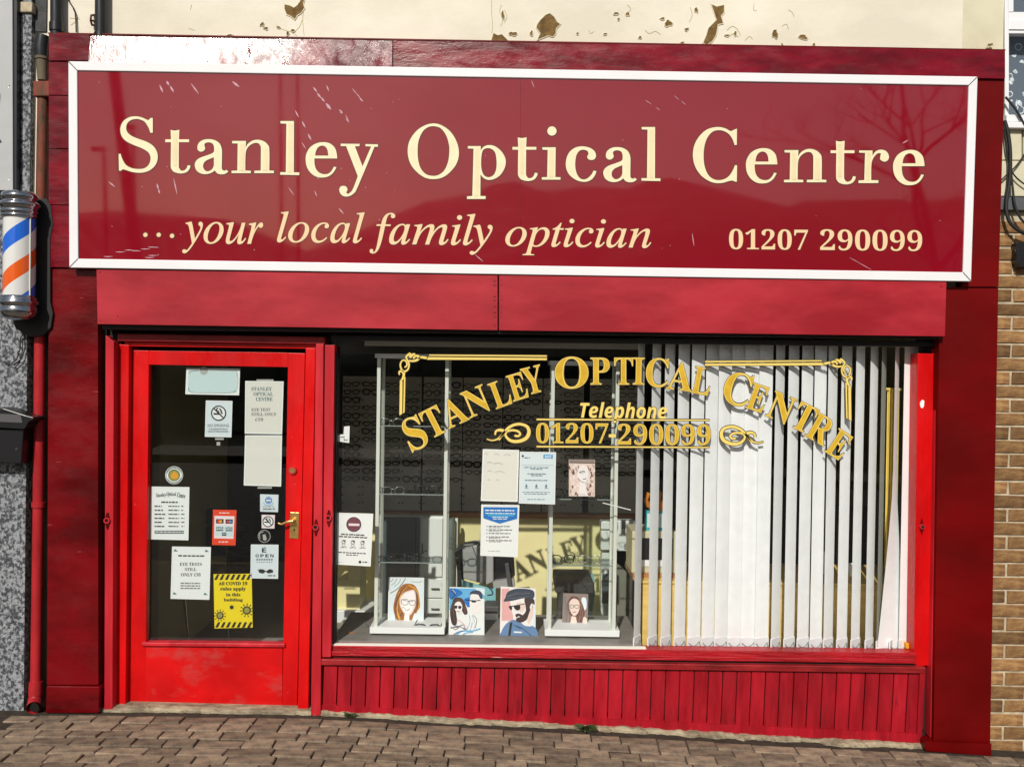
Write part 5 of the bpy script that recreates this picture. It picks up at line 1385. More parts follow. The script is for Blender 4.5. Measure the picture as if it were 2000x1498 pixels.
R3(wb2, 'side', 1174, 1080, 1200, 1252, 1.55, .1, 'white_unit'); R3(wb2, 'door', 1176, 1121, 1194, 1178, 1.53, .02, 'slate_door_and_post_shadow'); R3(wb2, 'cap', 1174, 1018, 1194, 1034, 1.52, .12, 'white_unit', .006)
R3(wb2, 'panel', 1174, 1036, 1196, 1074, 1.53, .1, 'white_unit', .004)
wb3 = thing('white_box', 'white square box with dark slot above the grey counter side', 'box', U(1220, 1078, 1.5))
R3(wb3, 'body', 1205, 1017, 1240, 1076, 1.50, .15, 'white_unit', .005); R3(wb3, 'slot', 1214, 1018, 1222, 1033, 1.497, .004, 'mid_grey', 0); R3(wb3, 'knob', 1219, 1062, 1226, 1072, 1.49, .01, 'mid_grey', .002)
m_ = MB(); m_.slab([(1205, 1100), (1236, 1128), (1250, 1134), (1250, 1262), (1205, 1262)], 1.30, .06)
tag(m_.build('counter_side', 'olive_grey', origin=U(1225, 1262, 1.3)), 'olive grey sloping counter side between the right cabinet and the blind', 'counter side')
mon = thing('beige_monitor', 'beige boxy monitor on wooden shelf, half hidden by the first blind slats', 'monitor', U(1280, 1122, .36))
R3(mon, 'case', 1234, 1038, 1322, 1120, .36, .25, 'beige_plastic', .006); R3(mon, 'screen', 1248, 1051, 1314, 1093, .357, .004, 'black_plastic', 0); R3(mon, 'keys', 1248, 1094, 1300, 1106, .354, .006, 'paper_white', .001)
sh = MB(); sh.rect(1236, 1121, 1330, 1134, .32, .35); tag(sh.build('wooden_shelf', 'ledge_wood', origin=U(1280, 1134, .32), bevel=.003), 'short brown wooden shelf under the beige monitor', 'shelf')
tp = thing('teal_packet', 'teal and white packet standing on the beige monitor behind the slats', 'packet', U(1280, 1038, .4))
R3(tp, 'body', 1262, 998, 1302, 1037, .40, .06, 'teal_plastic'); R3(tp, 'label', 1264, 1003, 1298, 1030, .397, .003, 'paper_pale', 0)
ot = thing('orange_toy', 'orange ornament standing above the teal packet behind the slats', 'ornament', U(1280, 998, .43))
m_ = MB(); c = U(1282, 998, .43); m_.lathe(c, [(.03, 0), (.05, .02), (.045, .05), (.025, .075), (.032, .09), (.03, .11), (.012, .125)], 14); m_.build('body', 'orange_plastic', ot)
m_ = MB(); m_.tube([c + Vector((-.05, -.01, .03)), c + Vector((-.065, -.03, .07)), c + Vector((-.05, -.03, .11))], .012, 8); m_.build('arm', 'orange_plastic', ot)
dk = thing('yellow_desk', 'yellow wooden desk front behind the vertical blind', 'desk', U(1500, 1265, .26))
R3(dk, 'front_panel', 1254, 1142, 1800, 1300, .26, .03, 'desk_wood'); R3(dk, 'top', 1254, 1138, 1802, 1143, .25, .5, 'desk_wood', .002)
for k, (x0, y0, x1, y1, Yk, mt, nm, lab, cat) in enumerate([(1604, 1085, 1612, 1128, .5, 'paper_white', 'white_carton', 'slim white carton upright on the yellow desk', 'carton'),
      (1656, 1108, 1672, 1132, .45, 'paper_white', 'white_cup', 'white cup on the yellow desk near the dark chair', 'cup'), (1636, 1108, 1648, 1120, .55, 'ink_amber', 'amber_pot', 'small amber pot on the yellow desk', 'pot')]):
    c = U((x0 + x1) / 2, y1, Yk); r_ = (U(x1, y1, Yk).x - U(x0, y1, Yk).x) / 2; h_ = U(x0, y0, Yk).z - c.z; c.z = U(1500, 1138, .25).z
    m_ = MB()
    if k == 0: m_.box(c.x - r_, c.x + r_, Yk - .02, Yk + .02, c.z, c.z + h_)
    else: m_.lathe(c, [(r_ * .75, 0), (r_ * .9, h_ * .3), (r_, h_), (r_ * .85, h_), (r_ * .8, h_ * .4)], 14)
    tag(m_.build(nm, mt, origin=c, bevel=.002 if k == 0 else 0), lab, cat)
oc = thing('office_chair', 'dark office chair behind the yellow desk at the right end of the blind', 'chair', U(1665, 1140, 1.6))
m_ = MB(); m_.slab([(1630, 992), (1700, 988), (1710, 1140), (1632, 1140)], 1.6, .08); m_.build('backrest', 'hair_dark', oc, bevel=.02)
m_ = MB(); c = U(1668, 1140, 1.7); m_.box(c.x - .22, c.x + .22, 1.65, 2.1, c.z - .1, c.z); m_.build('seat', 'hair_dark', oc, bevel=.02)
# chrome legged chair just inside the door
ch = thing('tubular_chair', 'dark chair with thin chrome legs just inside the door', 'chair', U(360, 1290, 1.0))
sx, sz = U(360, 1180, 1.0).x, .45
m_ = MB(); m_.box(sx - .22, sx + .2, .8, 1.2, sz, sz + .05); m_.build('seat', 'black_matt', ch, bevel=.01)
m_ = MB(); m_.box(sx - .22, sx + .2, 1.2, 1.24, sz + .1, sz + .42); m_.build('backrest', 'black_matt', ch, bevel=.01)
for a, b in ((-.10, .82), (.06, .82), (-.2, 1.2), (.18, 1.2)):
    m_ = MB(); m_.tube([(sx + a, b, sz), (sx + a + .05, b - .02, 0)], .008, 8); m_.build('leg', 'chrome', ch)
yc = thing('yellow_curtain', 'yellow fabric strip hanging behind the right end of the blind', 'curtain', U(1745, 1250, .2))
m_ = MB(); vs = []; fs = []
n = 16
for k in range(n + 1):
    x = 1733 + 24 * k / n; p_ = U(x, 760, .19 + .012 * math.sin(k * 1.6)); q_ = U(x - 6 + .02 * k, 1110, .19 + .012 * math.sin(k * 1.6))
    vs += [p_, q_]
m_.add(vs, [(2 * k, 2 * k + 1, 2 * k + 3, 2 * k + 2) for k in range(n)], True); m_.build('cloth', 'curtain_yellow', yc)
m_ = MB(); m_.tube([U(1730, 760, .19), U(1760, 761, .19)], .008, 8); m_.build('rod', 'curtain_yellow', yc)

# ---- glass cabinets
def cabinet(label, x0, x1, ytop, ybase, xl, xr, shelves, group='glass cabinets in the window'):
    Yf, Yb = .17, .36
    t = thing('display_cabinet', label, 'display cabinet', U((x0 + x1) / 2, ybase + 12, .3), group)
    zb = bz + .012; zt_ = U(1000, ytop + 8, Yf).z
    xa, xb = U(xl, 1000, Yf).x, U(xr, 1000, Yf).x
    m_ = MB(); m_.box(U(x0, ybase, Yf - .01).x, U(x1, ybase, Yf - .01).x, Yf - .012, Yb + .012, zb, zb + .035); m_.build('base', 'paper_white', t, bevel=.002)
    m_ = MB(); m_.box(xa - .012, xb + .012, Yf - .006, Yb + .006, zt_, zt_ + .024); m_.build('top_bar', 'paper_white', t, bevel=.002)
    m_ = MB()
    for fx in (xa + .04, xb - .04):
        m_.lathe((fx, .22, bz), [(.014, 0), (.014, .012)], 10)
    m_.build('feet', 'alu', t)
    for fx in (xa, xb - .020):
        for fy in (Yf, Yb - .02):
            m_ = MB(); m_.box(fx, fx + .020, fy, fy + .02, zb + .035, zt_); m_.build('post', 'alu', t, bevel=.002)
    for nm, (ax, bx2, ay, by) in (('side_pane', (xa + .008, xa + .012, Yf + .02, Yb - .02)), ('side_pane', (xb - .012, xb - .008, Yf + .02, Yb - .02)), ('back_pane', (xa + .02, xb - .02, Yb - .012, Yb - .008))):
        m_ = MB(); m_.box(ax, bx2, ay, by, zb + .036, zt_ - .001); m_.build(nm, 'cabinet_glass', t)
    for ys in shelves:
        zs = U(1000, ys, Yf + .01).z
        m_ = MB(); m_.box(xa + .013, xb - .013, Yf + .004, Yb - .013, zs - .006, zs); m_.build('shelf', 'cabinet_glass', t)
        m_ = MB(); m_.box(xa + .013, xb - .013, Yf + .001, Yf + .0035, zs - .006, zs); m_.build('shelf_edge', 'slate_metal', t)
    return t
cab1 = cabinet('narrow aluminium framed glass cabinet on the left of the window, ginger woman portrait inside', 722, 868, 695, 1236, 733, 873, [834, 967, 1100])
cab2 = cabinet('narrow aluminium framed glass cabinet left of the blind, long haired woman portrait inside', 1064, 1210, 704, 1238, 1073, 1206, [832, 972, 1101])
big = {'black': ('frame_black', dict(w=.132, h=.042, r=.0030, pw=2.7, tilt=.12, temples=.12)), 'slim black': ('frame_black', dict(w=.125, h=.034, r=.0018, pw=3.0, temples=.12)),
       'heavy black': ('frame_black', dict(w=.142, h=.045, r=.0036, pw=2.5, tilt=.15, temples=.12)), 'clear': ('frame_silver', dict(w=.130, h=.042, r=.0022, pw=2.4, temples=.12)), 'brown': ('frame_brown', dict(w=.130, h=.038, r=.0024, pw=2.4, temples=.12))}
def stand(px, py, Y, kind, label, rz=0.0, ry=0.0):
    mat, kw = big[kind]
    m_ = spect(seg=22, **kw); h = kw['h']
    c = U(px, py, Y)
    m_.v = [Matrix.Rotation(rz, 3, 'Z') @ (Matrix.Rotation(ry, 3, 'Y') @ (v + Vector((0, 0, h / 2 + kw['r'])))) + c for v in m_.v]
    o = m_.build('spectacles', mat, origin=c)
    tag(o, label, 'spectacles', 'spectacles on the cabinet shelves')
    l_ = MB(); br, lw_ = .018, (kw['w'] - .018) / 2 - .004
    for sgn in (-1, 1):
        cx = sgn * (br / 2 + lw_ / 2)
        pts = [Vector((cx + math.copysign(abs(math.cos(a)) ** (2 / kw['pw']), math.cos(a)) * lw_ / 2, 0.0, math.copysign(abs(math.sin(a)) ** (2 / kw['pw']), math.sin(a)) * h / 2 + h / 2 + kw['r'])) for a in [2 * math.pi * k / 22 for k in range(22)]]
        l_.prism([Matrix.Rotation(rz, 3, 'Z') @ (Matrix.Rotation(ry, 3, 'Y') @ p) + c for p in pts], (0, 0, 0))
    l_.build('lenses', 'lens_clear', o)
stand(757, 1099, .22, 'slim black', 'slim black spectacles at the left end of the left cabinet middle shelf', .15)
stand(798, 1098, .26, 'black', 'black spectacles tilted in the centre of the left cabinet middle shelf', -.2, -.12)
stand(842, 1099, .22, 'slim black', 'slim black spectacles at the right end of the left cabinet middle shelf', -.05)
stand(834, 966, .23, 'heavy black', 'heavy black spectacles on the upper shelf of the left cabinet, to the right', .05)
stand(768, 966, .26, 'clear', 'clear framed spectacles on the upper shelf of the left cabinet, to the left', .2)
stand(765, 833, .22, 'clear', 'silvery spectacles on the top shelf of the left cabinet below the gold corner', .1)
stand(742, 1236, .22, 'clear', 'clear spectacles on the base of the left cabinet at its left end', .3)
stand(778, 1236, .21, 'brown', 'brown spectacles on the base of the left cabinet before the ginger portrait', .0)
stand(835, 1236, .20, 'heavy black', 'heavy black spectacles on the base of the left cabinet at its right end', -.05)
stand(1099, 1100, .22, 'black', 'black spectacles at the left end of the right cabinet middle shelf', .05)
stand(1150, 1100, .24, 'clear', 'clear spectacles in the centre of the right cabinet middle shelf', -.1)
stand(1105, 1239, .21, 'slim black', 'slim black spectacles on the base of the right cabinet at its left end', .1)
stand(1172, 1239, .21, 'slim black', 'slim dark spectacles on the base of the right cabinet at its right end', -.1)
stand(1104, 971, .25, 'black', 'black spectacles on the upper shelf of the right cabinet', .1)
stand(1160, 831, .25, 'slim black', 'slim black spectacles on the top shelf of the right cabinet below the arched P', -.1)

# ---- portrait cards
def strands(seed, guide, n, spread, mats, w=(.5, 1.4)):
    r_ = random.Random(seed); out = []
    for k in range(n):
        dx = r_.uniform(-spread, spread); a = r_.randint(0, 1); b = len(guide) - r_.randint(0, 1)
        out.append((r_.choice(mats), 'l', [(x + dx * (0.35 + .65 * i / len(guide)) + r_.uniform(-5, 5), y + r_.uniform(-8, 8)) for i, (x, y) in enumerate(guide)][a:b], r_.uniform(*w)))
    return out

def card(label, quad, Y, mat, lean=.0):
    pl = Plane(U(sum(p[0] for p in quad) / 4, max(p[1] for p in quad), Y), (0, -1, lean))
    m_ = MB().use(mat); m_.slab(quad, pl, .004)
    o = tag(m_.build('portrait_card', None, origin=pl.at(sum(p[0] for p in quad) / 4, max(p[1] for p in quad))), label, 'portrait', 'portrait cards in the shop window')
    return o, pl
def art(o, pl, k, ox, oy, shapes):
    m_ = MB(); z = 0.0008
    for mat, kind, pts, *w in shapes:
        m_.use(mat)
        P_ = [(ox + p[0] / k, oy + p[1] / k) for p in pts]
        if kind == 'p': m_.poly(P_, pl, z)
        elif kind == 's': m_.poly(crom(P_, True, 5), pl, z)
        elif kind == 'l': m_.ribbon(P_, w[0], pl, z)
        z += .00005
    m_.build('print', None, o)
o, pl = card('portrait card of a ginger haired woman in spectacles, inside the left cabinet', [(759, 1127), (828, 1128), (827, 1236), (757, 1236)], .30, 'paper_white', .06)
art(o, pl, 5.352, 650, 980, [
 ('paper_cool', 'p', [(590, 790), (955, 795), (950, 1230), (585, 1230)]),
 ('ink_leaf', 'l', [(600, 955), (680, 905), (735, 840), (760, 797)], 1.4), ('slate_metal', 'l', [(612, 870), (650, 840), (672, 800)], 1.2), ('slate_metal', 'l', [(640, 885), (690, 845), (712, 800)], 1.0), ('slate_metal', 'l', [(600, 835), (625, 815), (630, 798)], 1.2), ('ink_soft', 'l', [(815, 830), (860, 836), (900, 838), (938, 826)], .8),
 ('paper_white', 's', [(735, 1250), (640, 1275), (590, 1330), (590, 1360), (940, 1360), (935, 1320), (860, 1275), (800, 1250)]),
 ('hair_ginger', 's', [(780, 853), (850, 868), (893, 940), (912, 1060), (900, 1120), (850, 1170), (815, 1258), (745, 1270), (690, 1250), (655, 1200), (633, 1110), (650, 1010), (685, 920), (728, 868)]),
 ('ink_amber', 'l', [(700, 940), (668, 1040), (670, 1120), (690, 1210)], 2.2), ('hair_brown', 'l', [(872, 1000), (882, 1080), (842, 1150)], 3), ('hair_brown', 'l', [(725, 1160), (708, 1200), (712, 1250)], 3.4),
 *strands(1, [(770, 880), (710, 960), (672, 1060), (668, 1150), (690, 1230)], 16, 30, ['ink_amber', 'hair_brown', 'hair_ginger', 'hair_brown']), *strands(2, [(790, 870), (860, 920), (890, 1020), (885, 1100), (850, 1160)], 12, 18, ['ink_amber', 'hair_brown', 'hair_brown']),
 ('skin_light', 's', [(742, 950), (800, 925), (848, 920), (868, 975), (868, 1070), (838, 1145), (795, 1190), (745, 1162), (702, 1085), (702, 1010)]),
 ('skin_white', 's', [(752, 960), (800, 940), (845, 935), (856, 1000), (850, 1070), (820, 1140), (790, 1170), (752, 1150), (720, 1085), (716, 1015)]),
 ('skin_white', 'p', [(752, 1165), (800, 1185), (800, 1262), (740, 1262)]),
 ('ink', 'l', [(716, 1022), (760, 1014), (786, 1028), (783, 1066), (752, 1076), (722, 1062), (716, 1022)], .9), ('ink', 'l', [(800, 1032), (835, 1026), (862, 1034), (858, 1070), (830, 1082), (806, 1068), (800, 1032)], .9), ('ink', 'l', [(784, 1036), (800, 1040)], .9),
 ('ink_soft', 'l', [(730, 1026), (760, 1030), (776, 1036)], 1.3), ('ink_soft', 'l', [(812, 1040), (846, 1038)], 1.3), ('hair_brown', 'l', [(722, 1108), (735, 1100), (752, 1112)], .7), ('ink_maroon', 'l', [(752, 1122), (775, 1134), (806, 1116)], .9)])
o, pl = card('portrait card of a couple in sunglasses on blue background, at the window front', [(878, 1146), (946, 1148), (946, 1249), (876, 1247)], .20, 'paper_white', .05)
art(o, pl, 5.35, 860, 980, [
 ('print_sky', 'p', [(98, 900), (462, 905), (462, 1010), (420, 1010), (300, 1090), (250, 1060), (95, 1130)]), ('ink_blue', 's', [(100, 905), (200, 920), (230, 960), (150, 1000), (100, 1010)]), ('ink_blue', 's', [(250, 1015), (320, 1000), (330, 1070), (290, 1100), (262, 1060)]), ('print_pale', 'p', [(360, 905), (462, 910), (462, 980), (440, 960)]),
 ('skin_white', 's', [(310, 1010), (330, 960), (400, 960), (425, 1020), (405, 1100), (350, 1130), (310, 1095)]), ('cap_navy', 's', [(306, 965), (330, 930), (400, 925), (438, 960), (436, 1010), (415, 1005), (395, 970), (340, 962)]),
 ('ink', 'l', [(262, 1022), (320, 1030), (350, 1034), (418, 1026)], 1.8), ('ink', 'p', [(318, 1024), (378, 1028), (366, 1052), (330, 1048)]), ('skin_white', 'p', [(340, 1115), (405, 1095), (410, 1160), (350, 1170)]),
 ('hair_dark', 's', [(180, 995), (235, 1015), (265, 1080), (285, 1160), (250, 1175), (215, 1120), (165, 1120), (175, 1240), (160, 1290), (120, 1270), (100, 1150), (122, 1060), (140, 1010)]),
 *strands(3, [(190, 1010), (140, 1080), (128, 1170), (140, 1260)], 10, 18, ['ink', 'hair_brown', 'print_taupe']), *strands(4, [(210, 1010), (255, 1080), (268, 1150)], 7, 12, ['ink', 'hair_brown']), *strands(5, [(320, 1180), (330, 1260), (300, 1340)], 8, 60, ['print_pale', 'ink_soft', 'print_sky'], (.4, 1.0)),
 *strands(6, [(110, 1320), (200, 1300), (280, 1330)], 8, 30, ['ink_soft', 'print_pink', 'ink_navy'], (.4, 1.1)), *strands(7, [(120, 920), (160, 960), (130, 1010)], 8, 60, ['print_pale', 'ink_blue', 'cap_navy'], (.6, 2.0)),
 ('skin_white', 's', [(160, 1055), (200, 1040), (228, 1080), (225, 1130), (195, 1170), (160, 1135), (148, 1090)]), ('ink', 's', [(148, 1085), (178, 1085), (172, 1112), (150, 1110)]), ('ink', 's', [(190, 1085), (222, 1090), (212, 1115), (190, 1112)]), ('ink_maroon', 'l', [(170, 1140), (188, 1146), (202, 1138)], 1.2),
 ('ink_soft', 'l', [(110, 1300), (160, 1330), (230, 1280), (260, 1320)], 1.2), ('print_sky', 'l', [(130, 1420), (220, 1350), (340, 1345), (420, 1320)], 2.2), ('print_sky', 'l', [(200, 1420), (260, 1370), (340, 1360)], 1.8), ('print_pink', 'l', [(180, 1230), (230, 1260), (270, 1300)], 1.2), ('ink_soft', 'l', [(340, 1180), (380, 1230), (360, 1320)], .9), ('ink_navy', 'l', [(120, 1400), (180, 1360), (240, 1345)], 1.2)])
o, pl = card('portrait card of a bearded man in flat cap and sunglasses, at the window front', [(978, 1145), (1046, 1149), (1046, 1250), (976, 1249)], .20, 'skin_white', .05)
art(o, pl, 5.35, 860, 980, [
 ('print_pink', 'p', [(640, 905), (720, 905), (720, 1010), (760, 1180), (760, 1240), (640, 1240)]), ('print_pale', 'p', [(960, 1010), (995, 1010), (995, 1300), (880, 1300)]),
 ('cloth_blue', 's', [(640, 1420), (640, 1350), (690, 1270), (770, 1230), (860, 1270), (990, 1310), (992, 1424)]), ('skin_white', 's', [(735, 1060), (760, 1030), (900, 1020), (960, 1040), (985, 1080), (970, 1200), (960, 1290), (880, 1290), (830, 1240), (770, 1200), (745, 1130)]),
 ('hair_dark', 's', [(880, 1010), (970, 1010), (985, 1070), (955, 1060), (935, 1100), (945, 1150), (905, 1225), (850, 1258), (800, 1250), (795, 1215), (850, 1190), (895, 1130)]), ('hair_dark', 's', [(785, 1175), (820, 1165), (860, 1185), (850, 1210), (822, 1192), (795, 1205)]),
 ('cap_navy', 's', [(680, 1000), (700, 945), (770, 910), (870, 905), (960, 920), (985, 960), (965, 1010), (870, 1005), (760, 1030), (670, 1040), (665, 1025)]), ('ink_soft', 'l', [(700, 1012), (800, 1000), (930, 985)], .8),
 *strands(8, [(700, 990), (800, 950), (940, 960)], 12, 10, ['ink_soft', 'ink', 'cap_navy'], (.4, .9)), *strands(9, [(920, 1110), (900, 1180), (850, 1235)], 14, 22, ['ink', 'hair_brown', 'hair_dark'], (.4, 1.0)), *strands(10, [(760, 1280), (840, 1330), (900, 1400)], 10, 70, ['ink_navy', 'cloth_blue', 'print_sky'], (.5, 1.4)), ('skin_light', 's', [(800, 1050), (880, 1060), (885, 1110), (840, 1150), (810, 1110)]), ('skin_light', 'p', [(950, 1100), (975, 1090), (965, 1200), (920, 1280), (905, 1230)]), ('ink_soft', 'l', [(955, 1050), (968, 1075), (958, 1110)], .9),
 ('ink', 'l', [(718, 1090), (770, 1085), (880, 1065)], 1.6), ('ink', 's', [(770, 1085), (830, 1080), (832, 1120), (800, 1132), (775, 1112)]), ('ink', 's', [(716, 1090), (745, 1092), (748, 1125), (728, 1120)]),
 ('ink', 'p', [(728, 1262), (752, 1258), (728, 1424), (704, 1424)]), ('paper_white', 'l', [(768, 1358), (810, 1360), (852, 1362)], 3.0)])
o, pl = card('brown portrait card of a long haired woman in spectacles, on the right cabinet base', [(1100, 1158), (1149, 1160), (1147, 1237), (1097, 1235)], .30, 'print_taupe', .05)
art(o, pl, 5.352, 1040, 980, [
 ('print_pale', 's', [(520, 1000), (560, 1010), (565, 1100), (540, 1130), (510, 1060)]), ('hair_brown', 's', [(420, 985), (480, 1000), (520, 1060), (545, 1150), (530, 1250), (540, 1350), (470, 1370), (350, 1370), (375, 1290), (405, 1200), (370, 1150), (362, 1070), (385, 1010)]),
 *strands(11, [(440, 1000), (385, 1060), (385, 1150), (400, 1250)], 10, 14, ['hair_dark', 'print_taupe', 'hair_curl']), *strands(12, [(490, 1020), (520, 1120), (505, 1230), (490, 1340)], 14, 26, ['hair_dark', 'hair_curl', 'print_taupe']), *strands(13, [(330, 1000), (350, 1150), (330, 1330)], 10, 20, ['print_taupe', 'ink_soft'], (.8, 2.4)),
 ('skin_light', 's', [(430, 1010), (475, 1025), (495, 1080), (480, 1150), (440, 1190), (405, 1160), (385, 1090), (395, 1035)]), ('skin_light', 'p', [(410, 1190), (455, 1200), (470, 1300), (440, 1370), (370, 1370)]), ('skin_light', 's', [(530, 1210), (570, 1230), (570, 1370), (520, 1370)]),
 ('ink', 'l', [(392, 1075), (425, 1078), (425, 1105), (398, 1106), (392, 1075)], .9), ('ink', 'l', [(442, 1078), (485, 1080), (482, 1106), (446, 1106), (442, 1078)], .9), ('ink', 'l', [(425, 1085), (442, 1086)], .8), ('ink_maroon', 'l', [(418, 1148), (435, 1153), (455, 1146)], 1.2)])
o, pl = card('sepia portrait card of a curly haired woman, high up before the right cabinet', [(1111, 897), (1162, 898), (1162, 970), (1111, 969)], .075, 'print_sand', .0)
curls = []
rr = random.Random(9)
for k in range(90):
    cx = rr.choice([rr.uniform(545, 665), rr.uniform(800, 905)]); cy = rr.uniform(490, 930)
    curls.append((rr.choice(['hair_curl', 'hair_brown', 'skin_white', 'skin_white', 'skin_light']), 'l', [(cx, cy), (cx + rr.uniform(-18, 18), cy + 18), (cx + rr.uniform(-18, 18), cy + 40)], rr.uniform(1.0, 2.2)))
art(o, pl, 7.488, 1040, 840, [('print_taupe', 'p', [(538, 425), (908, 428), (908, 470), (538, 466)]), ('ink', 'p', [(538, 468), (908, 474), (908, 486), (538, 480)]),
 ('skin_light', 's', [(560, 560), (640, 500), (740, 500), (850, 500), (895, 600), (890, 850), (830, 920), (600, 930), (555, 800)])] + curls + [
 ('skin_white', 's', [(740, 515), (800, 540), (822, 620), (815, 700), (770, 768), (700, 740), (658, 680), (668, 590), (695, 530)]), ('skin_white', 'p', [(690, 735), (770, 770), (805, 965), (680, 965)]),
 ('ink', 'l', [(685, 618), (740, 600), (768, 612)], 1.6), ('ink_soft', 'l', [(690, 625), (735, 630), (755, 616)], .8), ('hair_brown', 'l', [(665, 700), (710, 748), (760, 770)], 1.0), ('ink_maroon', 'l', [(735, 712), (765, 716), (785, 702)], 1.4), ('ink_soft', 'p', [(690, 938), (775, 938), (775, 943), (690, 943)])])
pnx = MB(); pnx.tube([U(676, 1235, .2), U(705, 1237, .22)], .006, 8); tag(pnx.build('pen', 'hair_ginger', origin=U(690, 1238, .2)), 'brown pen lying on the window bench at the far left', 'pen')

# ---- vertical blind
vb = thing('vertical_blind', 'pale grey vertical fabric blind across the right half of the shop window', 'blind', U(1520, 1262, .12))
m_ = MB(); m_.rect(1248, 664, 1795, 674, .075, .04); m_.build('head_rail', 'paper_edge', vb)
SL = [(1246, 1258, 0), (1274, 1290, 0), (1299, 1317, 0), (1325, 1346, 0), (1351, 1376, 0), (1379, 1403, 0), (1404, 1429, 0), (1431, 1456, 1.6), (1457, 1482, 1.8), (1483, 1509, 0), (1515, 1532, 0), (1540, 1560, 0), (1566, 1588, 0), (1591, 1614, 0),
      (1618, 1635, 0), (1644, 1663, 0), (1672, 1688, 0), (1700, 1714, 0), (1722, 1730, 0), (1748, 1755, 0), (1766, 1791, 0)]
slat_info = []
for i, (a, b, spread) in enumerate(SL):
    Yc = .098
    pa, pb_ = U(a - spread - (.2 if 3 < i < 14 else .5), 760, Yc), U(b + spread + (.2 if 3 < i < 14 else .5), 760, Yc)
    w = .089; vis = min(w * .98, (pb_.x - pa.x))
    tv = (pa.x + pb_.x) / 2 / (CAM_D + Yc)
    ang = max(0.04, math.acos(min(1, vis / w / math.hypot(1, tv))) - math.atan(tv))
    cx = (pa.x + pb_.x) / 2
    lean = -.016 - .000004 * (a - 1240)
    zt_ = U(1500, 674, .12).z; zb_ = U(a, 1262 + (a - 1250) * .012, Yc).z
    hx, hy = w / 2 * math.cos(ang), w / 2 * math.sin(ang)
    m_ = MB(); vs = []; fs = []
    rws, cl = 10, 4
    for r in range(rws + 1):
        f = r / rws
        z = zt_ + (zb_ - zt_) * f
        tw = 1.0 + (.5 * max(0, f - .6) if i == 19 else 0)
        for c_ in range(cl + 1):
            s_ = (c_ / cl - .5) * 2
            bow = .004 * (1 - s_ * s_)
            vs.append((cx + s_ * hx * (tw if i != 19 else 1 + 2.6 * max(0, f - .45) ** 1.2 * 2) + lean * (zt_ - z) * 0 , Yc + s_ * hy - bow, z))
    for r in range(rws):
        for c_ in range(cl):
            k = r * (cl + 1) + c_
            fs.append((k, k + cl + 1, k + cl + 2, k + 1))
    m_.add(vs, fs, True)
    s = m_.build('slat', 'slat_grey' if i == 18 else 'slat_fabric', vb)
    m2 = MB(); c = Vector((cx, Yc, zb_))
    m2.obox(c + Vector((0, -.001, .028)), Vector((hx * 1.01, hy * 1.01, 0)), Vector((-math.sin(ang), math.cos(ang), 0)) * .0035, Vector((0, 0, .028)))
    m2.build('weight', 'slat_weight', s)
    slat_info.append((c, hx, hy))
m_ = MB()
for (c0, h0, y0), (c1, h1, y1) in zip(slat_info[:-1], slat_info[1:]):
    p0 = c0 + Vector((h0 * .8, y0 * .8 - .006, .030)); p1 = c1 + Vector((-h1 * .8, -y1 * .8 - .006, .030))
    n = 6; dip = .022 + .01 * random.random()
    m_.tube([p0.lerp(p1, t / n) - Vector((0, 0, dip * 4 * (t / n) * (1 - t / n))) for t in range(n + 1)], .0016, 4)
    q0 = c0 + Vector((-h0 * .8, -y0 * .8 - .008, .030))
    m_.tube([q0.lerp(p0, t / n) - Vector((0, 0.002, dip * 3.4 * (t / n) * (1 - t / n))) for t in range(n + 1)], .0014, 4)
m_.build('chain', 'ink_soft', vb)
yp = MB(); c = U(1776, 1272, .07); yp.box(c.x - .022, c.x + .022, .06, .10, bz + .001, bz + .03)
tag(yp.build('yellow_box', 'ink_amber', origin=c, bevel=.003), 'tiny yellow box on the bench at the right end of the blind', 'box')
m_ = MB(); m_.tube([U(1177, 982, .07), U(1232, 996, .075)], .003, 6)
tag(m_.build('white_stick', 'paper_white', origin=U(1200, 990, .11)), 'thin white stick slanting across the right cabinet upper part', 'stick')

# ================================================================ notices on the door and the window
rng = random.Random(77)
YN = YD + .0365                 # just behind the door pane
YWN = YW + .0085                # just behind the window pane
def notice(name, label, cat, quad, Y, mat, group, edge=0, edgemat='paper_edge', t=.0007):
    pl = flat(Y)
    m_ = MB().use(mat)
    m_.slab(quad, pl, t)
    o = m_.build(name, None, origin=pl.at(sum(p[0] for p in quad) / 4, max(p[1] for p in quad)))
    tag(o, label, cat, group)
    return o, pl
DGp = 'notices on the door pane'; WGp = 'notices on the window pane'
def border(m_, quad, pl, w, mat, off=.0006):
    m_.use(mat)
    cx = sum(p[0] for p in quad) / 4; cy = sum(p[1] for p in quad) / 4
    inn = [(p[0] + (w if p[0] < cx else -w), p[1] + (w if p[1] < cy else -w)) for p in quad]
    for i in range(4):
        j = (i + 1) % 4
        m_.poly([quad[i], quad[j], inn[j], inn[i]], pl, off)
# --- pale blank board at the top
q = [(364, 719), (469, 720), (467, 772), (362, 770)]
o, pl = notice('blank_card', 'blank pale blue card with rounded panel at the top of the door pane', 'card', q, YN, 'paper_pale', DGp)
m_ = MB(); border(m_, q, pl, 4.5, 'paper_edge'); m_.use('tape'); m_.disc(pl, 398, 724, 8, .0008, 14); m_.ring(pl, 398, 725, 3, 1, .001, 10)
m_.use('ink_teal'); m_.ribbon([(368, 730), (374, 725), (388, 724)], .8, pl, .0009); m_.ribbon([(368, 757), (374, 766), (410, 767), (450, 767), (462, 762)], .9, pl, .0009)
m_.ribbon([(463, 760), (465, 740), (462, 727)], .8, pl, .0009); m_.build('rim', None, o)
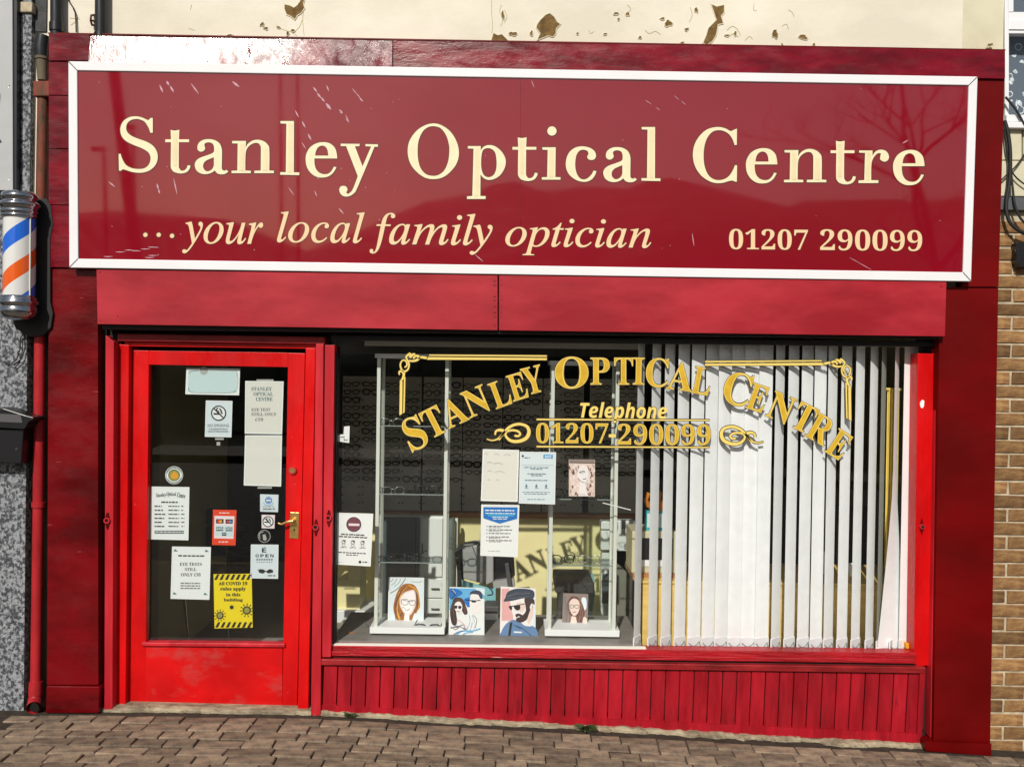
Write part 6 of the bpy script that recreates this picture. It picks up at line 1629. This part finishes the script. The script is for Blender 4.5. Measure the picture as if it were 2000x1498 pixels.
# --- no smoking notice
q = [(402, 782), (454, 783), (452, 854), (400, 853)]
o, pl = notice('no_smoking_notice', 'pale blue no smoking notice with round emblem in the upper door pane', 'notice', q, YN, 'paper_cool', DGp)
m_ = MB(); border(m_, q, pl, 2, 'paper_white')
def nosmoke(m_, pl, cx, cy, r, w=2.4):
    m_.use('paper_white'); m_.disc(pl, cx, cy, r, .0008)
    m_.use('ink'); m_.ring(pl, cx, cy, r, w, .0012)
    m_.q(cx - r * .66, cy - r * .02, cx + r * .25, cy + r * .2, pl, .0012)
    m_.ribbon([(cx + r * .1, cy - r * .15), (cx - r * .3, cy - r * .4), (cx - r * .1, cy - r * .7)], w * 1.1, pl, .0012)
    m_.ribbon([(cx + r * .45, cy + r * .1), (cx + r * .3, cy - r * .35), (cx + r * .1, cy - r * .6)], w * 1.2, pl, .0012)
    m_.ribbon([(cx - r * .66, cy - r * .66), (cx + r * .66, cy + r * .66)], w, pl, .0014, False)
nosmoke(m_, pl, 427, 807, 15)
m_.use('ink_soft'); letter(m_, 'NO SMOKING', pl, 406, 828, 447, 834, .0012)
m_.use('ink'); letter(m_, 'It is against the law to', pl, 408, 836.5, 444, 840, .0012, 'sansb'); letter(m_, 'smoke in these premises', pl, 406, 841, 446, 844.6, .0012, 'sansb')
m_.build('print', None, o)
m_ = MB(); m_.use('tape'); m_.q(420, 855.5, 437, 859, pl, 0); m_.q(423, 863, 430, 870, pl, 0)
tag(m_.build('tape_scrap', None, origin=pl.at(428, 870)), 'grey scrap of old sticker below the upper no smoking notice', 'sticker')
# --- eye test sheet and blank sheet below it
q = [(479, 744), (554, 745), (551, 848), (478, 847)]
o, pl = notice('eye_test_sheet', 'white eye test price sheet with grey serif capitals, upper right of the door', 'notice', q, YN, 'paper_cream', DGp)
m_ = MB(); border(m_, q, pl, 2.2, 'paper_edge'); m_.use('ink_teal')
letter(m_, 'STANLEY', pl, 491, 756, 531, 763, .0012, 'bold'); letter(m_, 'OPTICAL', pl, 495, 766, 533, 773, .0012, 'bold'); letter(m_, 'CENTRE', pl, 500, 776, 532, 783, .0012, 'bold')
m_.use('ink_soft'); letter(m_, 'EYE TEST', pl, 491, 797, 528, 803, .0012, 'bold'); letter(m_, 'STILL ONLY', pl, 491, 806, 540, 812, .0012, 'bold'); letter(m_, '£10', pl, 498, 816, 514, 822, .0012, 'bold')
m_.build('print', None, o)
q = [(478.5, 850), (551, 850), (549, 950), (476, 948)]
o, pl = notice('blank_sheet', 'blank off-white sheet directly below the eye test sheet on the door', 'sheet', q, YN, 'paper_cream', DGp)
m_ = MB(); border(m_, q, pl, 2.5, 'paper_edge'); m_.build('edge', None, o)
m_ = MB(); m_.use('tape')
for a, b, c_, d in ((501, 741, 534, 744.5), (503, 951, 531, 954)): m_.q(a, b, c_, d, flat(YN - .0006), 0)
tag(m_.build('tape', None, origin=flat(YN).at(515, 952)), 'clear tape strips holding the tall white sheets on the door', 'tape')
# --- round sticker
pl = flat(YN)
m_ = MB(); m_.prism([pl.at(340 + 17.5 * math.cos(a), 928 + 17.5 * math.sin(a)) for a in [2 * math.pi * k / 28 for k in range(28)]], (0, .0006, 0))
o = tag(m_.build('round_sticker', 'paper_white', origin=pl.at(340, 946)), 'round white sticker with green and yellow emblem on the left of the door pane', 'sticker', DGp)
m_ = MB(); m_.use('ink_leaf'); m_.ring(pl, 340, 928, 16.5, 1, .0008); m_.disc(pl, 340, 928, 11.5, .0008)
m_.use('ink_olive'); m_.disc(pl, 340, 928.5, 10, .0012)
m_.use('ink_amber'); m_.poly([(333, 932), (336, 924), (341, 921), (347, 926), (349, 933), (341, 936)], pl, .0016)
m_.use('ink')
for k in range(14):
    a = math.pi * (1.12 + .055 * k); m_.disc(pl, 340 + 14.2 * math.cos(a), 928 + 14.2 * math.sin(a), 1.0, .0012, 5)
    a = math.pi * (.14 + .053 * k); m_.disc(pl, 340 + 14.2 * math.cos(a), 928 + 14.2 * math.sin(a), .9, .0012, 5)
m_.build('print', None, o)
# --- opening hours
q = [(295, 950), (370, 951), (368, 1055), (292, 1053)]
o, pl = notice('hours_notice', 'white opening hours list with scrolled heading on the left of the door pane', 'notice', q, YN, 'paper_white', DGp)
m_ = MB(); border(m_, q, pl, 2, 'paper_edge'); m_.use('ink')
letter(m_, 'Stanley', pl, 304, 962.5, 324, 972, .0012, 'bital', rot=-.10); letter(m_, 'Optical', pl, 325, 960.5, 344, 970, .0012, 'bital'); letter(m_, 'Centre', pl, 346, 962.5, 362, 972, .0012, 'bital', rot=.2)
scribble(m_, pl, 315, 349, 980.5, 2.6, .0012, rng)
days = ['Monday', 'Tuesday', 'Wednesday', 'Thursday', 'Friday', 'Saturday']
for k, d in enumerate(days):
    y = 986.4 + k * 7.85
    scribble(m_, pl, 302, 302 + len(d) * 2.35, y + 2, 2.4, .0012, rng)
    scribble(m_, pl, 329, 350, y + 2, 2.0, .0012, rng); scribble(m_, pl, 354, 360, y + 2, 1.8, .0012, rng)
m_.use('ink_soft'); m_.q(302, 1036, 359, 1042, pl, .0009); m_.use('paper_white'); scribble(m_, pl, 304, 358, 1038.6, 1.4, .0014, rng)
m_.build('print', None, o)
# --- orange card acceptance notice
q = [(416, 995), (462, 996), (460, 1065), (414, 1064)]
o, pl = notice('card_notice', 'orange red payment card notice in the middle of the door pane', 'notice', q, YN, 'notice_orange', DGp)
m_ = MB(); m_.use('ink_pinkwhite'); m_.poly([(419, 1007), (458, 1008), (456, 1052), (418, 1051)], pl, .0008)
m_.use('paper_pale'); m_.poly([(421, 1026), (455, 1027), (454, 1047), (420, 1046)], pl, .0011)
m_.use('ink'); m_.q(422, 1013.5, 436.5, 1022, pl, .0014); m_.q(440.5, 1014, 454.5, 1022.4, pl, .0014)
m_.use('notice_orange'); m_.disc(pl, 427, 1018, 3, .0018, 12); m_.disc(pl, 445, 1018.5, 2.6, .0018, 12)
m_.use('ink_amber'); m_.disc(pl, 431, 1018, 3, .002, 12); m_.use('ink_lightblue'); m_.disc(pl, 450, 1018.5, 2.8, .002, 12)
m_.use('ink'); letter(m_, 'VISA', pl, 422, 1028.5, 436, 1033, .0014, 'sansbi'); letter(m_, 'VISA', pl, 440.5, 1029, 454, 1033.5, .0014, 'sansbi')
m_.q(422, 1034.5, 436, 1036.5, pl, .0014); m_.q(440.5, 1035, 454, 1037, pl, .0014); m_.q(433.5, 1040, 442, 1046, pl, .0014)
m_.use('paper_pale'); m_.q(435, 1041.5, 437, 1044, pl, .0018); m_.q(438.5, 1041.5, 440.5, 1044, pl, .0018)
m_.use('ink_pinkwhite'); scribble(m_, pl, 428, 448, 1001.5, 2, .001, rng); scribble(m_, pl, 427, 447, 1058, 2, .001, rng)
m_.build('print', None, o)
# --- small stickers at the right edge
q = [(508, 965), (544, 966), (543, 1000), (508, 999)]
o, pl = notice('round_logo_sticker', 'small pale sticker with round blue emblem beside the brass handle', 'sticker', q, YN, 'paper_cool', DGp)
m_ = MB(); m_.use('ink_blue'); m_.disc(pl, 524.5, 977, 7, .0009); m_.use('paper_white'); m_.ring(pl, 524.5, 977, 5.4, .7, .0012); m_.q(520.5, 975.5, 528.5, 978.5, pl, .0014)
m_.use('ink_lightblue'); m_.ribbon([(514, 981), (519, 986), (525, 987), (531, 985.5), (534, 981)], 1.0, pl, .001); m_.use('ink_soft'); scribble(m_, pl, 513, 537, 989, 1.1, .001, rng)
m_.use('ink'); letter(m_, 'AVAILABLE IN', pl, 513, 992.2, 537, 995.6, .001, 'sansb'); m_.build('print', None, o)
q = [(511, 1005), (537, 1005.5), (536, 1032), (511, 1031.5)]
o, pl = notice('small_no_smoking_sticker', 'small square no smoking sticker just left of the brass handle', 'sticker', q, YN, 'ink_pinkwhite', DGp)
m_ = MB(); nosmoke(m_, pl, 523.5, 1018.5, 10.8, 1.8); m_.build('print', None, o)
m_ = MB(); m_.prism([pl.at(516 + 12.5 * math.cos(a), 1047 + 12.5 * math.sin(a)) for a in [2 * math.pi * k / 24 for k in range(24)]], (0, .0005, 0))
o = tag(m_.build('round_dark_sticker', 'black_plastic', origin=pl.at(516, 1060)), 'round dark sticker with thin white ring above the open card', 'sticker', DGp)
m_ = MB(); m_.use('ink_faint'); m_.ring(pl, 516, 1047, 12.4, 1.1, .0008); m_.ribbon([(508, 1052), (507, 1042), (514, 1038)], 1.4, pl, .0008); m_.poly([(513, 1044), (518, 1043), (521, 1052), (518, 1056), (514, 1054)], pl, .0008); m_.build('print', None, o)
# --- OPEN sign set like an eye chart
q = [(490, 1063), (544, 1063.5), (543, 1130), (489, 1129)]
o, pl = notice('open_sign', 'white open sign set like an eye chart with black spectacles on the door', 'sign', q, YN, 'paper_cool', DGp)
m_ = MB(); border(m_, q, pl, 1.5, 'paper_edge'); m_.use('ink')
m_.disc(pl, 516, 1067.5, .9, .001, 6); letter(m_, 'E', pl, 511.5, 1070, 520, 1078.5, .001, 'sansb')
for k, ch in enumerate('OPEN'): letter(m_, ch, pl, 499 + 9.6 * k, 1082, 505.4 + 9.6 * k, 1088, .001, 'sansb')
m_.use('ink_soft')
for k, ch in enumerate('WINDOWE'[:7]): m_.q(500.5 + 4.8 * k, 1091, 503.6 + 4.8 * k, 1094, pl, .001)
for k in range(8): m_.q(501 + 4.1 * k, 1096.8, 503 + 4.1 * k, 1098.4, pl, .001)
m_.use('ink'); m_.poly(ragged(511.5, 1116, 6, 4, 3, 12, .2), pl, .001); m_.poly(ragged(527, 1115.8, 6, 4, 4, 12, .2), pl, .001); m_.ribbon([(503.5, 1113), (512, 1112), (520, 1115.5), (527, 1112), (533, 1114)], 1.6, pl, .001)
scribble(m_, pl, 523, 538, 1123.8, 1.8, .001, rng); m_.build('print', None, o)
# --- EYE TESTS STILL ONLY
q = [(336, 1067), (412, 1068), (409, 1171), (333, 1169)]
o, pl = notice('eye_tests_notice', 'white notice reading Eye Tests Still Only ten pounds in the lower door pane', 'notice', q, YN, 'paper_white', DGp)
m_ = MB(); border(m_, q, pl, 2, 'paper_edge'); m_.use('ink_teal')
for cx, cy in ((343, 1074.5), (403.5, 1075.5), (341, 1158.5), (401, 1159.5)): m_.poly([(cx - 3.5, cy + 2), (cx - 2.5, cy - 1), (cx, cy - 2.4), (cx + 1.5, cy), (cx + 4, cy + .6), (cx + 3.5, cy + 2)], pl, .001)
m_.use('ink'); scribble(m_, pl, 348, 399, 1085, 2.6, .001, rng)
letter(m_, 'EYE TESTS', pl, 351, 1098.5, 394, 1104.5, .001, 'bold'); letter(m_, 'STILL', pl, 361, 1108.5, 383.5, 1114.5, .001, 'bold'); letter(m_, 'ONLY £10', pl, 353.5, 1118.5, 391.5, 1125, .001, 'bold')
m_.use('ink_soft')
for k, y in enumerate((1138.5, 1143.5, 1148.5)): scribble(m_, pl, 352.5, 391, y, 2.2, .001, rng)
m_.build('print', None, o)
# --- yellow covid notice
q = [(417, 1121), (491.5, 1120), (493.5, 1225), (419, 1227)]
o, pl = notice('covid_notice', 'bright yellow covid rules notice with hazard stripes low on the door pane', 'notice', q, YN, 'notice_yellow', DGp)
m_ = MB(); m_.use('ink')
def clip_stripe(x0, x1, yt, yb):
    n = 7; w = (x1 - x0) / n
    for k in range(n):
        a = x0 + k * w; m_.poly([(a + w * .55, yt), (min(a + w * 1.0, x1), yt), (a + w * .55, yb), (a + .1, yb)], pl, .001)
clip_stripe(418, 491, 1121.5, 1132); clip_stripe(420, 493, 1214.5, 1225)
letter(m_, 'All COVID 19', pl, 427, 1135.5, 483, 1142.5, .001, 'bold', .02); letter(m_, 'rules apply', pl, 430, 1146, 480, 1154.5, .001, 'bold', .02)
letter(m_, 'in this', pl, 441.5, 1157.5, 469.5, 1164, .001, 'bold', .02); letter(m_, 'building', pl, 437, 1168, 474, 1175.5, .001, 'bold', .02)
for cx, cy, r, n in ((452.5, 1185.5, 3.6, 9), (429.5, 1201.5, 7, 11), (482, 1191.5, 8, 11)):
    m_.use('ink')
    for k in range(n):
        a = 2 * math.pi * k / n + .2; m_.ribbon([(cx, cy), (cx + 1.45 * r * math.cos(a), cy + 1.45 * r * math.sin(a))], r * .16, pl, .001, False)
        if r > 5 and cx + 1.55 * r * math.cos(a) < 492.5: m_.disc(pl, cx + 1.55 * r * math.cos(a), cy + 1.55 * r * math.sin(a), r * .16, .0012, 6)
    m_.disc(pl, cx, cy, r, .0014, 18)
    if r > 5: m_.use('ink_olive'); m_.disc(pl, cx, cy, r * .72, .0018, 14)
m_.build('print', None, o)

# ---------------- window notices
q = [(657, 1001), (729, 1003), (724, 1106), (654, 1102)]
o, pl = notice('no_entry_notice', 'white notice with round maroon no entry emblem, left edge of the shop window', 'notice', q, YWN, 'paper_white', WGp)
m_ = MB(); border(m_, q, pl, 1.6, 'paper_edge')
m_.use('paper_edge'); m_.disc(pl, 691, 1024, 17.5, .0009); m_.use('ink_maroon'); m_.disc(pl, 691, 1024, 14.7, .0012); m_.use('ink_navy'); m_.ring(pl, 691, 1024, 14.7, 1.2, .0014)
m_.use('ink_pinkwhite'); m_.poly([(681, 1022), (702, 1022.5), (702, 1027), (681, 1026.5)], pl, .0016)
m_.use('ink'); scribble(m_, pl, 666, 713, 1043, 2.2, .0012, rng, .05); scribble(m_, pl, 662, 717, 1047.4, 2.2, .0012, rng, .05)
m_.use('ink_soft')
for k, cx in enumerate((671, 689, 708)):
    cy = 1058 + k * .8
    m_.ring(pl, cx, cy, 4, 1.2, .0012, 12); m_.poly([(cx - 3, cy - 3), (cx + 4, cy - 4), (cx + 3, cy + 1)], pl, .0012); m_.ring(pl, cx, cy + 6, 3.4, .8, .0012, 10); scribble(m_, pl, cx - 6, cx + 6, cy + 10.5, 1.3, .0012, rng)
m_.use('ink'); scribble(m_, pl, 661, 714, 1078.3, 1.9, .0012, rng, .05); scribble(m_, pl, 676, 699, 1083.3, 1.7, .0012, rng, .05); m_.disc(pl, 703, 1097.3, 2.8, .0012, 10); scribble(m_, pl, 708, 717, 1097.6, 2, .0012, rng)
m_.use('ink_faint'); scribble(m_, pl, 658, 668, 1097.5, 1, .0012, rng); m_.build('print', None, o)
q = [(943, 877), (1014, 879), (1011, 980), (939, 978)]
o, pl = notice('faded_notice', 'faded cream notice with almost vanished handwriting in the middle of the shop window', 'notice', q, YWN, 'paper_cream', WGp)
m_ = MB(); border(m_, q, pl, 2.6, 'paper_edge'); m_.use('ink_faint')
for a, b, y in ((946, 953, 887), (965, 975, 888), (984, 998, 889), (951, 962, 904), (964, 982, 906), (952, 962, 921), (966, 986, 922), (953, 957, 938), (970, 974, 938)):
    m_.ribbon([(a, y), ((a + b) / 2, y - 2), (b, y + 1)], 1.0, pl, .0012)
m_.build('print', None, o)
q = [(1015.5, 882), (1086, 883), (1084, 985), (1013, 983)]
o, pl = notice('health_notice', 'pale blue notice with blue logo box at its top right, beside the cream notice', 'notice', q, YWN, 'paper_cool', WGp)
m_ = MB(); border(m_, q, pl, 1.6, 'paper_white'); m_.use('ink_lightblue'); m_.poly([(1061.5, 887.5), (1080, 888), (1079.5, 895.5), (1061, 895)], pl, .0012)
m_.use('paper_white'); letter(m_, 'NHS', pl, 1064, 889, 1077, 894.2, .0015, 'sansbi')
m_.use('ink_navy'); m_.disc(pl, 1021, 890.5, 2.3, .0012, 10); scribble(m_, pl, 1024, 1035, 894, 1.4, .0012, rng)
m_.use('ink_faint'); m_.q(1019, 908.3, 1080, 909, pl, .0012)
m_.use('ink_teal')
for a, b, y, h in ((1024, 1071, 912.8, 1.5), (1036, 1059, 916, 1.5), (1030, 1066, 925.2, 1.7), (1037, 1059, 928.6, 1.7), (1025, 1071, 937.8, 1.7), (1021, 1074, 961, 1.2), (1024, 1069, 964.5, 1.2), (1030, 1065, 975, 1.2)):
    scribble(m_, pl, a, b, y, h, .0012, rng)
for cx in (1028, 1047.5, 1066.5): m_.poly([(cx - 2.4, 951), (cx, 944), (cx + 2.4, 950), (cx + .6, 952)], pl, .0012); scribble(m_, pl, cx - 3, cx + 4, 953.5, 1, .0012, rng)
m_.build('print', None, o)
q = [(940, 985), (1014.5, 986), (1011, 1088), (938, 1085)]
o, pl = notice('blue_header_notice', 'white notice with pointed bright blue heading, below the faded cream notice', 'notice', q, YWN, 'paper_white', WGp)
m_ = MB(); border(m_, q, pl, 1.6, 'paper_edge'); m_.use('ink_blue'); m_.poly([(944, 990), (1011, 990.5), (1010, 1013), (976, 1022.5), (944, 1012)], pl, .001)
m_.use('ink_lightblue'); m_.poly([(950, 1002), (1007, 1002), (1004, 1008), (976, 1010), (954, 1008)], pl, .0012)
m_.use('paper_white'); scribble(m_, pl, 947.5, 1006.5, 996.4, 2.4, .0015, rng); scribble(m_, pl, 948, 1006, 1002, 1.7, .0015, rng)
scribble(m_, pl, 961, 992, 1010, 1.5, .0015, rng); scribble(m_, pl, 963, 990, 1013.4, 1.4, .0015, rng)
m_.use('ink_soft')
for k, w in enumerate((996, 1000, 997, 994, 1000)):
    y = 1027.5 + 6.9 * k; m_.q(950, y - 1, 952, y + 1.2, pl, .0012); scribble(m_, pl, 954.5, w, y, 1.9, .0012, rng)
    if k in (0, 1, 3, 4): scribble(m_, pl, 954.5, 978, y + 2.6, 1.1, .0012, rng)
m_.use('ink_faint'); scribble(m_, pl, 953, 976, 1076, 1.2, .0012, rng); m_.build('print', None, o)
q = [(672, 833), (683, 832), (682, 865), (660, 862), (659, 849), (671, 848)]
m_ = MB(); m_.slab(q, YWN, .0008)
o = tag(m_.build('white_clip', 'paper_white', origin=U(672, 865, YWN)), 'small white bracket shaped tag at the left edge of the shop window', 'tag')
m_ = MB(); m_.use('ink'); pl = flat(YWN); m_.ribbon([(665, 854), (672, 853), (672, 860), (679, 859)], 1.6, pl, .0008, False); m_.build('print', None, o)
# stray spots of tape and putty left on the window
